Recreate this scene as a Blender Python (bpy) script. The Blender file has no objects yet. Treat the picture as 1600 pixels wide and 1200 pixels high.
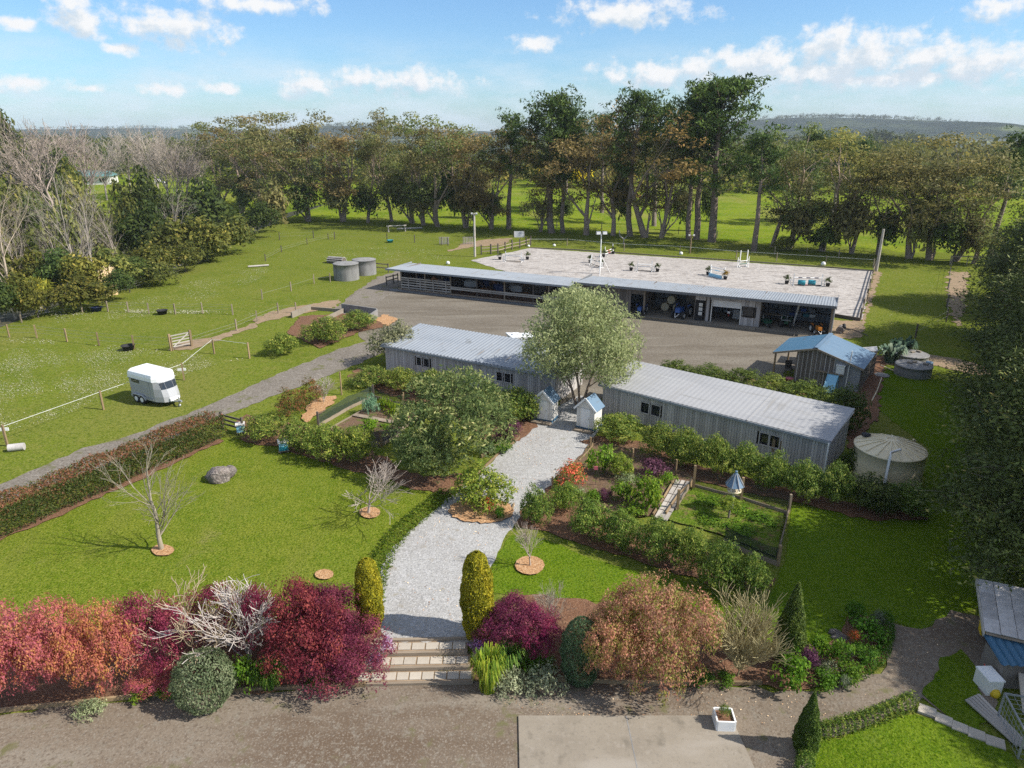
import bpy, math
import numpy as np
from mathutils import Vector, Matrix
from mathutils.geometry import delaunay_2d_cdt

# ------------------------------------------------------------------ camera, sky, sun, exposure
SC = bpy.context.scene; HAZE = .00011
COL = SC.collection
F, P, HC = 1090., math.radians(19.9), 18.
SP, CP = math.sin(P), math.cos(P)
cam = bpy.data.cameras.new('camera'); cam.sensor_width = 36; cam.lens = F/1600*36
cam.clip_start = .5; cam.clip_end = 20000
co = bpy.data.objects.new('camera', cam); COL.objects.link(co)
co.location = (0, 0, HC); co.rotation_euler = (math.radians(90)-P, 0, 0)
SC.camera = co
SUN_EL, SUN_AZ = math.radians(42), math.radians(-13)     # azimuth of the sun measured from +x towards +y
sd = Vector((math.cos(SUN_EL)*math.cos(SUN_AZ), math.cos(SUN_EL)*math.sin(SUN_AZ), math.sin(SUN_EL)))
sl = bpy.data.lights.new('sun', 'SUN'); sl.energy = 3.3; sl.angle = math.radians(.55); sl.color = (1, .95, .87)
so = bpy.data.objects.new('sun', sl); COL.objects.link(so)
so.rotation_euler = (-sd).to_track_quat('-Z', 'Y').to_euler()
SC.view_settings.view_transform = 'Standard'; SC.view_settings.look = 'None'
SC.view_settings.exposure = 1.16; SC.view_settings.gamma = 1; SC.view_settings.use_curve_mapping = False
SC.cycles.max_bounces = 6; SC.cycles.transparent_max_bounces = 8; SC.cycles.volume_bounces = 0
SC.cycles.diffuse_bounces = 3; SC.cycles.glossy_bounces = 2; SC.cycles.transmission_bounces = 3
SC.cycles.use_denoising = False

W = bpy.data.worlds.new('World'); SC.world = W; W.use_nodes = True
nt = W.node_tree; nt.nodes.clear()
def nd(t, **k):
    n = nt.nodes.new(t)
    for a, b in k.items(): setattr(n, a, b)
    return n
def mth(op, a, b=None, c=None, clamp=False):
    n = nd('ShaderNodeMath', operation=op, use_clamp=clamp)
    for i, v in enumerate((a, b, c)):
        if v is None: continue
        if isinstance(v, (int, float)): n.inputs[i].default_value = v
        else: nt.links.new(v, n.inputs[i])
    return n.outputs[0]
def sstep(v, a, b):
    n = nd('ShaderNodeMapRange', interpolation_type='SMOOTHSTEP')
    nt.links.new(v, n.inputs[0]); n.inputs[1].default_value = a; n.inputs[2].default_value = b
    return n.outputs[0]
sky = nd('ShaderNodeTexSky', sky_type='NISHITA', sun_disc=False, sun_elevation=SUN_EL,
         sun_rotation=math.pi/2-SUN_AZ, air_density=1.0, dust_density=.6, ozone_density=2.2, altitude=0)
tc = nd('ShaderNodeTexCoord'); sx = nd('ShaderNodeSeparateXYZ'); nt.links.new(tc.outputs['Generated'], sx.inputs[0])
az = mth('MULTIPLY', mth('ARCTAN2', sx.outputs[0], sx.outputs[1]), 57.2958)
az = mth('SUBTRACT', mth('PINGPONG', mth('ADD', az, 36), 72), 36)
el = mth('MULTIPLY', mth('ARCSINE', sx.outputs[2]), 57.2958)
cmb = nd('ShaderNodeCombineXYZ'); nt.links.new(az, cmb.inputs[0]); nt.links.new(el, cmb.inputs[1])
def dirpx(px, py):
    u, v = (px-800)/F, (py-600)/F
    d = Vector((u, CP-v*SP, -(SP+v*CP))).normalized()
    return math.degrees(math.atan2(d.x, d.y)), math.degrees(math.asin(d.z))
# clouds of the day: centre and half size in photo pixels, turned into directions
CL = [(30,38,30,12),(125,30,52,36),(110,8,40,24),(275,40,82,38),(190,76,36,9),(40,128,60,14),(140,139,24,7),(255,138,34,11),
      (345,140,30,10),(395,6,95,17),(475,132,40,21),(560,122,42,19),(640,127,90,20),
      (835,68,34,16),(985,20,105,25),(1290,75,62,40),(1180,98,90,30),(1350,92,110,40),(1040,114,110,25),(1230,116,230,26),(1440,85,80,36),
      (1530,100,110,34),(1560,8,60,22),(1400,122,200,16)]
def cloudfield(vec):
    cur = None
    for (px, py, w, h) in CL:
        a, e = dirpx(px, py); a2, _ = dirpx(px+w, py); _, e2 = dirpx(px, py-h)
        m = nd('ShaderNodeMapping', vector_type='TEXTURE'); nt.links.new(vec, m.inputs[0])
        m.inputs[1].default_value = (a, e, 0); m.inputs[3].default_value = ((a2-a)*1.38, (e2-e)*1.32, 1)
        l = nd('ShaderNodeVectorMath', operation='LENGTH'); nt.links.new(m.outputs[0], l.inputs[0])
        cur = l.outputs['Value'] if cur is None else mth('SMOOTH_MIN', cur, l.outputs['Value'], .25)
    return mth('SUBTRACT', 1.0, cur)
def cnoise(vec, scale, det, off=(0, 0, 0), sy=1.15):
    m = nd('ShaderNodeMapping'); nt.links.new(vec, m.inputs[0]); m.inputs[1].default_value = off; m.inputs[3].default_value = (1, sy, 1)
    n = nd('ShaderNodeTexNoise'); n.inputs['Scale'].default_value = scale; n.inputs['Detail'].default_value = det
    n.inputs['Roughness'].default_value = .62
    nt.links.new(m.outputs[0], n.inputs[0]); return n.outputs[0]
nz = cnoise(cmb.outputs[0], .62, 9)
fld = mth('ADD', cloudfield(cmb.outputs[0]), mth('MULTIPLY', mth('SUBTRACT', nz, .505), 2.7))
dens = sstep(fld, .02, .85)
up = nd('ShaderNodeVectorMath', operation='ADD'); nt.links.new(cmb.outputs[0], up.inputs[0]); up.inputs[1].default_value = (.5, .9, 0)
nz2 = cnoise(up.outputs[0], .62, 6)
fld2 = mth('ADD', cloudfield(up.outputs[0]), mth('MULTIPLY', mth('SUBTRACT', nz2, .505), 2.7))
shade = sstep(mth('SUBTRACT', fld2, mth('MULTIPLY', fld, .35)), -.1, .62)      # thick cloud above = grey underside
high = mth('MULTIPLY', sstep(cnoise(cmb.outputs[0], .11, 8, (7, 3, 0)), .42, .64), sstep(el, 10, 16))   # unseen cloud overhead, cover thickened to lift the ambient light
veil = mth('MULTIPLY', mth('MULTIPLY', sstep(cnoise(cmb.outputs[0], .13, 6, (0, 0, 0), 3.2), .36, .7), sstep(el, 7.5, 2.5)), .75)
dens = mth('MAXIMUM', dens, high)
dens = mth('MULTIPLY', dens, sstep(el, -.5, 1.5))
cc = nd('ShaderNodeMix', data_type='RGBA'); nt.links.new(shade, cc.inputs[0])
cc.inputs[6].default_value = (4.75, 4.8, 4.85, 1); cc.inputs[7].default_value = (3.3, 3.8, 4.25, 1)
tintn = nd('ShaderNodeMix', data_type='RGBA', blend_type='MULTIPLY'); tintn.inputs[0].default_value = 1
nt.links.new(sky.outputs[0], tintn.inputs[6]); tintn.inputs[7].default_value = (.50, .67, .83, 1)
vm = nd('ShaderNodeMix', data_type='RGBA'); nt.links.new(veil, vm.inputs[0]); nt.links.new(tintn.outputs[2], vm.inputs[6])
vm.inputs[7].default_value = (3.7, 4.3, 4.8, 1)
mx = nd('ShaderNodeMix', data_type='RGBA'); nt.links.new(dens, mx.inputs[0])
nt.links.new(vm.outputs[2], mx.inputs[6]); nt.links.new(cc.outputs[2], mx.inputs[7])
bg = nd('ShaderNodeBackground'); bg.inputs[1].default_value = .09
nt.links.new(mx.outputs[2], bg.inputs[0])
wo = nd('ShaderNodeOutputWorld'); nt.links.new(bg.outputs[0], wo.inputs[0])
W.cycles.sampling_method = 'MANUAL'; W.cycles.sample_map_resolution = 512

# ------------------------------------------------------------------ terrain function and picking points on it
def S(x, a, b):
    t = np.clip((np.asarray(x, float)-a)/(b-a), 0, 1); return t*t*(3-2*t)
HILLS = []      # x, y, height, radius x, radius y
def terr(x, y):
    x = np.asarray(x, float); y = np.asarray(y, float)
    z = -.4*S(-y, -21.55, -20.35)*(1-S(x, 7.5, 13))
    edge = -46.5 + 2.0*np.sin(y*.07) - 6*S(-y, -80, -60)
    g = S(edge-x, 0, 26)*(1-S(edge-x, 55, 120))*(1-S(y, 165, 215))
    z = z - 9.5*g
    u = S(y, 150, 420)
    z = z + u*(2.2*np.sin(x*.013+1)*np.sin(y*.011) + 1.2*np.sin(x*.03+y*.02)) - 2.5*S(y, 128, 165)*(1-S(y, 210, 330))*S(x, 0, 60)
    for (hx, hy, h, rx, ry) in HILLS:
        z = z + h*np.exp(-((x-hx)/rx)**2-((y-hy)/ry)**2)
    return z
def ray(px, py):
    u, v = (px-800)/F, (py-600)/F
    return np.array((u, CP-v*SP, -(SP+v*CP)))
for (px, py, Y, rx, ry) in [(1290,186,2600,420,500),(1420,196,2700,500,500),(1180,197,2700,300,400),(300,201,2900,420,500),(120,203,2900,500,500),
                            (575,196,2500,230,400),(500,200,2700,260,400),(720,206,2800,500,400),(1570,190,2000,120,200),(1480,203,2300,200,300),
                            (930,202,3000,600,400),(0,204,3100,700,500),(1650,202,2800,500,400)]:
    d = ray(px, py); HILLS.append((d[0]/d[1]*Y, Y, (HC + Y*d[2]/d[1])*.60, rx, ry))
TT = 12*1.0025**np.arange(2400)
def at(px, py, dz=0.):
    d = ray(px, py); x, y, z = d[0]*TT, d[1]*TT, HC+d[2]*TT
    e = z-(terr(x, y)+dz); k = int(np.argmax(e <= 0)) if (e <= 0).any() else len(TT)-1
    k = max(k, 1); f = e[k-1]/max(e[k-1]-e[k], 1e-9); t = TT[k-1]+(TT[k]-TT[k-1])*min(max(f, 0), 1)
    return Vector((d[0]*t, d[1]*t, HC+d[2]*t))
def mpx(p): return (p[1]*CP+(HC-p[2])*SP)/F                      # metres per photo pixel at p
def zt(p, py):
    v = (py-600)/F; return HC-p[1]*(SP+v*CP)/(CP-v*SP)          # height seen at row py straight above p
def tz(x, y): return float(terr(x, y))

# ------------------------------------------------------------------ object helpers
def link(o, parent=None):
    COL.objects.link(o)
    if parent is not None: o.parent = parent
    return o
def tag(o, label=None, cat=None, group=None, kind=None):
    for k, v in (('label', label), ('category', cat), ('group', group), ('kind', kind)):
        if v: o[k] = v
    return o
def empty(name, loc, rz, label, cat, group=None):
    o = link(bpy.data.objects.new(name, None)); o.location = loc; o.rotation_euler = (0, 0, rz); o.empty_display_size = .3
    return tag(o, label, cat, group)
def copy_tree(o, parent=None):
    c = o.copy(); COL.objects.link(c)
    if parent is not None: c.parent = parent
    for ch in list(o.children): copy_tree(ch, c)
    return c
def npmesh(name, V, Q, mats, tint=None, smooth=False):
    V = np.asarray(V, np.float32); Q = np.asarray(Q, np.int32); n, k = Q.shape
    me = bpy.data.meshes.new(name)
    me.vertices.add(len(V)); me.vertices.foreach_set('co', V.ravel())
    me.loops.add(n*k); me.loops.foreach_set('vertex_index', Q.ravel())
    me.polygons.add(n); me.polygons.foreach_set('loop_start', np.arange(n, dtype=np.int32)*k)
    if smooth: me.polygons.foreach_set('use_smooth', np.ones(n, bool))
    me.update(calc_edges=True)
    for m in (mats if isinstance(mats, (list, tuple)) else [mats]): me.materials.append(m)
    if tint is not None:
        a = me.attributes.new('tint', 'FLOAT', 'FACE'); a.data.foreach_set('value', np.asarray(tint, np.float32))
    return me
def meobj(name, me, parent=None, loc=None):
    o = link(bpy.data.objects.new(name, me), parent)
    if loc is not None: o.location = loc
    return o
class MB:
    def __init__(s): s.v = []; s.f = []; s.m = []; s.sm = []
    def add(s, v, f, m=0, smooth=False):
        b = len(s.v); s.v += [tuple(q) for q in v]; s.f += [tuple(i+b for i in q) for q in f]; s.m += [m]*len(f); s.sm += [smooth]*len(f); return s
    def box(s, c, d, rz=0, m=0, ry=0, rx=0, top=1.0):
        M = Matrix.Rotation(rz, 3, 'Z') @ Matrix.Rotation(ry, 3, 'Y') @ Matrix.Rotation(rx, 3, 'X')
        vs = []
        for z in (-.5, .5):
            k = top if z > 0 else 1
            for x, y in ((-.5, -.5), (.5, -.5), (.5, .5), (-.5, .5)):
                vs.append(M @ Vector((x*d[0]*k, y*d[1]*k, z*d[2])) + Vector(c))
        return s.add(vs, [(3, 2, 1, 0), (4, 5, 6, 7), (0, 1, 5, 4), (1, 2, 6, 5), (2, 3, 7, 6), (3, 0, 4, 7)], m)
    def bar(s, p, q, w, h=None, m=0):
        p, q = Vector(p), Vector(q); d = q-p; L = d.length; h = h or w
        if L < 1e-6: return s
        x = d/L; up = Vector((0, 0, 1)) if abs(x.z) < .9 else Vector((0, 1, 0)); y = up.cross(x).normalized(); z = x.cross(y)
        vs = [e+y*a*w/2+z*b*h/2 for e in (p, q) for a, b in ((-1, -1), (1, -1), (1, 1), (-1, 1))]
        return s.add(vs, [(3, 2, 1, 0), (4, 5, 6, 7), (0, 1, 5, 4), (1, 2, 6, 5), (2, 3, 7, 6), (3, 0, 4, 7)], m)
    def tube(s, pts, r, n=8, m=0, caps=True, smooth=True):
        pts = [Vector(p) for p in pts]; rr = r if isinstance(r, (list, tuple)) else [r]*len(pts); vs = []; fs = []
        for i, p in enumerate(pts):
            d = (pts[min(i+1, len(pts)-1)]-pts[max(i-1, 0)]).normalized()
            up = Vector((0, 0, 1)) if abs(d.z) < .95 else Vector((1, 0, 0)); a = up.cross(d).normalized(); b = d.cross(a)
            vs += [p+(a*math.cos(2*math.pi*k/n)+b*math.sin(2*math.pi*k/n))*rr[i] for k in range(n)]
        for i in range(len(pts)-1):
            for k in range(n): fs.append((i*n+k, i*n+(k+1) % n, (i+1)*n+(k+1) % n, (i+1)*n+k))
        s.add(vs, fs, m, smooth)
        if caps: s.add(vs[:n], [tuple(range(n))[::-1]], m); s.add(vs[-n:], [tuple(range(n))], m)
        return s
    def lathe(s, prof, n=24, c=(0, 0, 0), m=0, smooth=True):
        vs = [(c[0]+r*math.cos(2*math.pi*k/n), c[1]+r*math.sin(2*math.pi*k/n), c[2]+z) for r, z in prof for k in range(n)]
        fs = [(i*n+k, i*n+(k+1) % n, (i+1)*n+(k+1) % n, (i+1)*n+k) for i in range(len(prof)-1) for k in range(n)]
        return s.add(vs, fs, m, smooth)
    def disc(s, r, z, n=24, c=(0, 0), m=0):
        return s.add([(c[0]+r*math.cos(2*math.pi*k/n), c[1]+r*math.sin(2*math.pi*k/n), z) for k in range(n)], [tuple(range(n))], m)
    def prism(s, poly, z0, z1, m=0):
        n = len(poly); vs = [(x, y, z0) for x, y in poly]+[(x, y, z1) for x, y in poly]
        return s.add(vs, [tuple(range(n))[::-1], tuple(range(n, 2*n))]+[(i, (i+1) % n, n+(i+1) % n, n+i) for i in range(n)], m)
    def build(s, name, mats, parent=None, loc=None, rz=0):
        me = bpy.data.meshes.new(name); me.from_pydata(s.v, [], s.f)
        for m in (mats if isinstance(mats, (list, tuple)) else [mats]): me.materials.append(m)
        me.polygons.foreach_set('material_index', s.m); me.polygons.foreach_set('use_smooth', s.sm); me.update()
        o = meobj(name, me, parent, loc)
        if rz: o.rotation_euler = (0, 0, rz)
        return o

# ------------------------------------------------------------------ materials
def mat(name, base, layers=(), rough=.85, bump=None, metal=0, rnd=0, spec=.3, alpha=1, objcol=False, trans=0):
    """base colour, then (scale, lo, hi, colour[, stretch]) noise layers mixed on top"""
    m = bpy.data.materials.new(name); m.use_nodes = True; t = m.node_tree; L = t.links; pb = t.nodes['Principled BSDF']
    pb.inputs['Roughness'].default_value = rough; pb.inputs['Metallic'].default_value = metal; pb.inputs['Specular IOR Level'].default_value = spec
    pb.inputs['Base Color'].default_value = (*base, 1)
    tcx = t.nodes.new('ShaderNodeTexCoord'); cur = None
    def noise(sc, st, det=4):
        n = t.nodes.new('ShaderNodeTexNoise'); n.inputs['Scale'].default_value = sc; n.inputs['Detail'].default_value = det; n.inputs['Roughness'].default_value = .6
        if st:
            mp = t.nodes.new('ShaderNodeMapping'); mp.inputs[3].default_value = st; L.new(tcx.outputs['Object'], mp.inputs[0]); L.new(mp.outputs[0], n.inputs[0])
        else: L.new(tcx.outputs['Object'], n.inputs[0])
        return n.outputs[0]
    for ly in layers:
        sc, lo, hi, c = ly[:4]; st = ly[4] if len(ly) > 4 else None
        mr = t.nodes.new('ShaderNodeMapRange'); mr.interpolation_type = 'SMOOTHSTEP'; mr.inputs[1].default_value = lo; mr.inputs[2].default_value = hi
        L.new(noise(sc, st), mr.inputs[0])
        mixn = t.nodes.new('ShaderNodeMix'); mixn.data_type = 'RGBA'; L.new(mr.outputs[0], mixn.inputs[0])
        if cur is None: mixn.inputs[6].default_value = (*base, 1)
        else: L.new(cur, mixn.inputs[6])
        mixn.inputs[7].default_value = (*c, 1); cur = mixn.outputs[2]
    if rnd or objcol:
        oi = t.nodes.new('ShaderNodeObjectInfo'); mul = t.nodes.new('ShaderNodeMix'); mul.data_type = 'RGBA'; mul.blend_type = 'MULTIPLY'; mul.inputs[0].default_value = 1
        if cur is None: mul.inputs[6].default_value = (*base, 1)
        else: L.new(cur, mul.inputs[6])
        if objcol: L.new(oi.outputs['Color'], mul.inputs[7])
        else:
            mr = t.nodes.new('ShaderNodeMapRange'); mr.inputs[3].default_value = 1-rnd; mr.inputs[4].default_value = 1+rnd
            L.new(oi.outputs['Random'], mr.inputs[0]); L.new(mr.outputs[0], mul.inputs[7])
        cur = mul.outputs[2]
    if cur is not None: L.new(cur, pb.inputs['Base Color'])
    if bump:
        bn = t.nodes.new('ShaderNodeBump'); bn.inputs['Strength'].default_value = bump[1]; bn.inputs['Distance'].default_value = bump[2] if len(bump) > 2 else .05
        L.new(noise(bump[0], None, 3), bn.inputs['Height']); L.new(bn.outputs[0], pb.inputs['Normal'])
    if alpha < 1: pb.inputs['Alpha'].default_value = alpha
    return m
def leafmat(name, ramp, trans=.42, rough=.55, spec=.12, k=2.05):
    ramp = [(p, (c[0]*k*1.08, c[1]*k, c[2]*k*.85)) for p, c in ramp]
    m = bpy.data.materials.new(name); m.use_nodes = True; t = m.node_tree; L = t.links; pb = t.nodes['Principled BSDF']; out = t.nodes['Material Output']
    at_ = t.nodes.new('ShaderNodeAttribute'); at_.attribute_name = 'tint'
    cr = t.nodes.new('ShaderNodeValToRGB'); e = cr.color_ramp.elements
    while len(e) < len(ramp): e.new(.5)
    for i, (p, c) in enumerate(ramp): e[i].position = p; e[i].color = (*c, 1)
    L.new(at_.outputs['Fac'], cr.inputs[0])
    oi = t.nodes.new('ShaderNodeObjectInfo'); mul = t.nodes.new('ShaderNodeMix'); mul.data_type = 'RGBA'; mul.blend_type = 'MULTIPLY'; mul.inputs[0].default_value = 1
    L.new(cr.outputs[0], mul.inputs[6]); L.new(oi.outputs['Color'], mul.inputs[7])
    L.new(mul.outputs[2], pb.inputs['Base Color']); pb.inputs['Roughness'].default_value = rough; pb.inputs['Specular IOR Level'].default_value = spec
    tr = t.nodes.new('ShaderNodeBsdfTranslucent'); L.new(mul.outputs[2], tr.inputs[0])
    ms = t.nodes.new('ShaderNodeMixShader'); ms.inputs[0].default_value = trans
    L.new(pb.outputs[0], ms.inputs[1]); L.new(tr.outputs[0], ms.inputs[2]); L.new(ms.outputs[0], out.inputs[0])
    return m
M = {}
M['paddock'] = mat('paddock grass', (.122, .158, .018), [(.03, .35, .65, (.13, .152, .022)), (.2, .4, .7, (.085, .122, .012)), (.09, .5, .7, (.155, .155, .038), (1, .4, 1)), (1.0, .45, .7, (.16, .165, .035)), (3.2, .44, .7, (.065, .095, .010)), (7, .46, .68, (.185, .19, .045)), (9, .5, .7, (.05, .072, .007))], bump=(6, .6, .1), spec=0)
M['meadow'] = mat('meadow grass', (.145, .20, .014), [(.02, .35, .65, (.175, .205, .022)), (.1, .4, .65, (.10, .155, .012)), (.05, .5, .68, (.20, .195, .05), (1, .35, 1)), (.5, .48, .7, (.19, .20, .035)), (2, .48, .75, (.08, .125, .010))], bump=(1.2, .7, .4), spec=0)
M['lawn'] = mat('mown lawn', (.116, .158, .014), [(.11, .38, .62, (.095, .142, .016)), (.22, .42, .66, (.148, .17, .02)), (.3, .6, .72, (.165, .16, .05)), (.8, .42, .7, (.085, .128, .009)), (.45, .5, .72, (.15, .16, .03), (1, .3, 1)), (2.6, .46, .7, (.15, .172, .022)), (8, .45, .67, (.062, .094, .006)), (12, .46, .66, (.185, .20, .032)), (16, .5, .68, (.05, .078, .005))], bump=(9, .8, .08), spec=0)
M['shadelawn'] = mat('shaded lawn', (.098, .158, .011), [(.13, .4, .62, (.08, .14, .014)), (.28, .6, .72, (.135, .155, .035)), (.3, .38, .66, (.10, .15, .009)), (1.0, .42, .7, (.066, .12, .006)), (.4, .5, .72, (.12, .15, .018), (1, .35, 1)), (3, .46, .7, (.115, .165, .012)), (8, .45, .67, (.047, .088, .005)), (12, .46, .66, (.13, .178, .016)), (16, .5, .68, (.04, .075, .004))], bump=(9, .8, .08), spec=0)  # deeper green copy of the lawn, shade of the right lawns put into its colour
M['gravel'] = mat('pale gravel', (.345, .338, .322), [(.35, .4, .7, (.30, .288, .27)), (3, .5, .7, (.39, .38, .37)), (10, .48, .68, (.25, .245, .235)), (14, .5, .68, (.46, .455, .445)), (18, .55, .70, (.15, .145, .14)), (1.6, .6, .74, (.27, .245, .205)), (.8, .64, .76, (.235, .225, .17))], bump=(12, .8, .04), spec=.1)
M['drive'] = mat('brown gravel', (.172, .136, .10), [(.15, .4, .65, (.198, .162, .124)), (.4, .44, .66, (.118, .084, .057), (.22, 1, 1)), (.5, .52, .68, (.215, .182, .142), (.2, 1, 1)), (4, .5, .72, (.195, .17, .135)), (10, .46, .7, (.125, .097, .072)), (14, .5, .7, (.24, .205, .165)), (1.2, .58, .72, (.13, .12, .06))], bump=(12, .6, .03), spec=.05)
M['yard'] = mat('yard gravel', (.165, .142, .112), [(.12, .4, .65, (.195, .172, .138)), (.4, .44, .66, (.125, .105, .08), (.2, 1, 1)), (.6, .52, .68, (.20, .178, .142), (.15, 1, 1)), (3, .48, .7, (.19, .168, .136)), (6, .48, .68, (.105, .09, .07))], bump=(8, .6, .04), spec=.05)
M['lane'] = mat('lane gravel', (.18, .158, .13), [(.2, .4, .65, (.15, .13, .106)), (2, .5, .72, (.215, .192, .162)), (6, .48, .68, (.11, .095, .078)), (9, .5, .7, (.27, .242, .21)), (.8, .56, .7, (.12, .12, .05))], bump=(10, .7, .04), spec=.05)
M['sand'] = mat('arena sand', (.385, .355, .325), [(.06, .4, .65, (.42, .39, .36)), (.5, .5, .72, (.34, .308, .28), (.4, 1.6, 1)), (1.1, .52, .62, (.215, .192, .172), (.45, 1.7, 1)), (2.4, .52, .62, (.25, .225, .204), (.5, 1.6, 1)), (6, .5, .7, (.41, .38, .352))], bump=(2, .9, .15), spec=.05)
M['mulch'] = mat('bark mulch', (.165, .085, .05), [(.6, .4, .7, (.12, .066, .042)), (5, .5, .7, (.22, .125, .075)), (12, .48, .7, (.08, .045, .03)), (17, .52, .72, (.31, .195, .12))], bump=(16, .9, .05), spec=.05)
M['soil'] = mat('garden soil', (.155, .098, .062), [(.8, .4, .7, (.11, .078, .052)), (2.2, .52, .66, (.085, .12, .02)), (6, .5, .7, (.2, .135, .088)), (13, .5, .7, (.08, .052, .036))], bump=(14, .9, .06), spec=.05)
M['chips'] = mat('wood chips', (.40, .225, .11), [(4, .45, .7, (.47, .29, .155)), (11, .46, .68, (.22, .11, .05)), (16, .5, .7, (.58, .40, .24))], bump=(15, 1, .05), spec=.05)
M['dirt'] = mat('bare dirt', (.26, .18, .11), [(1, .4, .7, (.20, .15, .085)), (8, .5, .7, (.32, .235, .155)), (3, .58, .7, (.10, .12, .02))], bump=(20, .6, .04))
M['concrete'] = mat('concrete', (.25, .215, .168), [(.6, .4, .7, (.215, .183, .142)), (4, .5, .75, (.27, .235, .19)), (10, .52, .75, (.19, .165, .132)), (1.3, .56, .72, (.165, .142, .11)), (.5, .54, .7, (.295, .26, .215), (.3, 1, 1))], bump=(12, .3, .01))
M['concdark'] = mat('aged concrete', (.23, .225, .215), [(1.2, .4, .7, (.16, .155, .15), (1, 1, .3)), (8, .5, .75, (.30, .29, .275)), (3, .6, .75, (.11, .105, .1))], bump=(30, .4, .02))
M['wood'] = mat('weathered boards', (.46, .43, .41), [(3, .4, .7, (.36, .335, .315), (1, 1, .12)), (12, .5, .75, (.56, .53, .505), (3, 3, .1)), (1, .6, .8, (.30, .26, .23))], rnd=.22)
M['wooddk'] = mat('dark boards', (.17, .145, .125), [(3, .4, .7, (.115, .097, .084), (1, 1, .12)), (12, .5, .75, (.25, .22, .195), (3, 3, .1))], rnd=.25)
M['timber'] = mat('fence timber', (.27, .215, .155), [(3, .4, .7, (.19, .15, .11), (1, 1, .2)), (14, .5, .75, (.34, .28, .21))], rnd=.15)
M['post'] = mat('tanalised post', (.27, .19, .105), [(4, .4, .7, (.2, .145, .085), (1, 1, .3))], rnd=.25)
M['darkpost'] = mat('dark post', (.085, .07, .058), [(4, .4, .7, (.12, .10, .085), (1, 1, .3))], rnd=.2)
M['railgrey'] = mat('silver rails', (.40, .365, .32), [(4, .4, .7, (.30, .27, .235), (.3, 1, 1))], rnd=.2)
M['zinc'] = mat('galvanised iron', (.25, .272, .296), [(.5, .4, .7, (.22, .242, .266), (.4, 1, 1)), (3, .5, .75, (.29, .312, .335), (3, .15, 1)), (1.6, .58, .74, (.19, .175, .155), (2.5, .2, 1)), (.9, .6, .75, (.17, .18, .185))], rough=.5, spec=.25, rnd=.03)
M['zincpale'] = mat('pale painted iron', (.325, .325, .328), [(.4, .4, .7, (.285, .287, .293), (.4, 1, 1)), (3, .5, .72, (.36, .362, .362), (.15, 3, 1)), (1.5, .58, .74, (.25, .246, .235), (.2, 2, 1)), (.7, .58, .74, (.275, .268, .255), (2.5, .3, 1))], rough=.6, spec=.2, rnd=.03)
M['fascia'] = mat('dark fascia', (.16, .165, .17), [(2, .4, .7, (.12, .125, .13))], rough=.6)
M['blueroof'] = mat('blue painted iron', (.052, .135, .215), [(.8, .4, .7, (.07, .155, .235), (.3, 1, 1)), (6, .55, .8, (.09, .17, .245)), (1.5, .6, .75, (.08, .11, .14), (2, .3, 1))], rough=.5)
M['blueroof2'] = mat('pale blue iron', (.125, .195, .27), [(.8, .4, .7, (.105, .17, .245), (.3, 1, 1)), (6, .55, .8, (.15, .215, .285)), (1.5, .6, .75, (.12, .15, .18), (2, .3, 1))], rough=.5)
M['white'] = mat('white paint', (.78, .77, .74), [(3, .5, .75, (.70, .69, .65))], rough=.5)
M['cream'] = mat('cream cladding', (.68, .655, .60), [(3, .5, .75, (.61, .585, .53))], rough=.6)
M['grey'] = mat('grey paint', (.30, .31, .32), [(2, .45, .7, (.25, .26, .27))], rough=.6)
M['trailer'] = mat('silver trailer paint', (.36, .365, .37), [(1.5, .5, .75, (.32, .325, .33)), (4, .6, .75, (.28, .27, .25))], rough=.4, spec=.5)
M['trailertop'] = mat('white fibreglass', (.82, .82, .81), [(2, .5, .75, (.78, .78, .77))], rough=.3, spec=.5)
M['glass'] = mat('dark glass', (.025, .03, .035), rough=.08, spec=.6)
M['void'] = mat('dark opening', (.012, .011, .010), rough=.9)
M['black'] = mat('black rubber', (.02, .02, .021), [(4, .5, .75, (.03, .03, .03))], rough=.7)
M['metal'] = mat('dull metal', (.42, .43, .44), [(3, .45, .7, (.34, .35, .36))], rough=.45, metal=.6)
M['tealroof'] = mat('grey green roof', (.10, .20, .19), [(.3, .4, .7, (.08, .165, .16))], rough=.6)
M['weeds'] = mat('weedy ground', (.075, .125, .012), [(1, .42, .62, (.12, .15, .03)), (2.5, .5, .66, (.16, .105, .06)), (6, .46, .68, (.045, .085, .006)), (9, .48, .68, (.16, .19, .03))], bump=(8, 1, .1), spec=0)
M['teal'] = mat('teal plastic', (.03, .24, .30), [(3, .5, .75, (.04, .29, .34))], rough=.45)
M['skyblue'] = mat('light blue plastic', (.25, .52, .68), [(3, .5, .75, (.3, .57, .72))], rough=.4)
M['navy'] = mat('navy rug', (.018, .03, .08), [(5, .5, .75, (.028, .045, .11))], rough=.85)
M['greyrug'] = mat('grey rug', (.30, .30, .30), [(5, .5, .75, (.22, .22, .23))], rough=.9)
M['blue'] = mat('blue enamel', (.03, .10, .32), rough=.35, spec=.5)
M['red'] = mat('red paint', (.42, .05, .035), rough=.5)
M['pink'] = mat('faded red iron', (.46, .12, .15), [(2, .45, .7, (.38, .09, .11))], rough=.5)
M['orange'] = mat('orange paint', (.55, .2, .03), rough=.45)
M['yellow'] = mat('yellow plastic', (.62, .42, .02), rough=.45)
M['green'] = mat('green plastic', (.02, .11, .06), rough=.5)
M['tan'] = mat('beige poly tank', (.68, .585, .39), [(.9, .4, .7, (.60, .51, .335), (1, 1, .3)), (5, .55, .75, (.72, .62, .43)), (1.5, .58, .74, (.45, .38, .24), (3, 3, .25))], rough=.5)
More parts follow.
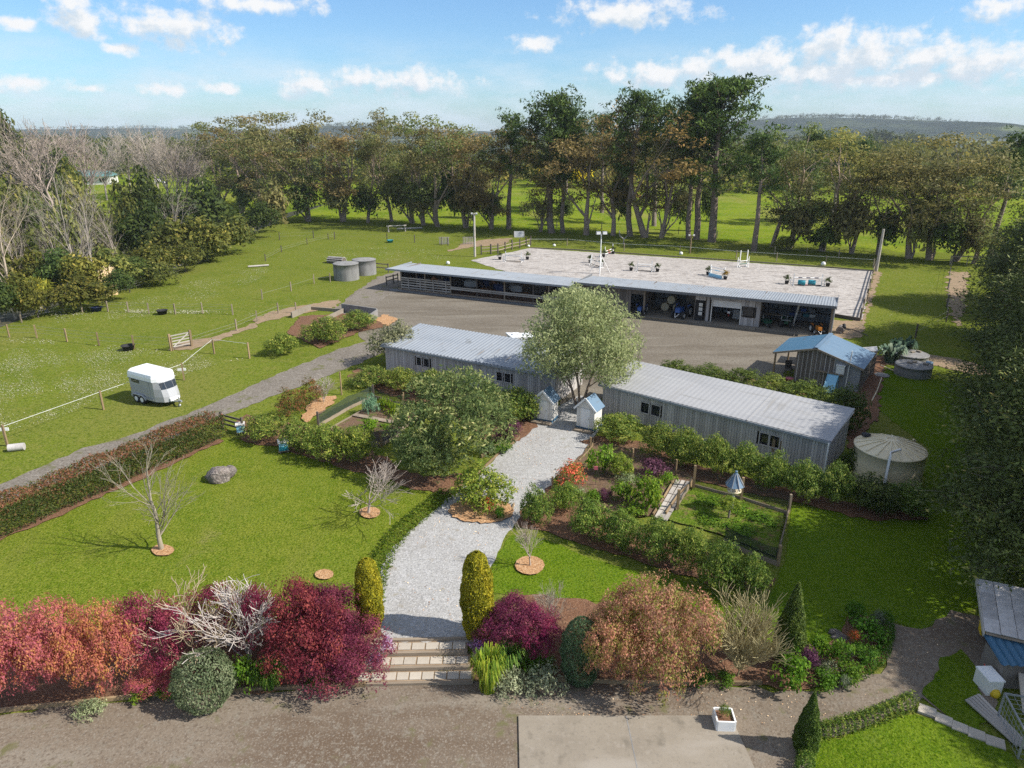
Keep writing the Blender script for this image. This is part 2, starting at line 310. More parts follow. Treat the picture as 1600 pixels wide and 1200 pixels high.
M['paver'] = mat('stone paver', (.42, .37, .30), [(1.5, .4, .7, (.36, .315, .255)), (8, .5, .75, (.47, .42, .35)), (14, .56, .75, (.29, .255, .21))], rnd=.1, bump=(20, .3, .01))
M['rock'] = mat('lichen rock', (.20, .165, .145), [(2, .4, .65, (.12, .10, .09)), (5, .5, .7, (.31, .27, .24)), (11, .52, .7, (.40, .37, .33))], bump=(5, .9, .2))
M['chestnut'] = mat('chestnut coat', (.20, .085, .035), [(3, .4, .7, (.15, .06, .025))], rough=.6)
M['baycoat'] = mat('dark bay coat', (.06, .03, .02), rough=.6)
M['cowhide'] = mat('black and white hide', (.7, .68, .64), [(1.6, .48, .52, (.02, .02, .02))], rough=.8)
M['bark'] = mat('grey brown bark', (.21, .17, .14), [(2, .4, .7, (.14, .11, .09), (1, 1, .25)), (7, .5, .75, (.30, .25, .21))], rough=.95, objcol=True)
M['palebark'] = mat('pale bare bark', (.34, .31, .275), [(2, .4, .7, (.24, .215, .19), (1, 1, .25)), (7, .5, .75, (.42, .39, .35))], rough=.9, objcol=True)
M['net'] = mat('dark green netting', (.02, .032, .03), [(30, .4, .6, (.03, .045, .042))], rough=.9, alpha=.62)
M['brownnet'] = mat('old brown netting', (.05, .042, .035), rough=.9, alpha=.45)
M['wire'] = mat('fence wire', (.30, .29, .27), rough=.5)
M['rope'] = mat('white electric tape', (.72, .72, .68), rough=.7)
g_ = lambda *c: tuple(c)
LM = {}
LM['citrus'] = leafmat('citrus leaves', [(0, (.018, .038, .008)), (.4, (.040, .066, .015)), (.72, (.082, .108, .026)), (1, (.18, .18, .055))], k=2.75)
LM['dark'] = leafmat('dark evergreen leaves', [(0, (.013, .022, .008)), (.5, (.026, .040, .013)), (1, (.055, .070, .020))], k=2.5)
LM['olive'] = leafmat('olive leaves', [(0, (.075, .100, .045)), (.5, (.135, .165, .085)), (1, (.26, .285, .17))], k=2.2)
LM['loquat'] = leafmat('broad evergreen leaves', [(0, (.020, .036, .014)), (.5, (.050, .075, .028)), (.8, (.115, .135, .055)), (1, (.22, .215, .11))], k=2.6)
LM['euc'] = leafmat('gum leaves', [(0, (.044, .052, .024)), (.5, (.084, .092, .044)), (1, (.16, .155, .08))])
LM['pine'] = leafmat('pine needles', [(0, (.016, .032, .010)), (.5, (.032, .056, .015)), (1, (.066, .095, .024))], trans=.2)
LM['conifer'] = leafmat('old conifer sprays', [(0, (.010, .016, .006)), (.5, (.024, .032, .011)), (.85, (.046, .058, .018)), (1, (.10, .085, .03))], trans=.12, k=3.6)
LM['burgundy'] = leafmat('burgundy leaves', [(0, (.045, .008, .020)), (.5, (.105, .022, .050)), (.8, (.17, .045, .07)), (1, (.25, .09, .075))], k=1.45)
LM['pinkorange'] = leafmat('pink and orange leaves', [(0, (.10, .028, .055)), (.3, (.26, .075, .12)), (.55, (.32, .11, .125)), (.8, (.31, .155, .075)), (1, (.33, .235, .09))], k=1.6)
LM['magenta'] = leafmat('magenta leaves', [(0, (.08, .012, .04)), (.5, (.19, .035, .085)), (.8, (.29, .075, .12)), (1, (.29, .13, .085))], k=1.3)
LM['pinkgreen'] = leafmat('pink tinged leaves', [(0, (.07, .085, .02)), (.28, (.14, .16, .045)), (.48, (.26, .125, .11)), (.7, (.29, .16, .13)), (.85, (.20, .20, .06)), (1, (.23, .25, .07))], k=1.75)
LM['photinia'] = leafmat('photinia leaves', [(0, (.022, .036, .012)), (.42, (.046, .062, .018)), (.6, (.09, .055, .028)), (1, (.15, .065, .045))], k=2.1)
LM['goldcyp'] = leafmat('golden cypress sprays', [(0, (.055, .065, .008)), (.5, (.135, .135, .012)), (1, (.23, .205, .02))], k=2.4)
LM['cyp'] = leafmat('dark cypress sprays', [(0, (.016, .030, .008)), (.5, (.036, .058, .015)), (1, (.08, .105, .025))], k=2.6)
LM['silver'] = leafmat('silver grey leaves', [(0, (.075, .095, .06)), (.5, (.14, .165, .115)), (1, (.26, .28, .21))])
LM['greyball'] = leafmat('clipped grey green leaves', [(0, (.055, .085, .045)), (.5, (.10, .135, .08)), (1, (.20, .235, .16))], k=1.6)
LM['egg'] = leafmat('clipped deep green leaves', [(0, (.015, .034, .018)), (.5, (.032, .058, .032)), (1, (.07, .10, .06))], k=3.0)
LM['herb'] = leafmat('bright herb leaves', [(0, (.035, .075, .010)), (.5, (.075, .135, .016)), (1, (.17, .22, .04))], k=1.8)
LM['blade'] = leafmat('strappy leaves', [(0, (.03, .07, .012)), (.5, (.075, .13, .02)), (1, (.18, .21, .04))])
LM['purple'] = leafmat('purple leaves', [(0, (.022, .010, .022)), (.5, (.055, .022, .048)), (1, (.12, .055, .09))])
LM['lavender'] = leafmat('lavender flowers', [(0, (.10, .10, .11)), (.5, (.26, .16, .34)), (1, (.48, .34, .55))])
LM['redflower'] = leafmat('red flowers over leaves', [(0, (.035, .07, .012)), (.5, (.10, .12, .03)), (.62, (.42, .08, .06)), (1, (.58, .16, .11))])
LM['brush'] = leafmat('mixed brush leaves', [(0, (.020, .030, .010)), (.5, (.050, .058, .018)), (.8, (.095, .095, .028)), (1, (.15, .13, .045))], k=2.3)
LM['yellow'] = leafmat('wattle flowers', [(0, (.20, .19, .01)), (.5, (.40, .36, .015)), (1, (.55, .48, .03))])
LM['agave'] = leafmat('agave leaves', [(0, (.05, .09, .065)), (.5, (.085, .135, .105)), (1, (.16, .21, .165))], trans=.1, k=1.2)
LM['straw'] = leafmat('dry plumes', [(0, (.30, .25, .17)), (.5, (.42, .36, .26)), (1, (.55, .48, .37))])
LM['daisy'] = leafmat('clover and daisies', [(0, (.30, .34, .2)), (.4, (.42, .44, .36)), (1, (.6, .6, .54))], k=1.2)
LM['litter'] = leafmat('fallen leaves and chips', [(0, (.10, .05, .03)), (.5, (.28, .17, .10)), (1, (.55, .45, .33))], trans=0)
# ------------------------------------------------------------------ foliage and branch generators
def unit(a): return a/np.maximum(np.linalg.norm(a, axis=-1, keepdims=True), 1e-9)
def kites(rng, Pt, out, size, asp=.45, bias=.6, jit=.35, axis=None, ab=0):
    n = len(Pt); nrm = unit(unit(rng.normal(size=(n, 3)))*(1-bias)*1.3 + out*bias)
    t = rng.normal(size=(n, 3))
    if axis is not None: t = t*(1-ab)+np.asarray(axis)*ab*1.6
    a = unit(t - nrm*np.sum(t*nrm, 1, keepdims=True)); b = np.cross(nrm, a)
    L = (size*rng.uniform(1-jit, 1+jit, n)*rng.choice((.7, 1., 1.25), n))[:, None]*.5; Wd = L*asp
    V = np.stack([Pt-a*L, Pt+b*Wd-a*L*.1, Pt+a*L, Pt-b*Wd-a*L*.1], 1).reshape(-1, 3)
    return V, np.arange(4*n).reshape(n, 4)
def lobepts(rng, lobes, ncl, per, cr, shell=.78, low=-.55, ground=None, flat=.8):
    lobes = np.array(lobes, float); w = (lobes[:, 3]*lobes[:, 5]+lobes[:, 4]*lobes[:, 5]+lobes[:, 3]*lobes[:, 4]); w /= w.sum()
    k = rng.choice(len(lobes), ncl, p=w); d = unit(rng.normal(size=(ncl, 3)))
    d[:, 2] = np.where(d[:, 2] < low, -d[:, 2], d[:, 2])
    c = lobes[k, :3]+d*lobes[k, 3:]*rng.uniform(shell, 1.02, ncl)[:, None]
    ct = rng.uniform(0, 1, ncl)
    of = unit(rng.normal(size=(ncl*per, 3)))*(rng.uniform(.25, 1, ncl*per)**.5)[:, None]*np.repeat(rng.uniform(.7, 1.3, ncl), per)[:, None]
    Pt = np.repeat(c, per, 0)+of*cr*np.array((1, 1, flat))*.82
    out = unit(np.repeat(d, per, 0)*.55+of*.75+np.array((0, 0, .25))+rng.normal(size=(ncl*per, 3))*.3)
    tint = np.clip(np.repeat(ct, per)*.6+rng.uniform(0, 1, ncl*per)*.4, 0, 1)
    if ground is not None:
        keep = Pt[:, 2] > ground; Pt, out, tint = Pt[keep], out[keep], tint[keep]
    return Pt, out, tint
def mklobes(rng, w, d, h, k, core=.62, lobe=.42, z0=0.):
    L = [(0, 0, z0+h*.48, w*core*.5, d*core*.5, h*core*.62)]
    for i in range(k):
        a = 2*math.pi*(i+rng.uniform(0, .8))/k; e = rng.uniform(.25, .8); q = rng.uniform(.75, 1.15)
        L.append((math.cos(a)*w*.5*(1-lobe*q), math.sin(a)*d*.5*(1-lobe*q), z0+h*(.18+e*.55), w*.5*lobe*q*1.1, d*.5*lobe*q*1.1, h*lobe*q*.62))
    L.append((rng.uniform(-.12, .12)*w, rng.uniform(-.12, .12)*d, z0+h*.70, w*.26, d*.26, h*.29))
    return L
def bush(name, seed, m, w=2., h=2., n=4000, leaf=.11, per=14, cr=.26, asp=.5, k=6, bias=.72, d=None, axis=None, ab=0, core=.62, lobe=.42, low=-.55):
    rng = np.random.default_rng(seed); d = d or w
    Pt, out, tint = lobepts(rng, mklobes(rng, w, d, h, k, core, lobe), max(1, n//per), per, cr, ground=.02, low=low)
    V, Q = kites(rng, Pt, out, leaf, asp, bias, axis=axis, ab=ab)
    me = npmesh(name, V, Q, m, tint); me['dims'] = (w, d, h); return me
def clipped(name, seed, m, prof, n, leaf, asp=.5, r0=1.):
    """clipped ball or column: prof = [(z, r)...]"""
    rng = np.random.default_rng(seed); z = np.array([q[0] for q in prof]); r = np.array([q[1] for q in prof])
    zz = rng.uniform(z[0], z[-1], n*3); rr = np.interp(zz, z, r); keep = rng.uniform(0, r.max(), n*3) < rr*.9+.1*r.max(); zz, rr = zz[keep][:n], rr[keep][:n]; n = len(zz)
    a = rng.uniform(0, 2*math.pi, n); wob = 1+.05*np.sin(3*a+zz*5)+.04*np.sin(7*a-zz*9); q = rr*wob*rng.uniform(.86, 1.04, n)
    Pt = np.stack([np.cos(a)*q, np.sin(a)*q, zz], 1); sl = np.gradient(np.interp(zz, z, r)) if False else 0
    cz = .5*(z[0]+z[-1]); out = unit(np.stack([np.cos(a), np.sin(a), (zz-cz)/(z[-1]-z[0])*1.4], 1)+rng.normal(size=(n, 3))*.35)
    V, Q = kites(rng, Pt, out, leaf, asp, .6, axis=(0, 0, 1), ab=.4)
    me = npmesh(name, V, Q, m, np.clip(rng.uniform(0, 1, n)*.75+.25*(.5+.5*np.sin(4*a+zz*3)), 0, 1)); me['dims'] = (2*r.max(), 2*r.max(), z[-1]); return me
def blades(name, seed, m, r=.5, h=.6, n=260, w=.035, lean=.7, flat=1.):
    rng = np.random.default_rng(seed); V = []; T = []
    a = rng.uniform(0, 2*math.pi, n); s = np.sqrt(rng.uniform(0, 1, n))*r*.45; ln = rng.uniform(.4, 1, n)*lean; hh = h*rng.uniform(.6, 1.1, n)
    dx, dy = np.cos(a), np.sin(a); px, py = np.cos(a)*s, np.sin(a)*s; wx, wy = -dy*w*.5, dx*w*.5
    def ring(f, up, k): return np.stack([px+dx*r*ln*f+wx*k, py+dy*r*ln*f+wy*k, hh*up], 1), np.stack([px+dx*r*ln*f-wx*k, py+dy*r*ln*f-wy*k, hh*up], 1)
    A = ring(0, 0, .8); B = ring(.35, .75, 1); C_ = ring(.8, 1., .7); D = ring(1.25, .72, .1)
    V = np.stack([A[0], A[1], B[0], B[1], C_[0], C_[1], D[0], D[1]], 1).reshape(-1, 3)
    Q = np.concatenate([np.arange(n)[:, None]*8+np.array(q) for q in ((0, 1, 3, 2), (2, 3, 5, 4), (4, 5, 7, 6))])
    t = rng.uniform(0, 1, n); me = npmesh(name, V, Q, m, np.concatenate([t, t, t])); me['dims'] = (2*r, 2*r, h); return me
def grow(rng, p, d, L, r, lv, K, segs, tips):
    pc, kids, ang, ratio, wig, up, rk = K[lv]; last = lv == len(K)-1
    d = np.asarray(d, float); p = np.asarray(p, float)
    for i in range(pc):
        d = unit(d+rng.normal(size=3)*wig+np.array((0, 0, up))); q = p+d*L/pc; r2 = r*(1-(.55 if not last else .75)/pc)
        segs.append((*p, *q, r, r2)); p, r = q, r2
        if not last and i >= (1 if pc > 2 else 0):
            nk = kids/(pc-1 if pc > 2 else pc); nk = int(nk)+(rng.uniform() < nk-int(nk))
            for _ in range(nk):
                t = rng.normal(size=3); t = unit(t-d*np.dot(t, d)); a = ang*rng.uniform(.65, 1.25)
                grow(rng, p, d*math.cos(a)+t*math.sin(a), L*ratio*rng.uniform(.7, 1.2), r*rk, lv+1, K, segs, tips)
    if not last: grow(rng, p, d, L*ratio, r*.8, lv+1, K, segs, tips)
    else: tips.append((*p, *d))
def tubes(segs, thick=.05):
    s = np.array(segs, float); Vs = []; Qs = []; b = 0
    for sel, n in ((s[:, 6] >= thick, 6), (s[:, 6] < thick, 3)):
        g = s[sel]; m = len(g)
        if not m: continue
        ax = unit(g[:, 3:6]-g[:, :3]); ref = np.where(np.abs(ax[:, 2:3]) < .9, np.array([[0, 0, 1.]]), np.array([[1., 0, 0]]))
        a = unit(np.cross(ref, ax)); c = np.cross(ax, a); th = 2*math.pi*np.arange(n)/n
        rg = a[:, None]*np.cos(th)[None, :, None]+c[:, None]*np.sin(th)[None, :, None]
        V = np.concatenate([g[:, None, :3]+rg*g[:, 6, None, None], g[:, None, 3:6]+rg*g[:, 7, None, None]], 1)
        k = np.arange(n); q = np.stack([k, (k+1) % n, n+(k+1) % n, n+k], 1)
        Vs.append(V.reshape(-1, 3)); Qs.append((np.arange(m)[:, None, None]*2*n+q[None]+b).reshape(-1, 4)); b += m*2*n
    return np.concatenate(Vs), np.concatenate(Qs)
def woodmesh(name, segs, m, thick=.05):
    V, Q = tubes(segs, thick); return npmesh(name, V, Q, m, smooth=True)
def norm_h(segs, tips, H):
    s = np.array(segs); t = np.array(tips); k = H/max(s[:, 5].max(), s[:, 2].max()); s[:, :6] *= k; t[:, :3] *= k; return s, t
# --- bare trees
def bare(name, seed, H, r, K, m, rmin=.006, trunk=.22, thick=.04):
    rng = np.random.default_rng(seed); segs, tips = [], []
    grow(rng, (0, 0, 0), unit(np.array((rng.normal()*.06, rng.normal()*.06, 1.))), H*trunk, r, 0, K, segs, tips)
    s, t = norm_h(segs, tips, H); s[:, 6:] = np.maximum(s[:, 6:], rmin)
    me = woodmesh(name, s, m, thick); me['h'] = H; w = float(np.percentile(np.abs(t[:, :2]), 95))*2; me['w'] = w; return me
# --- gum tree: forking limbs with separate flattened leaf clumps
def gum(seed, H=20., spread=.55, clear=.34, tall=1., den=1.):
    rng = np.random.default_rng(seed); segs, tips = [], []
    K = [(4, 3.4, .55, .95, .07, .05, .68), (3, 2.6, .6, .72, .14, .09, .62), (3, 2.4, .65, .7, .18, .10, .6), (2, 0, 0, 0, .2, .08, .5)]
    grow(rng, (0, 0, -.2), unit(np.array((rng.normal()*.08, rng.normal()*.08, 1.))), H*clear, H*.021, 0, K, segs, tips)
    for _ in range(int(rng.integers(1, 4))):
        an = rng.uniform(0, 6.28); q = np.array((math.cos(an), math.sin(an), 0))
        grow(rng, q*.22+np.array((0, 0, -.2)), unit(np.array((q[0]*.28, q[1]*.28, 1.))), H*clear*rng.uniform(.5, .8), H*.009, 1, K, segs, tips)
    s, t = norm_h(segs, tips, H*.97)
    c = t[:, :3]; n = len(c); per = int(80*den); cr = H*.060
    off = unit(rng.normal(size=(n, per, 3)))*(rng.uniform(.2, 1, (n, per))**.45)[:, :, None]*cr*rng.uniform(.75, 1.45, n)[:, None, None]*np.array((1.15, 1.15, .62))
    Pt = (c[:, None]+off).reshape(-1, 3); out = unit(off.reshape(-1, 3)+np.array((0, 0, cr*.5)))
    V, Q = kites(rng, Pt, out,   .40*H/20, .45, .6, axis=(0, 0, -1), ab=.35)
    tint = np.clip(np.repeat(rng.uniform(0, 1, n), per)*.55+rng.uniform(0, 1, n*per)*.45, 0, 1)
    lm = npmesh('gum_crown', V, Q, LM['euc'], tint); tm = woodmesh('gum_trunk', s, M['bark'], .1)
    return tm, lm, H
# --- pine: straight trunk, whorled boughs with upturned needle tufts
def pine(seed, H=24., base=.42, wid=.22, den=1., top=1.):
    rng = np.random.default_rng(seed); segs = []; tuf = []
    x = np.cumsum(rng.normal(size=(9, 2))*H*.006, 0); pts = [np.array((x[i, 0], x[i, 1], H*.97*i/8.)) for i in range(9)]; pts[0] = np.array((0, 0, -.3))
    rr = [H*.021*(1-.93*i/8.)+.03 for i in range(9)]
    for i in range(8): segs.append((*pts[i], *pts[i+1], rr[i], rr[i+1]))
    nb = int(52*den)
    for j in range(nb):
        f = base*.75+(1-base*.75)*(j+rng.uniform())/nb; z = f*8; i = min(int(z), 7); o = pts[i]+(pts[i+1]-pts[i])*(z-i)
        g = (f-base*.75)/(1-base*.75); prof = (min(1, .35+g*1.6))*(1-g**3.6)**.7+.14
        a = rng.uniform(0, 2*math.pi); Lb = H*wid*prof*rng.uniform(.55, 1.2); d = np.array((math.cos(a), math.sin(a), rng.uniform(.05, .5)+g*.5)); p = o.copy(); r = .05+.0035*Lb*3
        live = f > base*rng.uniform(.85, 1.15)
        for k in range(4):
            d = unit(d+rng.normal(size=3)*.14+np.array((0, 0, .14))); q = p+d*Lb/4; segs.append((*p, *q, r, r*.7)); p, r = q, r*.7
            if live and k >= 1:
                for _ in range(2+(k > 1)): tuf.append((*(p+rng.normal(size=3)*H*.016*(k+1)*.5), *unit(d+np.array((0, 0, .7)))))
                if k < 3:
                    sd_ = unit(np.cross(d, (0, 0, 1)))*rng.choice((-1, 1)); e = p+unit(d+sd_+np.array((0, 0, .3)))*Lb*.22; segs.append((*p, *e, r*.7, r*.4)); tuf.append((*e, *unit(d+np.array((0, 0, .7)))))
    for _ in range(6): tuf.append((*(pts[8]+np.array((*(rng.normal(size=2)*.5), -rng.uniform(0, 1.6)))), 0, 0, 1))
    tuf = np.array(tuf); n = len(tuf); per = 20; cr = H*.025
    off = unit(rng.normal(size=(n, per, 3)))*(rng.uniform(.2, 1, (n, per))**.5)[:, :, None]*cr*1.25*np.array((1, 1, .8)); Pt = (tuf[:, None, :3]+off).reshape(-1, 3)
    out = unit(off.reshape(-1, 3)+rng.normal(size=(n*per, 3))*cr*.4+np.array((0, 0, cr*.4)))
    V, Q = kites(rng, Pt, out,   .5*H/24, .34, .4, axis=(0, 0, 1), ab=.5)
    tint = np.clip(np.repeat(rng.uniform(0, 1, n), per)*.55+rng.uniform(0, 1, n*per)*.45, 0, 1)
    return woodmesh('pine_trunk', segs, M['bark'], .1), npmesh('pine_crown', V, Q, LM['pine'], tint), H
# --- old spreading conifer, dense layered sprays
def conifer(seed, H=15., R=5.9, n=1500, per=92, leaf=.2):
    rng = np.random.default_rng(seed); segs = [(0, 0, -.3, 0, 0, H*.5, .45, .3), (0, 0, H*.5, .3, .2, H*.95, .3, .05)]
    c = []; dr = []
    for j in range(int(n/7)):
        f = rng.uniform(.04, 1)**.85; a = rng.uniform(0, 2*math.pi); o = np.array((0, 0, H*f*.95)); Lb = R*(1-f**2.2)**.7*rng.uniform(.72, 1.1)+.4
        d = np.array((math.cos(a), math.sin(a), rng.uniform(-.12, .3))); p = o.copy(); r = .09
        for k in range(5):
            d = unit(d+rng.normal(size=3)*.09+np.array((0, 0, .03*(k-2)))); q = p+d*Lb/5; segs.append((*p, *q, r, r*.72)); p, r = q, r*.72
            if k >= 2:
                for _ in range(2+(k > 3)): c.append(p+rng.normal(size=3)*Lb*.07); dr.append(d)
        if rng.uniform() < .25:
            e = p+unit(d+rng.normal(size=3)*.4)*1.2; segs.append((*p, *e, .02, .008))
    c = np.array(c); dr = np.array(dr); m = len(c)
    off = rng.normal(size=(m, per, 3))*np.array((.5, .5, .26)); Pt = (c[:, None]+off).reshape(-1, 3); dd = np.repeat(dr, per, 0)
    out = unit(off.reshape(-1, 3)+np.array((0, 0, .5))); keep = Pt[:, 2] > .1
    tint = np.clip(np.repeat(rng.uniform(0, 1, m), per)*.6+rng.uniform(0, 1, m*per)*.4, 0, 1)
    V, Q = kites(rng, Pt[keep], out[keep], leaf, .4, .45, axis=dd[keep], ab=.5)
    return woodmesh('conifer_trunk', segs, M['bark'], .06), npmesh('conifer_crown', V, Q, LM['conifer'], tint[keep]), H

def place_bush(me, bbox, name, label, cat='shrub', group=None, col=(1, 1, 1), rz=None, dist=None, hf=None, sink=0.):
    """stand a shrub on the ground so that it fills the box it fills in the photograph"""
    x0, y0, x1, y1 = bbox; cx, cy = .5*(x0+x1), .5*(y0+y1); d = ray(cx, cy); h = 1.
    if dist:
        d = ray(cx, y1); t = dist*HC/-d[2]; x, y = d[0]*t, d[1]*t; b = Vector((x, y, tz(x, y))); w = (x1-x0)*mpx(b)*1.25; h = max(zt(b, y0)-b.z, .5*w)
    for _ in range(0 if dist else 8):
        b = at(cx, cy, h*.5); w = (x1-x0)*mpx(b); th = math.atan2(HC-b.z, b.y)
        A = (y1-y0)*mpx(b); h = math.sqrt(max(A*A-(w*math.sin(th))**2, (.35*w)**2))/math.cos(th)
        h = min(h, 3.2*w)
        if hf: h = hf
    if name == 'citrus_tree': w *= .97; h *= .9
    else: w *= 1.07; h *= 1.05
    w0, d0, h0 = me['dims']; o = meobj(name, me); o.location = (b.x, b.y, tz(b.x, b.y)-sink)
    o.scale = (w/w0, w/w0, h/h0); o.rotation_euler = (0, 0, rz if rz is not None else (hash_(x0*7+y0*3))*6.283); o.color = (*col, 1)
    return tag(o, label, cat, group)
def hash_(v): return (math.sin(v*12.9898)*43758.5453) % 1.0
def tree(proto, px, py, top, name, label, group=None, col=(1, 1, 1), wx=1., rz=None, tcol=(1, 1, 1), dz=0., base=None):
    tm, lm, H = proto; b = base or at(px, py); h = zt(b, top)-b.z; s = h/H
    r = empty(name, (b.x, b.y, b.z+dz), rz if rz is not None else hash_(px*3.1+py)*6.283, label, 'tree', group); r.scale = (s*wx, s*wx, s)
    meobj('trunk', tm, r).color = (*tcol, 1); meobj('crown', lm, r).color = (*col, 1); return r
def baretree(me, px, py, top, name, label, group=None, col=(1, 1, 1), wx=1., rz=None, base=None, cat='tree'):
    b = base or at(px, py); h = zt(b, top)-b.z; o = meobj(name, me); o.location = b; s = h/me['h']; o.scale = (s*wx, s*wx, s)
    o.rotation_euler = (0, 0, rz if rz is not None else hash_(px*1.7+py)*6.283); o.color = (*col, 1); return tag(o, label, cat, group)

# ------------------------------------------------------------------ ground
def sheet(name, pts, off, m, jag=.12, step=.5, grid=None, world=False, seed=1, kind='structure'):
    rng = np.random.default_rng(seed); w = [Vector(p).to_2d() if world else at(*p).to_2d() for p in pts]; out = []
    for a, b in zip(w, w[1:]+w[:1]):
        L = (b-a).length; n = max(1, min(160, int(L/step))); nn = Vector((-(b-a).y, (b-a).x)).normalized() if L > 0 else Vector((0, 0))
        for i in range(n): out.append(a.lerp(b, i/n)+nn*float(rng.normal())*jag*(.3 if i == 0 else 1))
    nb = len(out); ins = []
    if grid:
        xs = [p.x for p in out]; ys = [p.y for p in out]
        for x in np.arange(min(xs)+grid*.5, max(xs), grid):
            for y in np.arange(min(ys)+grid*.5, max(ys), grid): ins.append(Vector((x+.001*y, y)))
    vs, es, fs, *_ = delaunay_2d_cdt(out+ins, [], [list(range(nb))], 1, 1e-4)
    me = bpy.data.meshes.new(name); zz = terr([v.x for v in vs], [v.y for v in vs])
    me.from_pydata([(v.x, v.y, float(z)+off) for v, z in zip(vs, zz)], [], fs); me.materials.append(m); me.update()
    if len(me.polygons) and me.polygons[0].normal.z < 0: me.flip_normals()
    return tag(meobj(name, me), kind=kind)
def axis(parts):
    return np.unique(np.round(np.concatenate([np.arange(a, b, s) for a, b, s in parts]), 3))
gx = axis([(-4600, -1500, 300), (-1500, -400, 60), (-400, -150, 12), (-150, -36, 2.5), (-36, 26, 1.0), (26, 150, 5), (150, 400, 14), (400, 1500, 60), (1500, 4601, 300)])
gy = axis([(-60, 10, 10), (10, 16, 2), (16, 25, .4), (25, 60, 3), (60, 230, 3), (230, 500, 9), (500, 1200, 30), (1200, 4200, 75), (4200, 4501, 100)])
GX, GY = np.meshgrid(gx, gy); GZ = terr(GX, GY); nx, ny = len(gx), len(gy)
ii = (np.arange(ny-1)[:, None]*nx+np.arange(nx-1)[None]).ravel()
gme = npmesh('ground', np.stack([GX.ravel(), GY.ravel(), GZ.ravel()], 1), np.stack([ii, ii+1, ii+nx+1, ii+nx], 1), [M['paddock'], M['meadow']], smooth=True)
fx, fy = GX[:-1, :-1].ravel(), GY[:-1, :-1].ravel()
far = (fy > 137-.43*(fx-0)) | (fx < -70)
# far country: woods and pasture decided by a patchwork material
def farland():
    m = bpy.data.materials.new('far farmland'); m.use_nodes = True; t = m.node_tree; L = t.links; pb = t.nodes['Principled BSDF']; pb.inputs['Roughness'].default_value = .95
    tcx = t.nodes.new('ShaderNodeTexCoord'); v = t.nodes.new('ShaderNodeTexVoronoi'); v.inputs['Scale'].default_value = .0035; L.new(tcx.outputs['Object'], v.inputs[0])
    cr = t.nodes.new('ShaderNodeValToRGB'); cr.color_ramp.interpolation = 'CONSTANT'; e = cr.color_ramp.elements
    for i, (p, c) in enumerate([(0, (.022, .034, .014)), (.42, (.10, .15, .03)), (.55, (.03, .042, .018)), (.68, (.16, .18, .06)), (.8, (.026, .036, .016))]):
        if i > 1: e.new(p)
        e[i].position = p; e[i].color = (*c, 1)
    s = t.nodes.new('ShaderNodeSeparateColor'); L.new(v.outputs['Color'], s.inputs[0]); L.new(s.outputs[0], cr.inputs[0])
    n = t.nodes.new('ShaderNodeTexNoise'); n.inputs['Scale'].default_value = .05; n.inputs['Detail'].default_value = 5; L.new(tcx.outputs['Object'], n.inputs[0])
    mr = t.nodes.new('ShaderNodeMapRange'); mr.inputs[1].default_value = .45; mr.inputs[2].default_value = .7; L.new(n.outputs[0], mr.inputs[0])
    mx_ = t.nodes.new('ShaderNodeMix'); mx_.data_type = 'RGBA'; L.new(mr.outputs[0], mx_.inputs[0]); L.new(cr.outputs[0], mx_.inputs[6]); mx_.inputs[7].default_value = (.022, .034, .016, 1)
    L.new(mx_.outputs[2], pb.inputs['Base Color']); return m
M['far'] = farland(); M['scrub'] = mat('scrub floor', (.045, .045, .022), [(.1, .4, .7, (.07, .065, .03)), (1, .5, .7, (.03, .04, .014)), (5, .5, .75, (.09, .075, .04))], bump=(3, .6, .2))
gme.materials.append(M['far']); gme.materials.append(M['scrub'])
M['hillwood'] = mat('far forest', (.020, .032, .020), [(.004, .4, .7, (.034, .052, .026)), (.02, .45, .65, (.012, .022, .014)), (.007, .5, .6, (.045, .06, .03)), (.0025, .6, .68, (.13, .16, .05))], bump=(.06, 1, 6), spec=0); gme.materials.append(M['hillwood'])
mi = np.where(fy > 1650, 4, np.where(fy > 480, 2, np.where(far, 1, 0))); gul = (fx < -50) & (fx > -125) & (fy < 190); mi[gul] = 3
gme.polygons.foreach_set('material_index', mi.astype(np.int32))
ground = tag(meobj('ground', gme), kind='structure')

sheet('driveway', [(-160, 1135), (0, 1117), (230, 1091), (460, 1081), (575, 1058), (735, 1052), (870, 1066), (1000, 1073), (1180, 1072), (1262, 1082), (1335, 1066), (1385, 1040), (1395, 1000), (1386, 972), (1440, 985), (1485, 955), (1535, 965), (1560, 1100), (1500, 1135), (1440, 1090), (1425, 1112), (1350, 1135), (1275, 1160), (1262, 1240), (1300, 1400), (1300, 1700), (-400, 1700)], .03, M['drive'], .1, .5, 1.2, seed=3)
sheet('lawn', [(-200, 930), (0, 838), (180, 762), (350, 684), (385, 690), (470, 710), (560, 738), (640, 765), (700, 775), (640, 812), (605, 850), (578, 905), (572, 965), (560, 1000), (300, 1000), (-150, 1040)], .02, M['lawn'], .08, .5, 1., seed=4)
sheet('lawn', [(800, 836), (842, 840), (895, 862), (960, 885), (1060, 905), (1130, 930), (1200, 940), (1225, 880), (1235, 790), (1330, 800), (1445, 800), (1450, 700), (1370, 640), (1370, 590), (1400, 570), (1440, 590), (1500, 600), (1640, 640), (1640, 900), (1530, 950), (1485, 960), (1440, 990), (1390, 970), (1330, 1000), (1250, 1030), (1190, 1000), (1100, 950), (900, 935), (790, 930), (765, 925), (770, 880)], .02, M['shadelawn'], .08, .5, 1., seed=5)
sheet('lawn', [(1265, 1160), (1350, 1142), (1430, 1118), (1520, 1150), (1580, 1180), (1600, 1260), (1580, 1400), (1290, 1400)], .045, M['shadelawn'], .06, .4, 1., seed=6)
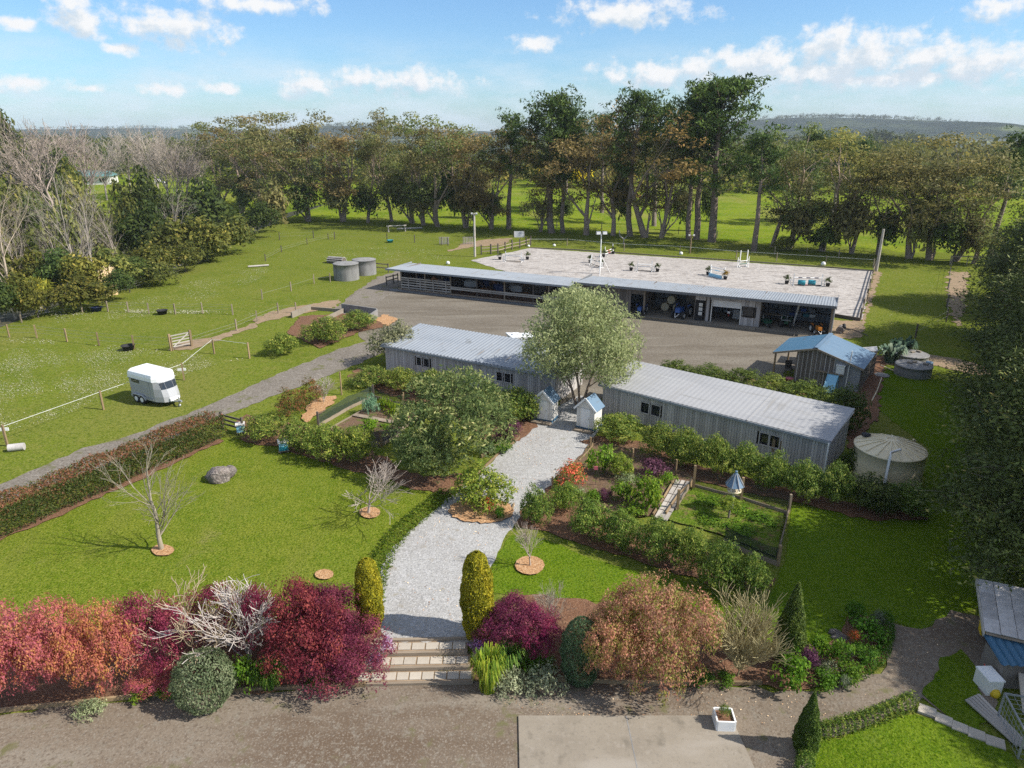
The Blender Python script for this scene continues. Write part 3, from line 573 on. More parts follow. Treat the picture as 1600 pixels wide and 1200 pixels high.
sheet('grass_patch', [(1440, 1085), (1470, 1030), (1500, 1015), (1530, 1050), (1545, 1130), (1520, 1150), (1480, 1125)], .045, M['shadelawn'], .12, .3, seed=7)
sheet('gravel_path', [(592, 1004), (588, 965), (589, 915), (604, 868), (642, 828), (685, 793), (703, 776), (745, 745), (775, 715), (812, 686), (842, 662), (872, 636), (905, 618), (952, 632), (944, 660), (928, 684), (905, 722), (872, 742), (850, 772), (815, 808), (790, 838), (768, 884), (752, 925), (738, 1004)], .03, M['gravel'], .05, .35, .8, seed=8)
sheet('yard', [(590, 548), (560, 525), (523, 482), (560, 452), (612, 440), (640, 436), (760, 452), (1010, 488), (1200, 508), (1300, 520), (1340, 548), (1330, 560), (1225, 580), (1215, 620), (1120, 590), (1030, 575), (960, 600), (925, 640), (880, 640), (868, 600), (800, 570), (668, 520), (606, 555)], .02, M['yard'], .15, .6, seed=9)
sheet('lane', [(-160, 840), (0, 757), (130, 700), (200, 682), (330, 632), (440, 582), (530, 545), (583, 530), (612, 545), (545, 575), (440, 614), (345, 652), (200, 716), (0, 789), (-160, 870)], .024, M['lane'], .1, .5, seed=10)
sheet('lane', [(540, 470), (590, 432), (640, 418), (650, 430), (625, 452), (580, 478)], .026, M['lane'], .2, .6, seed=11)
sheet('arena', [(736, 407), (828, 388), (1364, 424), (1346, 500), (1290, 494), (900, 462)], .03, M['sand'], .08, .8, seed=12)
sheet('arena_track', [(1346, 502), (1300, 500), (1300, 530), (1345, 528), (1362, 470), (1378, 425), (1366, 424)], .026, M['dirt'], .15, .4, seed=13)
for k, pts in enumerate([
    [(366, 664), (385, 648), (450, 660), (560, 690), (640, 740), (700, 745), (735, 735), (720, 765), (690, 775), (600, 750), (520, 728), (440, 702), (385, 692)],
    [(543, 590), (560, 575), (700, 600), (850, 645), (840, 668), (812, 690), (760, 690), (700, 650), (600, 615)],
    [(905, 690), (930, 682), (1000, 690), (1060, 720), (1240, 765), (1380, 800), (1440, 798), (1450, 812), (1360, 815), (1240, 785), (1060, 745), (985, 715)],
    [(812, 800), (860, 760), (905, 775), (1000, 825), (1160, 890), (1212, 905), (1200, 930), (1130, 918), (1000, 880), (895, 846), (840, 828), (815, 825)],
    [(-160, 1135), (0, 1113), (230, 1088), (460, 1078), (575, 1072), (590, 1040), (606, 1000), (570, 965), (560, 955), (400, 985), (300, 975), (150, 980), (-150, 985)],
    [(732, 1066), (870, 1064), (1000, 1070), (1180, 1070), (1262, 1078), (1335, 1062), (1380, 1035), (1390, 1000), (1384, 968), (1330, 960), (1300, 1000), (1255, 1030), (1200, 1005), (1110, 1000), (1100, 960), (900, 935), (800, 930), (742, 985)],
    [(1030, 578), (1200, 600), (1330, 640), (1370, 660), (1385, 560), (1340, 545), (1320, 640), (1215, 600)],
    [(1318, 655), (1362, 560), (1372, 590), (1372, 640), (1350, 690), (1330, 710)],
    [(448, 520), (470, 495), (545, 490), (600, 500), (610, 510), (560, 520), (500, 545)],
    [(-160, 912), (0, 836), (180, 756), (345, 682), (350, 690), (180, 768), (0, 848), (-160, 925)]]):
    sheet('mulch_bed', pts, .04+.004*k, M['mulch'], .1, .4, .7 if k in (4, 5) else None, seed=20+k)
sheet('garden_bed', [(868, 745), (905, 715), (925, 690), (985, 700), (1060, 722), (1085, 755), (1030, 812), (940, 800), (880, 775)], .085, M['soil'], .08, .4, seed=40)
sheet('garden_bed', [(1088, 758), (1228, 792), (1212, 872), (1120, 835), (1040, 812)], .09, M['weeds'], .05, .4, seed=41)
for k, (px, py, rx, ry) in enumerate([(255, 862, 18, 9), (578, 803, 17, 9), (507, 900, 15, 8), (828, 886, 23, 15), (752, 800, 52, 20)]):
    sheet('mulch_ring', [(px+rx*math.cos(a*.5236), py+ry*math.sin(a*.5236)) for a in range(12)], .10, M['chips'], .05, .2, seed=50+k)
sheet('wood_chip_patch', [(470, 655), (490, 625), (525, 620), (522, 632), (495, 650), (480, 662)], .095, M['chips'], .1, .3, seed=60)
sheet('wood_chip_patch', [(586, 500), (600, 492), (622, 500), (605, 512)], .095, M['chips'], .1, .3, seed=61)
sheet('bare_earth', [(700, 393), (735, 386), (790, 383), (800, 372), (760, 374), (725, 380)], .03, M['dirt'], .25, .6, seed=62)
sheet('bare_earth', [(1482, 425), (1510, 425), (1508, 480), (1496, 510), (1480, 470)], .03, M['dirt'], .25, .6, seed=63)
sheet('track', [(1360, 560), (1420, 548), (1500, 562), (1600, 590), (1600, 600), (1500, 580), (1430, 566), (1380, 570)], .035, M['dirt'], .12, .5, seed=64)
sheet('worn_strip', [(395, 500), (420, 488), (470, 478), (530, 468), (528, 480), (470, 490), (425, 500), (402, 507)], .03, M['dirt'], .18, .5, seed=65)
sheet('worn_strip', [(262, 547), (280, 535), (330, 528), (400, 505), (402, 511), (335, 534), (300, 547)], .03, M['dirt'], .15, .5, seed=66)

# concrete apron in the foreground
c = [at(810, 1121), at(1141, 1121), at(1164, 1200)]
A0 = at(810, 1121); A1 = at(1141, 1121); B1 = at(1180, 1260); dx = (A1-A0)
sl_ = MB().prism([(A0.x, A0.y), (A0.x+.05, A0.y-6), (A0.x+dx.x+.4, A0.y-6), (A1.x, A1.y)][::-1], -.55, -.315).build('concrete_slab', M['concrete'])
tag(sl_, kind='structure')
jt = MB(); q0, q1 = at(978, 1121), at(990, 1200)
jt.bar((q0.x, q0.y-.02, -.3135), (q0.x+.08, q0.y-5.8, -.3135), .035, .004).build('control_joint', M['concdark'], sl_)
# ------------------------------------------------------------------ buildings
ubox = MB().box((0, 0, 0), (1, 1, 1))
_pm = {}
def piece(name, m, parent, c, d, rz=0, ry=0, rx=0):
    """one board, rail or panel: shares a unit box mesh per material"""
    if m.name not in _pm:
        me = bpy.data.meshes.new('piece_'+m.name.replace(' ', '_')); me.from_pydata(ubox.v, [], ubox.f); me.materials.append(m); _pm[m.name] = me
    o = meobj(name, _pm[m.name], parent, c); o.scale = d; o.rotation_euler = (rx, ry, rz); return o
def pbar(name, m, parent, p, q, w, h):
    p, q = Vector(p), Vector(q); d = q-p; L = d.length
    return piece(name, m, parent, (p+q)/2, (L, w, h), rz=math.atan2(d.y, d.x), ry=-math.asin(max(-1, min(1, d.z/L))))
def boards(parent, m, x0, x1, y, z0, ztop, w=.2, holes=(), name='board', gap=.014, t=.03, seed=0, axis='x'):
    rng = np.random.default_rng(seed); n = max(1, round((x1-x0)/w)); w = (x1-x0)/n
    for i in range(n):
        a = x0+i*w; cx = a+w/2; top = ztop(cx) if callable(ztop) else ztop; spans = [(z0, top)]
        for (h0, h1, hz0, hz1) in holes:
            if a+w > h0+.03 and a < h1-.03:
                spans = [s for q in spans for s in ((q[0], min(q[1], hz0)), (max(q[0], hz1), q[1])) if s[1]-s[0] > .05]
        off = float(rng.uniform(-.006, .006))
        for s in spans:
            c = (cx, y+off, (s[0]+s[1])/2); d = (w-gap, t, s[1]-s[0]-float(rng.uniform(0, .01)))
            if axis == 'y': c = (y+off, cx, c[2]); d = (t, w-gap, d[2])
            piece(name, m, parent, c, d)
def corrugated(name, x0, x1, y0, y1, z0, z1, m, parent, period=.2, amp=.022, per=6):
    n = int((x1-x0)/period*per); xs = np.linspace(x0, x1, n+1); zz = amp*np.cos(xs/period*2*math.pi)
    V = np.concatenate([np.stack([xs, np.full(n+1, y0), z0+zz], 1), np.stack([xs, np.full(n+1, y1), z1+zz], 1)]); k = np.arange(n)
    return meobj(name, npmesh(name, V, np.stack([k, k+1, n+2+k, n+1+k], 1), m, smooth=True), parent)
def window(parent, x0, x1, y, z0, z1, wm, mull=True, depth=.14):
    f = MB(); t = .06
    for a, b, c, d in ((x0-t, x1+t, z1, z1+t), (x0-t, x1+t, z0-t, z0), (x0-t, x0, z0, z1), (x1, x1+t, z0, z1)): f.box(((a+b)/2, y-.03, (c+d)/2), (b-a, .05, d-c))
    w = f.build('window', wm, parent)
    MB().box(((x0+x1)/2, y+depth, (z0+z1)/2), (x1-x0, .02, z1-z0)).build('pane', M['glass'], w)
    return w
def stable(label, A, ang, L, D, zf, zb, roofm, wins, seed, over=.18, amp=.022):
    r = empty('timber_stable', (A[0], A[1], 0), math.radians(ang), label, 'stable', 'long timber stables')
    w = MB(); t = .06
    for (a, b) in [(0, L)]: w.box(((a+b)/2, .30, zf/2-.06), (b-a-.1, .05, zf-.16))
    w.box((L/2, D, zb/2), (L, t, zb-.05)); w.add([(0, 0, 0), (0, D, 0), (0, D, zb-.04), (0, 0, zf-.04), (t, 0, 0), (t, D, 0), (t, D, zb-.04), (t, 0, zf-.04)], [(0, 3, 2, 1), (4, 5, 6, 7), (0, 1, 5, 4), (3, 7, 6, 2), (0, 4, 7, 3), (1, 2, 6, 5)])
    w.build('wall', M['wooddk'], r)
    boards(r, M['wood'], 0, L, -.02, .02, zf-.13, .17, [(a-.06, b+.06, z0-.06, z1+.06) for a, b, z0, z1 in wins], seed=seed)
    zt_ = lambda y: zf+(zb-zf)*y/D-.1
    boards(r, M['wood'], 0, D, L+.02, .02, zt_, .17, seed=seed+1, axis='y')
    for a, b, z0, z1 in wins: window(r, a, b, -.02, z0, z1, M['wood'])
    sl = (zb-zf)/D
    corrugated('roof', -over, L+over, -.32, D+.2, zf+.03-.32*sl, zb+.03+.2*sl, roofm, r, .31, amp)
    MB().add([(-over, -.30, zf-.34*sl-.05), (L+over, -.30, zf-.34*sl-.05), (L+over, D+.18, zb+.18*sl-.05), (-over, D+.18, zb+.18*sl-.05)]+[(-over, -.30, zf-.34*sl-.005), (L+over, -.30, zf-.34*sl-.005), (L+over, D+.18, zb+.18*sl-.005), (-over, D+.18, zb+.18*sl-.005)],
         [(3, 2, 1, 0), (4, 5, 6, 7), (0, 1, 5, 4), (1, 2, 6, 5), (2, 3, 7, 6), (3, 0, 4, 7)]).build('roof_frame', M['wood'], r)
    MB().box((L/2, -.36, zf-.1), (L+2*over, .07, .13)).build('gutter', M['zinc'], r)
    return r
def lx(A, ang, px, z=1.):
    """distance along a wall line at which photo column px meets it"""
    u = (px-800)/F; dx, dy = math.cos(math.radians(ang)), math.sin(math.radians(ang))
    return (u*(A[1]*CP+(HC-z)*SP)-A[0])/(dx-u*dy*CP)
S1 = ((-10.05, 53.0), -29.3); S2 = ((6.12, 43.93), -38.8)
w1 = [(lx(*S1, a), lx(*S1, b), .95, 1.6) for a, b in ((652, 659), (663, 671), (777, 785), (789, 798))]
w2 = [(lx(*S2, a), lx(*S2, b), .85, 1.55) for a, b in ((1002, 1014), (1018, 1031), (1187, 1200), (1203, 1217))]
st1 = stable('long grey timber stable with ribbed iron roof left of the olive tree', *S1, 15., 4.6, 2.2, 2.7, M['zinc'], w1, 1)
st2 = stable('long grey timber stable with smooth pale roof beside the round water tank', *S2, 14.45, 4.0, 2.2, 2.65, M['zincpale'], w2, 5, amp=.006)
for k in range(1, 3):       # lapped sheet ends across the pale roof
    piece('roof_seam', M['zincpale'], st2, (14.45*k/3+.3, 1.9, 2.2+.03+.45*1.9/4.1+.03), (.05, 4.5, .02), rx=math.atan2(.45, 4.1))
MB().tube([(14.55, -.42, 2.1), (14.55, -.42, .1)], .05, 8).tube([(14.55, -.36, 2.1), (14.6, 4.1, 2.5)], .045, 6).build('downpipe', M['white'], st2)
for dx in (11.55, 11.9): piece('rust_patch', M['dirt'], st2, (dx, -.04, .95), (.16, .02, .8))
# ------ long open barn
BA, BANG = (-13.45, 83.5), -25.4
barn = empty('horse_barn', (BA[0], BA[1], 0), math.radians(BANG), 'long open fronted barn with horse stalls, workshop bays and flat iron roof', 'barn')
bx = lambda px, z=1.: lx(BA, BANG, px, z)
D1 = 4.6; XS = bx(905, 2.6); XE = 47.8; zf1, zb1, zf2, zb2 = 2.55, 2.3, 3.0, 2.65
corrugated('roof', -1.4, XS+.3, -1.0, D1+.2, zf1+.05, zb1, M['zinc'], barn, .25)
corrugated('roof', XS-.2, XE+.25, -1.0, D1+.4, zf2+.06, zb2, M['zinc'], barn, .25)
MB().box(((XS-1.1)/2, -1.03, zf1-.04), (XS+1.7, .08, .2)).box((-1.42, D1/2-.4, zf1-.12), (.06, D1+1.1, .16)).build('fascia', M['zinc'], barn)
MB().box(((XS+XE)/2, -1.03, zf2-.05), (XE-XS+.45, .08, .24)).box((XS-.22, D1/2-.4, zf2-.15), (.06, D1+1.1, .22)).box((XE+.26, D1/2-.4, zf2-.15), (.06, D1+1.3, .22)).build('fascia', M['fascia'], barn)
fl = MB(); fl.box((XS/2-.2, D1/2-.2, .05), (XS+.2, D1+.4, .06)); fl.build('stall_floor', M['mulch'], barn)
MB().box((XS/2, -.25, .09), (XS+.4, .18, .18)).build('sill', M['timber'], barn)
MB().box((XS/2-.5, -.75, .03), (XS+1, .9, .05)).build('apron', M['fascia'], barn)
ppx = [628, 652, 665, 692, 705, 746, 789, 834, 858, 880, 896]
pxs = [bx(p) for p in ppx]; sq = Vector((.12, .12))
for i, x in enumerate(pxs): piece('post', M['timber'] if i % 2 == 0 else M['darkpost'], barn, (x, -.1, zf1/2), (.13, .13, zf1))
for i in range(9): piece('post', M['darkpost'], barn, (XS*i/8, D1-.1, zb1/2), (.13, .13, zb1))
rh = lambda x: 1.45 if x < pxs[4] else .95
for a, b in zip(pxs, pxs[1:]):
    hi = a < pxs[4]-.1
    for z in ((.35, .65, .95, 1.25, 1.5) if hi else (.75, .95)): piece('rail', M['railgrey'], barn, ((a+b)/2, -.2+.01*z, z), (b-a-.02, .04, .15))
    if hi: piece('batten', M['railgrey'], barn, ((a+b)/2, -.25, .9), (.12, .04, 1.4))
for x in pxs[::2]:
    for z in (.6, 1.0, 1.4): pbar('rail', M['darkpost'], barn, (x, 0, z), (x, D1-.2, z+.15), .04, .15)
    pbar('brace', M['darkpost'], barn, (x+.1, .1, 1.55), (x+.1, D1-.4, zb1-.1), .06, .12)
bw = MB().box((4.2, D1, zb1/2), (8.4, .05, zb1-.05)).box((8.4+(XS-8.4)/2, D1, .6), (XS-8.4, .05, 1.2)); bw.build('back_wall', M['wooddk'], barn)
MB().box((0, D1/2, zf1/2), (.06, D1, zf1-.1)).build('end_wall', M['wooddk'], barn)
for x in (bx(715), bx(770), bx(818)): piece('hay_feeder', M['wooddk'], barn, (x, D1-.5, .7), (1.6, .6, .9))
# workshop end
x_a, x_b, x_c, x_d = XS+.3, bx(985), bx(1007), bx(1085); x_e = bx(1187); x_w = bx(1172)
MB().box(((XS+XE)/2, D1/2-.4, .05), (XE-XS, D1+.7, .10)).build('floor_slab', M['concrete'], barn)
MB().box(((XS+XE)/2, D1, zb2/2), (XE-XS, .05, zb2-.05)).box((XE, D1/2, zb2/2), (.06, D1, zb2)).build('back_wall', M['zinc'], barn)
for x in np.arange(x_c, XE, .9): piece('wall_batten', M['darkpost'], barn, (float(x), D1-.07, zb2/2), (.06, .06, zb2-.1))
for z in (1.0, 1.75): piece('girt', M['darkpost'], barn, ((x_c+XE)/2, D1-.12, z), (XE-x_c, .05, .08))
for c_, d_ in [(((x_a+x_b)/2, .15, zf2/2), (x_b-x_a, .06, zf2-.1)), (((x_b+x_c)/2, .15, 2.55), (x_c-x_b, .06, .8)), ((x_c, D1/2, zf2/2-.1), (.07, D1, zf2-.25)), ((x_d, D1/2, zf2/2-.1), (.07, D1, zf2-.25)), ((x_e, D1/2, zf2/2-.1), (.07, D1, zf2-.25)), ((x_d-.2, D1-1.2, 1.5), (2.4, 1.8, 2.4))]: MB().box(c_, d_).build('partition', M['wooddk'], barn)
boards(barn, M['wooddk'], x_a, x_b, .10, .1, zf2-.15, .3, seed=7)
gd0, gd1 = bx(1112), bx(1156); d0, d1 = bx(1086.5), bx(1098); n0, n1 = bx(1161), bx(1175)
holes = [(gd0, gd1, 0, 2.35), (d0, d1, 0, 2.2), (n0, n1, .95, 2.0)]
boards(barn, M['wood'], x_d+.02, x_e-.02, -.02, .11, zf2-.2, .36, holes, seed=8)
for x in np.arange(x_d+.36, x_e-.2, .36):
    if not any(h[0]-.1 < x < h[1]+.1 for h in holes): piece('batten', M['darkpost'], barn, (float(x), -.05, 1.45), (.06, .03, 2.55))
MB().box(((gd0+gd1)/2, .06, 2.05), (gd1-gd0, .06, .68)).build('roller_door', M['white'], barn)
MB().box((gd0-.05, -.04, 1.2), (.1, .05, 2.3)).box((gd1+.05, -.04, 1.2), (.1, .05, 2.3)).build('door_frame', M['cream'], barn)
dr = MB().box(((d0+d1)/2, .03, 1.15), (d1-d0, .06, 2.1)).build('door', M['black'], barn)
for z in (.85, 1.3, 1.75): MB().box(((d0+d1)/2+.12, -.02, z), (.36, .03, .34)).build('pane', M['cream'], dr)
window(barn, n0, n1, -.03, 1.0, 1.95, M['darkpost'])
for x in (x_c, XE-.05): piece('post', M['timber'], barn, (x, -.2, zf2/2), (.16, .16, zf2))
MB().box((XE+.05, .1, zf2/2), (.14, .3, zf2)).tube([(XE+.1, -.95, zf2), (XE+.12, -.15, .1)], .06, 8).build('corner_trim', M['zincpale'], barn)
MB().box(((x_d+x_e)/2-.1, -.6, .08), (x_e-x_d-.2, .9, .14)).build('step', M['concrete'], barn)
MB().box(((x_b+x_d)/2-.5, -.75, .04), (x_d-x_b, .5, .06)).build('edging', M['dirt'], barn)
BM = barn.matrix_basis if False else Matrix.Translation((BA[0], BA[1], 0)) @ Matrix.Rotation(math.radians(BANG), 4, 'Z')
def inb(x, y, z=0.): return BM @ Vector((x, y, z))
bz = math.radians(BANG)
# shelves and clutter in the right bay
sx_ = bx(1250); sh = empty('storage_shelf', inb(sx_, D1-.55, .1), bz, 'tall shelf of tools and bins in the right barn bay', 'shelf')
MB().box((-1.3, 0, 1.1), (.06, .45, 2.2)).box((1.3, 0, 1.1), (.06, .45, 2.2)).build('upright', M['zincpale'], sh)
for z in (.5, 1.05, 1.6): piece('shelf_board', M['zincpale'], sh, (0, 0, z), (2.6, .45, .04))
bn = ['blue', 'white', 'red', 'grey', 'green', 'teal']
bins = {k: None for k in bn}
for i, (x, z, mk) in enumerate([(-1., .52, 'blue'), (-.4, .52, 'grey'), (.3, .52, 'teal'), (.9, .52, 'white'), (-.9, 1.07, 'navy'), (0, 1.07, 'blue'), (.8, 1.07, 'grey'), (-1, 1.62, 'tan'), (-.1, 1.62, 'navy'), (.7, 1.62, 'white')]):
    b = MB().box((0, 0, .15), (.5, .34, .3), top=1.12).box((0, 0, .31), (.6, .42, .03)).build('storage_bin', M[mk]); b.matrix_world = Matrix.Translation(inb(sx_+x, D1-.55, .1+z)) @ Matrix.Rotation(bz, 4, 'Z')
    tag(b, 'small %s storage bin on the %s shelf of the barn rack, %s' % ({'tan': 'beige'}.get(mk, mk), {.52: 'lowest', 1.07: 'middle', 1.62: 'top'}[z], 'left' if x < -.5 else 'right' if x > .5 else 'middle'), 'bin', 'bins on the barn rack')
def tractor(name, label, pos, rz, body, scale=1., cabin=False):
    t = empty(name, pos, rz, label, 'tractor'); t.scale = (scale,)*3
    MB().box((.65, 0, .95), (1.3, .6, .5), top=.92).box((1.33, 0, .9), (.06, .5, .4)).box((-.25, 0, .75), (.9, .5, .35)).build('bonnet', body, t)
    MB().box((-.45, 0, 1.1), (.5, .5, .12)).box((-.68, 0, 1.35), (.1, .48, .45)).build('seat', M['black'], t)
    for s in (-1, 1):
        w = MB().tube([(-.4, s*.5, .65), (-.4, s*.85, .65)], .65, 20).build('wheel', M['black'], t)
        MB().tube([(-.4, s*.84, .65), (-.4, s*.88, .65)], .36, 16).build('rim', M['white'], w)
        w = MB().tube([(1.05, s*.5, .38), (1.05, s*.72, .38)], .38, 16).build('wheel', M['black'], t)
        MB().tube([(1.05, s*.71, .38), (1.05, s*.74, .38)], .2, 12).build('rim', M['white'], w)
        MB().tube([(-1.05, s*.68, .95), (-.8, s*.68, 1.3), (-.2, s*.68, 1.36), (.1, s*.68, 1.15)], .05, 6).box((-.45, s*.68, 1.33), (.8, .3, .05)).build('mudguard', body, t)
    MB().tube([(.05, 0, 1.1), (-.15, 0, 1.45)], .03, 6).tube([(-.15+.05*math.cos(a)*0, .2*math.cos(a), 1.45+.2*math.sin(a)*.5) for a in np.linspace(0, 6.28, 12)], .02, 5).build('steering_wheel', M['black'], t)
    MB().tube([(-.9, -.55, .7), (-.9, -.55, 2.1), (-.9, .55, 2.1), (-.9, .55, .7)], .04, 6).tube([(.6, .15, 1.2), (.6, .15, 1.75)], .03, 6).build('roll_bar', M['black'], t)
    MB().bar((1.35, -.25, .6), (1.9, 0, .3), .06).bar((1.35, .25, .6), (1.9, 0, .3), .06).build('drawbar', M['white'], t)
    return t
tractor('tractor', 'blue tractor with pale wheels parked in the barn bay beside the board wall', inb(bx(1062, .3), .9, .1), bz-1.75, M['blue'], .92)
tractor('tractor', 'second blue tractor half hidden behind the olive tree in the barn', inb(bx(1000, .3), .3, .1), bz-1.5, M['blue'], .7)
def quad(label, pos, rz, m1):
    q = empty('quad_bike', pos, rz, label, 'quad bike')
    for sx in (-.6, .6):
        for sy in (-.42, .42):
            w = MB().tube([(sx, sy-.13, .3), (sx, sy+.13, .3)], .3, 16).build('wheel', M['black'], q); MB().tube([(sx, sy-.14, .3), (sx, sy+.14, .3)], .14, 10).build('rim', M['metal'], w)
    MB().box((0, 0, .5), (1.5, .35, .25)).box((.6, 0, .72), (.55, .9, .08)).box((-.6, 0, .72), (.6, .95, .08)).build('body', m1, q)
    MB().box((-.2, 0, .8), (.7, .32, .14)).build('seat', M['black'], q)
    MB().tube([(.35, 0, .7), (.25, 0, 1.05)], .03, 6).tube([(.2, -.4, 1.08), (.25, 0, 1.05), (.2, .4, 1.08)], .025, 6).build('handlebar', M['metal'], q)
    MB().box((.9, 0, .8), (.4, .8, .03)).build('rack', M['metal'], q)
    return q
quad('dark quad bike parked between the bench and leaning pole in the barn', inb(bx(1228), 1.6, .1), bz-1.57, M['green'])
mb = empty('motorbike', inb(bx(1135), 1.3, .1), bz-1.4, 'red and white motorbike standing under the half open roller door', 'motorbike')
for sx in (-.65, .65):
    w = MB().tube([(sx, -.06, .33), (sx, .06, .33)], .33, 20).build('wheel', M['black'], mb); MB().tube([(sx, -.065, .33), (sx, .065, .33)], .2, 14).build('rim', M['metal'], w)
MB().box((.1, 0, .55), (.55, .22, .35)).tube([(.65, 0, .33), (.45, 0, 1.0)], .04, 6).tube([(-.65, 0, .33), (-.1, 0, .5)], .05, 6).build('frame', M['black'], mb)
MB().box((.15, 0, .85), (.55, .24, .22), top=.7).box((.7, 0, .72), (.4, .12, .05)).build('fuel_tank', M['red'], mb)
MB().box((-.4, 0, .88), (.75, .22, .1), ry=.12).build('seat', M['black'], mb); MB().box((.58, 0, .98), (.1, .24, .2)).build('fairing', M['white'], mb); MB().box((-.7, 0, .8), (.35, .14, .04), ry=.3).build('rear_mudguard', M['white'], mb)
MB().tube([(.42, -.38, 1.08), (.46, 0, 1.04), (.42, .38, 1.08)], .02, 6).build('handlebar', M['metal'], mb)
cab = MB().box((0, 0, .45), (1.0, .5, .9)).box((0, -.26, .45), (.9, .03, .8)).box((0, -.29, .5), (.08, .03, .06)).build('cabinet', M['white']); cab.matrix_world = Matrix.Translation(inb(bx(1148), 2.6, .1)) @ Matrix.Rotation(bz, 4, 'Z'); tag(cab, 'low white cabinet at the back of the roller door bay', 'cabinet')
bc = empty('work_bench', inb(bx(1204), 2.2, .1), bz, 'timber work bench in the right barn bay beside the partition', 'bench')
piece('bench_top', M['timber'], bc, (0, 0, .9), (1.9, .7, .06))
for x in (-.85, .85):
    for y in (-.28, .28): piece('leg', M['cream'], bc, (x, y, .44), (.08, .08, .87))
lp = MB().tube([(0, 0, 0), (.35, .3, 2.4)], .10, 10).build('leaning_roll', M['cream']); lp.location = inb(bx(1238), 2.0, .1); lp.rotation_euler = (0, 0, bz); tag(lp, 'rolled pale cloth leaning upright in the right barn bay', 'cloth roll')
tractor('ride_on_mower', 'orange and black ride-on mower at the right end of the barn', inb(bx(1276, .3), .2, .1), bz-1.2, M['orange'], .62)
wb = empty('wheelbarrow', inb(bx(1197), .7, .1), bz-1.0, 'green wheelbarrow left in front of the work bench', 'wheelbarrow')
MB().box((0, 0, .5), (.8, .6, .3), top=1.3).build('tray', M['green'], wb); MB().tube([(.6, -.06, .2), (.6, .06, .2)], .2, 14).build('wheel', M['black'], wb)
MB().bar((.6, .15, .22), (-.9, .3, .55), .04).bar((.6, -.15, .22), (-.9, -.3, .55), .04).bar((-.25, .25, .4), (-.3, .25, 0), .04).bar((-.25, -.25, .4), (-.3, -.25, 0), .04).build('frame', M['metal'], wb)
hb = MB()
for i, (x, y, z) in enumerate([(0, 0, .4), (1.1, 0, .4), (2.2, .1, .4), (.5, 0, 1.15)]): pass
for i, (x, y, z) in enumerate([(0, 0, .0), (1.25, .05, .0), (.6, .02, .8)]):
    h = MB().tube([(0, 0, .42), (0, 1.1, .42)], .42, 16).build('hay_bale', M['tan']); h.matrix_world = Matrix.Translation(inb(x_d-3.6+x, 2.6+y, .1+z)) @ Matrix.Rotation(bz, 4, 'Z'); tag(h, 'round straw bale behind the blue tractor in the barn bay, %s' % ('left one', 'right one', 'topmost one')[i], 'hay bale', 'bales in the tractor bay')
# horses, one continuous body each
def skinned(name, Vs, Es, Rs, m, lvl=1):
    me = bpy.data.meshes.new(name); me.from_pydata(Vs, Es, []); o = link(bpy.data.objects.new(name, me))
    sm = o.modifiers.new('s', 'SKIN'); sm.use_smooth_shade = True
    for i, r in enumerate(Rs): me.skin_vertices[0].data[i].radius = (r, r)
    me.skin_vertices[0].data[1].use_root = True
    sb = o.modifiers.new('b', 'SUBSURF'); sb.levels = lvl; sb.render_levels = lvl
    dg = bpy.context.evaluated_depsgraph_get(); nm = bpy.data.meshes.new_from_object(o.evaluated_get(dg)); nm.name = name
    bpy.data.objects.remove(o); bpy.data.meshes.remove(me); nm.materials.clear(); nm.materials.append(m); return nm
def horse_mesh(name, m, low):
    q = -.55 if low else 0
    Vs = [(-.62, 0, 1.18), (0, 0, 1.12), (.55, 0, 1.16), (.82, 0, 1.42+q*.3), (1.12, 0, 1.78+q), (1.3, 0, 1.68+q*1.1), (1.5, 0, 1.42+q*1.3)]
    Es = [(0, 1), (1, 2), (2, 3), (3, 4), (4, 5), (5, 6)]; Rs = [.33, .35, .31, .21, .13, .12, .08]
    for x, y, up in ((.5, .17, 2), (.5, -.17, 2), (-.6, .19, 0), (-.6, -.19, 0)):
        b = len(Vs); hk = up == 0
        Vs += [(x, y, .78), (x-(.10 if hk else -.02), y, .48), (x-(.03 if hk else -.02), y, .12), (x+.03, y, .03)]; Es += [(up, b), (b, b+1), (b+1, b+2), (b+2, b+3)]; Rs += [.15 if hk else .12, .075, .055, .07]
    b = len(Vs); Vs += [(-.95, 0, 1.1), (-1.02, 0, .6)]; Es += [(0, b), (b, b+1)]; Rs += [.06, .07]
    for s in (-.06, .06):
        b = len(Vs); Vs.append((1.1, s, 1.95+q)); Es.append((4, b)); Rs.append(.03)
    return skinned(name, Vs, Es, Rs, m)
hm = {(k, l): horse_mesh('horse', M[k], l) for k, l in (('chestnut', 0), ('baycoat', 0), ('chestnut', 1), ('baycoat', 1))}
def horse(px, y, rz, coat, rug, low, label):
    o = meobj('horse', hm[(coat, low)]); o.location = inb(bx(px), y, .08); o.rotation_euler = (0, 0, bz+rz); tag(o, label, 'horse', 'horses in the barn stalls')
    V = []; n = 14
    for x, r, zc in ((-.98, .24, 1.12), (-.8, .38, 1.15), (-.4, .42, 1.13), (0, .42, 1.11), (.4, .40, 1.14), (.72, .33, 1.2)):
        for k in range(n+1):
            a = math.radians(-35+250*k/n); V.append((x, r*math.cos(a), zc+r*1.02*math.sin(a)-(.12 if k in (0, n) else 0)))
    Q = [(i*(n+1)+k, i*(n+1)+k+1, (i+1)*(n+1)+k+1, (i+1)*(n+1)+k) for i in range(5) for k in range(n)]
    if rug: meobj('rug', npmesh('rug', V, Q, M[rug], smooth=True), o)
horse(648, 1.0, 2.4, 'chestnut', 'navy', 0, 'chestnut horse in navy rug behind the leftmost stall rails')
horse(686, .9, -2.2, 'chestnut', 'navy', 0, 'chestnut horse in navy rug in the second railed stall')
horse(728, 1.6, .2, 'baycoat', 'greyrug', 1, 'bay horse in grey rug with head down beyond the open stall rail')
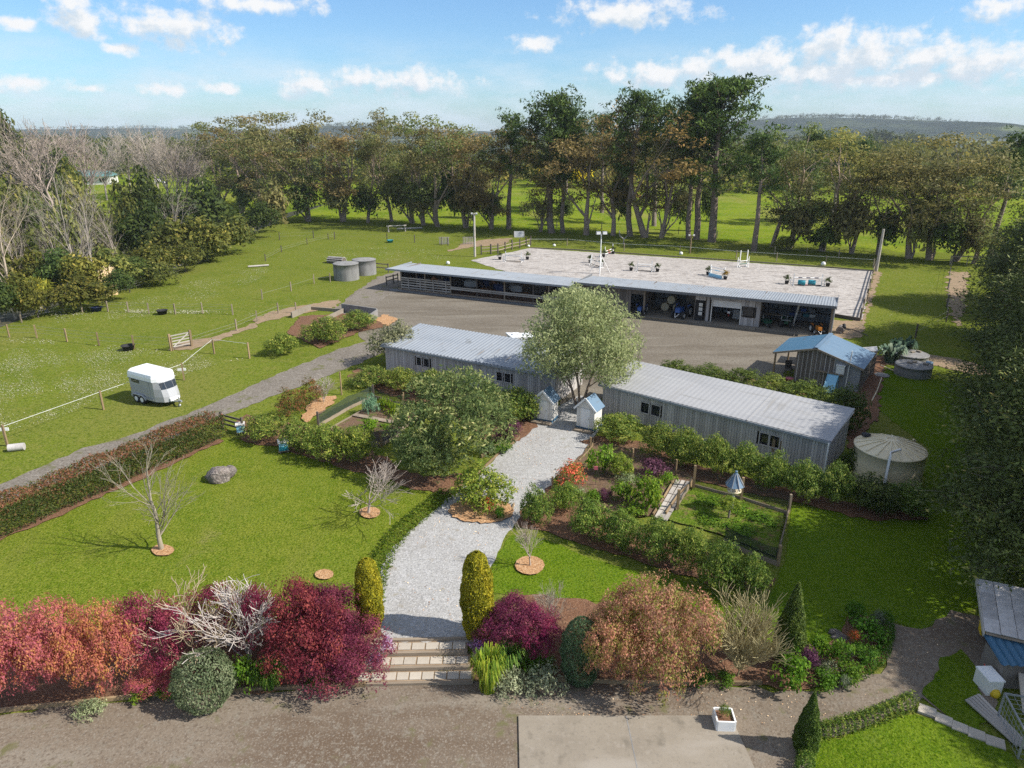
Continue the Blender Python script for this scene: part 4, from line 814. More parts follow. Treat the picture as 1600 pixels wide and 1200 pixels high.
horse(742, 2.4, .0, 'baycoat', 'navy', 1, 'bay horse in navy rug behind the grey rugged horse')
horse(773, 1.2, 2.7, 'chestnut', 'navy', 0, 'chestnut horse looking out of the third railed stall')
horse(797, 1.5, 3.0, 'baycoat', 'greyrug', 1, 'bay horse in grey rug in the stall nearest the olive tree')
# ------ little blue roofed shed
GA, GANG = (20.3, 51.3), -35.3
gs = empty('blue_roofed_shed', (GA[0], GA[1], 0), math.radians(GANG), 'small dark timber shed with blue iron gable roof and open porch', 'shed')
GL, GD, ze, zr, xr = 6.1, 4.3, 2.15, 2.95, 2.9
zg = lambda x: (ze+(zr-ze)*x/xr if x < xr else zr+(ze-.15-zr)*(x-xr)/(GL-xr))-.1
for nm, xa, xb, za, zb_, mm in (('roof', -.15, xr, ze-.04, zr, M['blueroof']), ('roof', xr, GL+.2, zr, ze-.2, M['blueroof2'])):  # right slope set in a paler blue than the left
    n = 40; ys = np.linspace(-.3, GD+.2, n*4+1); wv = .015*np.cos(ys/.11)
    V = np.concatenate([np.stack([np.full(len(ys), xa), ys, za+wv], 1), np.stack([np.full(len(ys), xb), ys, zb_+wv], 1)]); k = np.arange(len(ys)-1); L_ = len(ys)
    meobj(nm, npmesh(nm, V, np.stack([k, L_+k, L_+k+1, k+1], 1), mm, smooth=True), gs)
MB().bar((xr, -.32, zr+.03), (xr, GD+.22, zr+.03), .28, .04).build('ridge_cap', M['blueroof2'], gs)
MB().bar((-.15, -.3, ze-.12), (xr, -.3, zr-.08), .04, .14).bar((xr, -.3, zr-.08), (GL+.2, -.3, ze-.28), .04, .14).build('barge_board', M['timber'], gs)
xp = 1.55
boards(gs, M['wooddk'], xp, 4.3, 0, .02, zg, .16, seed=11)
boards(gs, M['wooddk'], 0, GD, xp, .02, 2.1, .2, seed=12, axis='y')
for x in np.arange(xp+.16, 4.3, .32): piece('batten', M['wood'], gs, (float(x), -.03, zg(float(x))/2), (.05, .03, zg(float(x))-.02))
MB().add([(4.3, 0, 0), (GL, 0, 0), (GL, 0, zg(GL)), (4.3, 0, zg(4.3)), (4.3, .05, 0), (GL, .05, 0), (GL, .05, zg(GL)), (4.3, .05, zg(4.3))], [(0, 1, 2, 3), (7, 6, 5, 4), (0, 4, 5, 1), (1, 5, 6, 2), (2, 6, 7, 3), (3, 7, 4, 0)]).build('grey_panel', M['grey'], gs)
MB().box((GL, GD/2, .95), (.05, GD, 1.9)).box((GL/2+.8, GD, 1.05), (GL-1.6, .05, 2.1)).build('wall', M['wooddk'], gs)
for x, y in ((0, .05), (0, GD-.1)): piece('post', M['post'], gs, (x, y, ze/2), (.12, .12, ze))
pbar('pipe', M['white'], gs, (5.25, -.12, .3), (5.3, -.12, 3.1), .06, .06)
piece('shelf', M['timber'], gs, (4.1, -.3, 1.25), (1.9, .3, .05))
mbx = MB().box((0, 0, .3), (.55, .3, .6)).box((0, -.16, .42), (.4, .03, .08)).box((0, 0, .64), (.65, .4, .06)).build('meter_box', M['white']); mbx.location = (*((Matrix.Translation((GA[0], GA[1], 0)) @ Matrix.Rotation(math.radians(GANG), 4, 'Z')) @ Vector((4.75, -.2, 1.3))),); mbx.rotation_euler = (0, 0, math.radians(GANG)); tag(mbx, 'white box mounted on the grey end of the blue roofed shed', 'box')
GM = Matrix.Translation((GA[0], GA[1], 0)) @ Matrix.Rotation(math.radians(GANG), 4, 'Z')
def ing(x, y, z=0): return GM @ Vector((x, y, z))
sl2 = MB()
pr = [(-.38, .12), (-.3, .03), (.3, .03), (.38, .12)]
pth = [(0, 0, 1.2), (0, -.5, .75), (0, -.95, .3), (0, -1.3, .12)]
vs = [(a, p[1], p[2]+b) for p in pth for a, b in pr]+[(a, p[1], p[2]+b-.04) for p in pth for a, b in pr]
fs = [(i*4+k, i*4+k+1, i*4+k+5, i*4+k+4) for i in range(3) for k in range(3)]; fs += [tuple(q+16 for q in f[::-1]) for f in fs]
so_ = sl2.add(vs, fs).bar((-.38, 0, 1.32), (-.38, 0, 0), .05).bar((.38, 0, 1.32), (.38, 0, 0), .05).build('plastic_slide', M['skyblue'], None, ing(4.35, -.35, 0), math.radians(GANG)); tag(so_, 'light blue plastic chute leaning on the blue roofed shed', 'slide')
ch = empty('porch_chair', ing(.75, 1.6), math.radians(GANG)+.5, 'dark timber chair in the porch of the blue roofed shed', 'chair')
MB().box((0, 0, .45), (.5, .5, .05)).build('seat', M['darkpost'], ch); MB().box((0, .24, .75), (.5, .05, .55)).build('backrest', M['darkpost'], ch)
for x in (-.22, .22):
    for y in (-.22, .22): piece('leg', M['darkpost'], ch, (x, y, .22), (.05, .05, .44))
fp = empty('flower_pot', ing(1.4, -.6), 0, 'terracotta pot with orange plant beside the shed porch', 'flower pot')
MB().lathe([(0, 0), (.2, 0), (.28, .35), (.3, .35), (.3, .4), (0, .36)], 16).build('pot', M['pink'], fp)
# lean sheds and roofs just behind
def slabroof(name, pts, z, t, mroof, mwall, label, cat, wall_in=.15):
    w = [at(*p, z) for p in pts]; c = sum(w, Vector())/len(w); r = empty(name, (c.x, c.y, 0), 0, label, cat)
    q = [(p.x-c.x, p.y-c.y) for p in w]
    if sum(a[0]*b[1]-a[1]*b[0] for a, b in zip(q, q[1:]+q[:1])) < 0: q = q[::-1]
    MB().prism(q, z, z+t).build('roof', mroof, r)
    MB().prism([(x*(1-wall_in), y*(1-wall_in)) for x, y in q], 0, z-.01).build('wall', mwall, r); return r
slabroof('garden_shed', [(1346, 544), (1370, 542), (1372, 549), (1344, 552)], 2.0, .06, M['zincpale'], M['wooddk'], 'narrow dark timber shed with flat roof right of the blue roofed shed', 'shed', .04)
slabroof('flat_roofed_store', [(1267, 525), (1316, 533), (1312, 541), (1262, 534)], 1.9, .05, M['zincpale'], M['grey'], 'low store with white flat roof behind the blue roofed shed', 'shed', .1)
slabroof('red_roofed_lean_to', [(1314, 538), (1336, 541), (1338, 546), (1312, 543)], 1.7, .05, M['pink'], M['wooddk'], 'low lean-to with faded pink roof beyond the blue roofed shed', 'shed', .1)
cv = slabroof('caravan', [(790, 522), (826, 523), (838, 529), (800, 530)], 2.3, .14, M['trailertop'], M['cream'], 'white flat topped caravan behind the ribbed roof stable', 'caravan', .08)
for k in range(2): MB().box((-.4+k*.9, .1, 2.5), (.5, .5, .12)).build('roof_vent', M['trailertop'], cv)
# ------ two white playhouse sheds
def whiteshed(px, py, rz, label):
    b = at(px, py); r = empty('white_garden_shed', b, rz, label, 'shed', 'pair of white sheds at the end of the gravel path'); w, d, h = 1.25, 1.1, 1.55
    MB().box((0, 0, .1), (w+.06, d+.06, .2)).build('plinth', M['blueroof'], r)
    g = MB(); g.add([(-w/2, -d/2, .2), (w/2, -d/2, .2), (w/2, -d/2, h), (0, -d/2, h+.6), (-w/2, -d/2, h), (-w/2, d/2, .2), (w/2, d/2, .2), (w/2, d/2, h), (0, d/2, h+.6), (-w/2, d/2, h)], [(0, 1, 2, 3, 4), (9, 8, 7, 6, 5), (1, 6, 7, 2), (5, 0, 4, 9), (0, 5, 6, 1)])
    g.build('wall', M['cream'], r)
    for k in range(7):
        x = -w/2+w*(k+.5)/7; piece('board', M['cream'], r, (x, -d/2-.015, .2+(h-.2)/2), (w/7-.015, .02, h-.25))
    dr = MB().box((0, -d/2-.035, .85), (.62, .03, 1.25)).build('door', M['white'], r); MB().box((.24, -d/2-.06, .85), (.04, .04, .1)).build('handle', M['metal'], dr)
    for s in (-1, 1):
        MB().add([(s*(w/2+.14), -d/2-.12, h-.12), (s*(w/2+.14), d/2+.12, h-.12), (0, d/2+.12, h+.66), (0, -d/2-.12, h+.66), (s*(w/2+.14), -d/2-.12, h-.16), (s*(w/2+.14), d/2+.12, h-.16), (0, d/2+.12, h+.61), (0, -d/2-.12, h+.61)], [(0, 1, 2, 3), (7, 6, 5, 4), (0, 4, 5, 1), (3, 7, 4, 0), (2, 6, 7, 3), (1, 5, 6, 2)]).build('roof', M['blueroof2'], r)
        MB().bar((s*(w/2+.15), -d/2-.14, h-.13), (0, -d/2-.14, h+.67), .04, .12).build('barge_board', M['white'], r)
    piece('step', M['timber'], r, (0, -d/2-.32, .08), (1.3, .4, .14)); return r
whiteshed(853, 655, -.42, 'white gabled garden shed with blue roof, left of the gravel path')
whiteshed(920, 668, -.55, 'white gabled garden shed with blue roof, against the pale roofed stable hedge')
# ------ water tanks
def tank(px, py, r, h, m, label, ribs=0, dome=.35, name='water_tank', group=None, z0=0):
    b = at(px, py); t = empty(name, (b.x, b.y, b.z+z0), 0, label, 'tank', group)
    MB().lathe([(r, 0), (r*1.01, h*.33), (r*1.01, h*.66), (r, h), (r*1.03, h+.02), (r*1.03, h+.07), (r*.98, h+.09)], 48).build('tank_wall', m, t)
    MB().lathe([(r*.99, h+.08), (r*.6, h+.08+dome*.55), (r*.12, h+.08+dome), (0, h+.08+dome)], 48).build('lid', m, t)
    for k in range(ribs):
        a = 2*math.pi*k/ribs; c, s = math.cos(a), math.sin(a)
        MB().bar((c*r*.13, s*r*.13, h+.1+dome), (c*r*.6, s*r*.6, h+.1+dome*.56), .09, .05).bar((c*r*.6, s*r*.6, h+.1+dome*.56), (c*r*.97, s*r*.97, h+.12), .09, .05).build('rib', m, t)
    return t
wt = tank(1381, 748, 1.75, 1.85, M['tan'], 'large round beige water tank with ribbed lid beside the pale roofed stable', 18, .42)
MB().lathe([(.22, 0), (.24, .12), (0, .14)], 18, (-.9, .95, 2.15)).build('hatch', M['black'], wt)
MB().tube([(-.95, -1.75, -.1), (-.95, -1.75, 2.25), (-.85, -1.6, 2.35), (-.15, -1.2, 2.33)], .07, 10).build('inlet_pipe', M['white'], wt)
MB().tube([(1.55, .7, 1.6), (1.75, .75, 1.95), (1.55, .6, 2.1)], .05, 8).build('overflow_pipe', M['tan'], wt)
tank(542, 436, 1.6, 2.0, M['concdark'], 'nearer round grey concrete tank by the lane bend', 0, .18, group='concrete tanks by the lane')
tank(570, 428, 1.55, 1.9, M['concdark'], 'farther round grey concrete tank half hidden by a bush', 0, .18, group='concrete tanks by the lane')
t3 = tank(1425, 585, 1.3, .75, M['concdark'], 'low round concrete trough nearest the lawn with leaves on its lid', 0, .05, 'concrete_trough', 'low concrete troughs')
t4 = tank(1421, 567, 1.3, .75, M['concdark'], 'low round concrete trough behind with cinder block on its lid', 0, .05, 'concrete_trough', 'low concrete troughs')
for t, pts in ((t3, [(-.3, .1), (.2, .3), (.8, -.2)]), (t4, [(.1, 0), (.7, .2), (-.5, .2)])):
    for x, y in pts: MB().box((0, 0, .06), (.35, .18, .12)).build('lid_block', M['concrete'], t, (x, y, .88), x*3)
dm = MB().lathe([(.26, 0), (.29, .3), (.29, .35), (.27, .6), (.29, .62), (.27, .88), (.24, .9), (0, .9)], 20).build('blue_drum', M['blueroof2'], None, at(1449, 582)); tag(dm, 'faded blue upright drum beside the concrete troughs', 'drum')
# ------ concrete storage bays
def cwall(p, q, h, t=.15, top2=None):
    p, q = Vector(p), Vector(q); return p, q, h, t
b0, b1, b2, b3 = at(456, 497), at(486, 484), at(535, 488), at(590, 496)
bay = empty('concrete_bays', b2, 0, 'low concrete walled storage bays beside the lane', 'storage bay')
for p, q, h in ((b0, b1, .6), (b1, b2, .35), (b2, b3, .95), (at(505, 505), at(537, 489), .5), (at(590, 497), at(576, 507), .9)):
    mb_ = MB(); n = max(1, round((q-p).length/1.3))
    for i in range(n):
        a, c_ = p.lerp(q, i/n), p.lerp(q, (i+.985)/n); o = MB().bar(a-b2+Vector((0, 0, h/2)), c_-b2+Vector((0, 0, h/2)), .15, h).build('wall_panel', M['concdark'] if h > .8 else M['concrete'], bay)
sheet('bay_floor', [(505, 503), (536, 487), (588, 497), (575, 507), (540, 508)], .05, M['concdark'], .02, .5, seed=70)
# ------------------------------------------------------------------ trees of the shelter belt
GUM = [gum(11, 20, clear=.36), gum(12, 20, clear=.30), gum(13, 20, clear=.42), gum(14, 20, clear=.34, den=.7), gum(15, 20, clear=.38), gum(16, 20, clear=.32, den=.85)]
PIN = [pine(21, 24, .42, .245), pine(22, 24, .46, .215), pine(23, 24, .36, .30, 1.25), pine(24, 24, .5, .17, .6)]
RB, OL, BR, GG = (1.18, .90, .82), (.95, 1.05, .82), (1.02, .95, .85), (.8, 1.0, .7)
PALE = (1.25, 1.18, 1.1)
belt = 'tall trees of the shelter belt'
for (kind, i, px, py, top, col, wx, label) in [
    ('g', 0, 345, 322, 196, OL, 1.25, 'olive green gum at the left end of the shelter belt'),
    ('g', 1, 378, 332, 186, BR, 1.2, 'brownish gum second from the left end of the belt'),
    ('g', 2, 412, 338, 188, RB, 1.15, 'reddish gum third from the left end of the belt'),
    ('g', 3, 442, 343, 183, OL, 1.2, 'gum with thin olive crown left of the umbrella topped gum'),
    ('g', 2, 482, 346, 177, BR, 1.05, 'tall gum with umbrella top standing clear of the belt'),
    ('g', 0, 536, 346, 200, RB, 1.3, 'broad red brown gum left of the paddock jump'),
    ('g', 1, 575, 348, 212, OL, .95, 'short gum with dark lower leaves beyond the paddock jump'),
    ('g', 2, 612, 346, 174, BR, .8, 'slender gum with small umbrella crown against the sky'),
    ('g', 0, 645, 349, 181, OL, 1.1, 'full olive gum right of the slender umbrella gum'),
    ('g', 1, 684, 354, 186, GG, 1.1, 'rounded green gum left of the tall timber light pole'),
    ('g', 3, 662, 352, 200, BR, 1.0, 'thin brown gum between two fuller olive gums'),
    ('g', 2, 728, 356, 200, RB, 1.15, 'reddish gum standing just left of the timber light pole'),
    ('g', 0, 768, 358, 208, RB, 1.0, 'purple brown gum left of the sparse pine'),
    ('p', 3, 795, 358, 184, (1.1, 1.1, 1), 1.1, 'sparse thin pine with bare lower trunk behind the small jump hut'),
    ('g', 1, 845, 362, 230, BR, .9, 'low brown gum in front of the yellow wattle'),
    ('p', 0, 862, 364, 156, (1, 1, 1), 1.15, 'broad topped pine rising left of the floodlight'),
    ('p', 1, 880, 364, 180, (.95, 1, .95), .9, 'smaller pine close beside the broad topped pine'),
    ('g', 2, 916, 367, 193, RB, 1.25, 'rust brown gum on a thick dark trunk left of the floodlight'),
    ('g', 1, 958, 368, 198, RB, 1.15, 'rust brown forked gum behind the floodlight'),
    ('p', 1, 985, 369, 150, (1, 1, 1), 1.0, 'dark pine behind the tallest russet gum'),
    ('g', 3, 1008, 371, 162, (1.5, 1.0, .8), 1.2, 'tallest russet gum on a stout trunk'),
    ('g', 1, 1033, 372, 200, BR, 1.0, 'brown gum with pale trunk right of the tallest russet gum'),
    ('p', 0, 1076, 374, 150, (1, 1, 1), .8, 'tall pine, left one of a close pair with long bare trunks'),
    ('p', 1, 1088, 374, 136, (1, 1, 1), 1.0, 'tallest pine, right one of a close pair with long bare trunks'),
    ('p', 2, 1112, 378, 135, (1.1, 1.12, 1), 1.25, 'great leaning pine with full rounded crown and thick trunk'),
    ('p', 3, 1178, 392, 215, (.95, 1, 1), 1.2, 'scrawny pale trunked pine right of the great leaning pine'),
    ('g', 1, 1206, 386, 240, BR, 1.0, 'low brown gum between the great pine and the golden gum'),
    ('g', 0, 1232, 388, 196, GG, 1.15, 'green gum behind the golden crowned gum'),
    ('g', 2, 1284, 392, 206, (1.3, 1.25, .8), 1.25, 'golden crowned gum near the right end of the arena'),
    ('g', 0, 1330, 396, 262, BR, 1.1, 'dark brown gum behind the leaning timber pole'),
    ('g', 1, 1372, 398, 255, OL, 1.2, 'olive gum just right of the leaning timber pole'),
    ('g', 2, 1420, 404, 222, (1.15, 1.0, .75), 1.3, 'orange tinted gum beyond the green paddock'),
    ('g', 3, 1452, 406, 215, BR, 1.25, 'brown gum with open crown right of the orange tinted gum'),
    ('g', 0, 1492, 408, 245, OL, 1.2, 'olive gum at the head of the paddock track'),
    ('g', 1, 1520, 412, 300, (1.1, 1.0, .8), 1.2, 'small tan gum beside the old dark conifers'),
    ('p', 3, 1545, 408, 214, (.9, .95, .9), 1.0, 'wind bent pine leaning right above the old conifers')]:
    tree(GUM[(i+px//7) % 6] if kind == 'g' else PIN[i], px, py, top-(7 if kind == 'g' else 2), 'gum_tree' if kind == 'g' else 'pine_tree', label, belt, col, wx*1.16, tcol=(1, .95, .9) if kind == 'p' else (1.45, 1.35, 1.25))
# second row beyond the belt
for (i, x, y, h, col, label) in [(0, 68, 165, 20, (1, 1, 1), 'pine beyond the belt left of the golden gum crown'), (1, 76, 170, 19, (1, 1, 1), 'pine beyond the belt right of the golden gum crown'),
                                 (0, 82, 172, 18, (.95, 1, 1), 'rightmost pine of the clump beyond the golden gum'), (2, 12, 168, 22, (1, 1, 1), 'pine standing behind the belt above the arena centre'), (1, 22, 175, 22, (1, 1, 1), 'farther pine behind the belt above the arena'), (0, 30, 150, 23, (1, 1, 1), 'pine filling the belt behind the russet gums')]:
    b = Vector((x, y, tz(x, y))); r = empty('pine_tree', b, hash_(x)*6, label, 'tree', belt); s = h/24; r.scale = (s*1.1, s*1.1, s)
    meobj('trunk', PIN[i][0], r); meobj('crown', PIN[i][1], r).color = (*col, 1)
wat = bush('wattle_crown', 31, LM['yellow'], 6, 5, 2600, .45, 16, 1.0)
place_bush(wat, (835, 232, 918, 305), 'wattle_tree', 'bright yellow flowering wattle seen between the pines', 'tree', hf=10)
# ivy clad and leafy understorey along the belt
UND = [bush('understorey', 41, LM['dark'], 4, 6, 1900, .5, 14, 1.1, k=7, core=.5), bush('understorey', 42, LM['euc'], 4, 6, 1700, .5, 14, 1.1, k=7, core=.5), bush('understorey', 43, LM['brush'], 5, 4, 1800, .45, 14, 1.0)]
und = 'leafy saplings under the shelter belt'
for n, (k, x0, y0, x1, y1, label) in enumerate([
    (0, 360, 268, 410, 338, 'dark ivy sapling at the left end under the reddish gum'), (1, 395, 262, 450, 345, 'purplish undergrowth left of the umbrella gum'), (0, 448, 270, 500, 347, 'dark sapling under the umbrella gum'), (1, 500, 268, 548, 346, 'brown undergrowth beneath the broad red gum'),
    (0, 545, 280, 592, 347, 'dark leafy sapling beyond the paddock jump'), (0, 605, 262, 640, 346, 'ivy clad trunk under the slender umbrella gum'), (1, 636, 270, 690, 350, 'mixed undergrowth beneath the full olive gum'), (0, 684, 262, 722, 354, 'dark sapling left of the timber pole'), (1, 708, 270, 745, 356, 'brown foliage behind the timber pole'), (0, 752, 292, 785, 357, 'dark low crown beneath the purple brown gum'),
    (0, 866, 298, 898, 352, 'dark ivy on the twin pine trunks'), (0, 950, 268, 992, 362, 'ivy covered trunk under the rust brown forked gum'), (0, 1045, 288, 1085, 365, 'dark ivy left of the pair of tall pines'), (0, 1092, 262, 1122, 368, 'ivy between the tall pines and the great leaning pine'),
    (1, 1225, 300, 1275, 392, 'purplish thicket beneath the green gum'), (0, 1262, 345, 1315, 395, 'dark shrub at the foot of the golden gum'), (1, 1300, 290, 1365, 398, 'dusky thicket behind the leaning timber pole'), (0, 1362, 320, 1410, 400, 'dark thicket right of the leaning pole'),
    (1, 1405, 300, 1465, 405, 'brown thicket under the orange tinted gum'), (0, 1452, 322, 1505, 410, 'dark thicket at the head of the paddock track'), (1, 1500, 320, 1545, 412, 'tan thicket beside the old conifers'), (2, 1205, 362, 1245, 392, 'low green brush right of the scrawny pine'),
    (0, 410, 300, 445, 345, 'dark round bush at the paddock corner'), (1, 735, 258, 770, 340, 'rusty foliage hanging between gum trunks')]):
    mx_, sh_ = .5*(x0+x1), .36*(x1-x0)
    place_bush(UND[k], (mx_-sh_, y0+8, mx_+sh_, y1), 'sapling', label, 'sapling', und, [(1.35, 1.4, 1.15), (1.15, 1.05, .9), (1.4, 1.4, 1.15)][k] if n % 3 else (1.6, 1.6, 1.3))
# ------ bare trees and brush of the gully on the left
KB = [(6, 8, .55, .55, .06, .06, .5), (5, 5.5, .5, .6, .10, .07, .52), (4, 4.5, .5, .62, .13, .05, .55), (3, 0, 0, 0, .18, .03, .5)]
BARE = [bare('bare_tree', 51, 16, .17, KB, M['palebark']), bare('bare_tree', 52, 16, .16, [(5, 6, .38, .7, .06, .08, .58)]+KB[1:], M['palebark']), bare('bare_tree', 53, 14, .14, KB, M['palebark'], trunk=.16), bare('bare_tree', 54, 16, .17, [(4, 6, .6, .7, .08, .1, .6)]+KB[1:], M['palebark'], trunk=.14), bare('bare_tree', 55, 16, .2, [(5, 9, .6, .62, .08, .08, .55), (5, 6, .5, .6, .1, .06, .55), (4, 5, .5, .62, .13, .05, .6), (3, 0, 0, 0, .18, .03, .6)], M['palebark'], .024, trunk=.14)]
bg_ = 'leafless trees of the gully'
for (i, px, py, top, dist, col, wx, label) in [
    (0, 118, 405, 260, None, PALE, .9, 'bare forked tree, leftmost tall one in the gully'), (1, 142, 412, 258, None, PALE, .7, 'bare straight tree with one low side limb'), (2, 188, 408, 300, None, (1.1, 1, .95), 1.0, 'rounded twiggy bare tree in the middle of the gully'),
    (1, 272, 360, 285, None, PALE, .8, 'thin bare pair of stems beside the dark evergreen'), (0, 20, 480, 250, None, (1.3, 1.15, 1), .9, 'pinkish bare tree at the left edge of the frame'), (3, 35, 440, 330, None, (1.2, 1.1, 1), 1.1, 'low spreading bare tree by the left edge'),
    (4, 80, 300, 176, 175, (1.15, 1.02, .95), 1.3, 'big pinkish bare tree on the far left skyline'), (4, 110, 305, 180, 190, (1.15, 1.02, .95), 1.1, 'pinkish bare tree beside the big one on the skyline'), (4, 165, 300, 200, 200, (1.2, 1.15, 1.1), 1.2, 'grey leaning bare tree left of the teal roof'),
    (4, 205, 300, 188, 210, PALE, 1.25, 'pale spreading bare tree in front of the teal roof'), (4, 232, 298, 196, 200, PALE, 1.1, 'pale upright bare tree at the right of the teal roof'), (4, 262, 300, 195, 195, PALE, 1.2, 'pale bushy bare tree right of the farmhouse'),
    (4, 290, 300, 205, 190, (1.1, 1.0, .95), 1.2, 'grey bare tree at the edge of the cow field'), (4, 318, 300, 215, 230, (1.1, 1.08, .95), 1.3, 'greenish grey bare tree nearest the shelter belt'), (4, 312, 290, 230, 210, (1.0, .9, .85), 1.3, 'low brown bare tree near the shelter belt'), (2, 60, 395, 300, None, (1.2, 1.1, 1), .9, 'slight bare tree between the brush mounds'), (4, 40, 300, 190, 180, (1.15, 1.02, .95), 1.2, 'pinkish bare tree at the far left of the skyline row'), (4, 135, 300, 186, 185, (1.0, .88, .82), 1.2, 'pinkish bare tree third from the left on the skyline'), (4, 248, 300, 192, 200, (1.2, 1.12, 1.05), 1.2, 'pale bare tree between two bushy ones beside the farmhouse'), (4, 275, 300, 200, 190, (1.15, 1.08, 1.0), 1.1, 'greyish bare tree left of the cow field'), (2, 95, 420, 318, None, (1.1, 1.0, .95), .9, 'small twiggy bare tree below the forked one')]:
    if dist:
        d = ray(px, py); t = dist; x, y = d[0]*t, d[1]*t; base = Vector((x, y, tz(x, y)))
    else:
        d = ray(px, py); t = .93*HC/-d[2]; x, y = d[0]*t, d[1]*t; base = Vector((x, y, tz(x, y)))
    baretree(BARE[i], px, py, top, 'bare_tree', label, bg_, col, wx, base=base)
BRU = [bush('brush', 61, LM['brush'], 5, 4, 2300, .34, 14, .9), bush('brush', 62, LM['dark'], 5, 5, 2600, .36, 14, 1.0), bush('brush', 63, LM['brush'], 5, 4.5, 2400, .38, 12, .8, k=8)]
br = 'evergreen brush in the gully'
rngb = np.random.default_rng(8)
BL = [(1, -20, 178, 45, 300, 'tall dark evergreen at the far left edge'), (1, 20, 240, 62, 310, 'dark evergreen below the pinkish skyline trees'), (1, 60, 238, 118, 310, 'dark rounded evergreen left of the straight bare tree'), (0, 10, 285, 60, 340, 'olive bush below the dark evergreen at left'),
      (1, 218, 275, 262, 345, 'dark evergreen beside the thin bare stems'), (1, 280, 290, 350, 348, 'dark bushy evergreen by the cow field'), (2, 180, 290, 235, 350, 'olive green mound behind the rounded bare tree'), (0, 100, 270, 150, 340, 'tall olive bush behind the bare forked tree'),
      (2, -10, 330, 45, 400, 'olive mound at the left edge above the palms'), (1, 30, 320, 85, 395, 'dark green mound left of the forked bare tree'), (0, 70, 330, 130, 400, 'yellowish mound at the foot of the forked bare tree'), (2, 125, 330, 180, 395, 'olive mound between two bare trees'), (1, 205, 325, 262, 390, 'dark green mound right of the rounded bare tree'),
      (0, 245, 345, 310, 400, 'olive brush above the pampas by the paddock'), (2, 295, 340, 350, 398, 'rounded olive bush near the paddock corner'), (2, 338, 338, 392, 385, 'large rounded olive bush at the paddock corner'), (1, 385, 320, 432, 362, 'dark bush closing the paddock corner'),
      (0, -15, 385, 40, 450, 'grey olive bush at the left edge'), (2, 25, 395, 80, 450, 'brown olive bush right of the left edge'), (1, 70, 395, 125, 450, 'dark bush above the cabbage palms'), (0, 115, 400, 165, 455, 'brushy mound beside the cabbage palms'), (2, 160, 390, 215, 445, 'brown tinted brush above the pampas plumes'), (0, 208, 385, 262, 430, 'brown rounded bush beside the paddock fence'), (1, 195, 405, 235, 440, 'dark low bush by the paddock fence'),
      (1, -20, 440, 25, 498, 'dark bush at the left edge above the paddock fence'), (0, 10, 430, 50, 490, 'bush with russet leaves at the left fence'), (2, 38, 440, 72, 490, 'yellow green bush left of the cabbage palms'), (0, 85, 445, 130, 482, 'low grey brush right of the cabbage palms'), (2, 120, 432, 170, 475, 'low olive brush left of the pampas plumes'), (1, 168, 425, 205, 462, 'dark low brush behind the pampas plumes'), (0, 225, 410, 270, 438, 'dry brown brush along the paddock edge'), (2, 265, 380, 310, 412, 'low green brush along the paddock edge'), (0, 300, 372, 345, 398, 'olive low brush by the rounded corner bush')]
for n, (k, x0, y0, x1, y1, label) in enumerate(BL):
    q = rngb.uniform(.7, 1.3); hq = rngb.uniform(-.12, .14); place_bush(BRU[k], (x0, y0, x1, y1+6), 'brush', label, 'bush', br, (q*(1.05+hq), q*1.06, q*(.85-hq)), dist=.97 if y1 < 425 else .99)
cab = bush('palm_head', 66, LM['brush'], 2, 1.8, 260, 1.1, 26, .7, asp=.1, k=2)
for x, y, tp, label in ((63, 486, 437, 'cabbage palm with forked pale trunk at the paddock edge, left one'), (74, 488, 440, 'cabbage palm right beside the forked one'), (138, 425, 408, 'small yellow cabbage palm in the brush')):
    b = at(x, y); h = max(zt(b, tp)-b.z, 1.5); r = empty('cabbage_palm', b, x, label, 'palm'); MB().tube([(0, 0, -.2), (.1, 0, h*.4), (0, .1, h*.72)], [.22, .17, .13], 8).tube([(.1, 0, h*.4), (.7, .1, h*.6)], [.13, .1], 6).build('trunk', M['palebark'], r)
    for ox, oz in ((0, .62), (.7, .5)): o = meobj('crown', cab, r); o.location = (ox, 0, h*oz); o.scale = (.95, .95, .8); o.color = (2.1, 2.0, 1.0, 1)
pam = blades('pampas', 67, LM['straw'], .8, 2.6, 120, .16, .35)
for x, y, label in ((168, 462, 'pampas clump, left one by the paddock edge'), (178, 460, 'pampas clump, right one by the paddock edge'), (304, 398, 'pale pampas plumes below the rounded olive bushes')):
    o = meobj('pampas_grass', pam); o.location = at(x, y); o.scale = (1.3, 1.3, 1.2); tag(o, label, 'pampas grass')
# ------ distant woods, each one mass
rngf = np.random.default_rng(77)
def farwood(name, cx, cy, rx, ry, h, n, col, label):
    px_ = cx+rngf.normal(size=n)*rx*.5; py_ = cy+rngf.normal(size=n)*ry*.5; hh = h*rngf.uniform(.5, 1.0, n)*(1+.25*np.sin(px_*.15)); z = terr(px_, py_); per = 26
    off = rngf.normal(size=(n, per, 3))*np.array((h*.2, h*.2, h*.17)); Pt = (np.stack([px_, py_, z+hh*.6], 1)[:, None]+off).reshape(-1, 3)
    V, Q = kites(rngf, Pt, unit(off.reshape(-1, 3)+np.array((0, 0, 1.))), h*.16, .7, .5); t = np.clip(np.repeat(rngf.uniform(0, 1, n), per)*.6+rngf.uniform(0, 1, n*per)*.4, 0, 1)
    o = meobj(name, npmesh(name, V, Q, LM['brush'], t)); o.color = (*col, 1); tag(o, label, 'wood', kind='stuff')
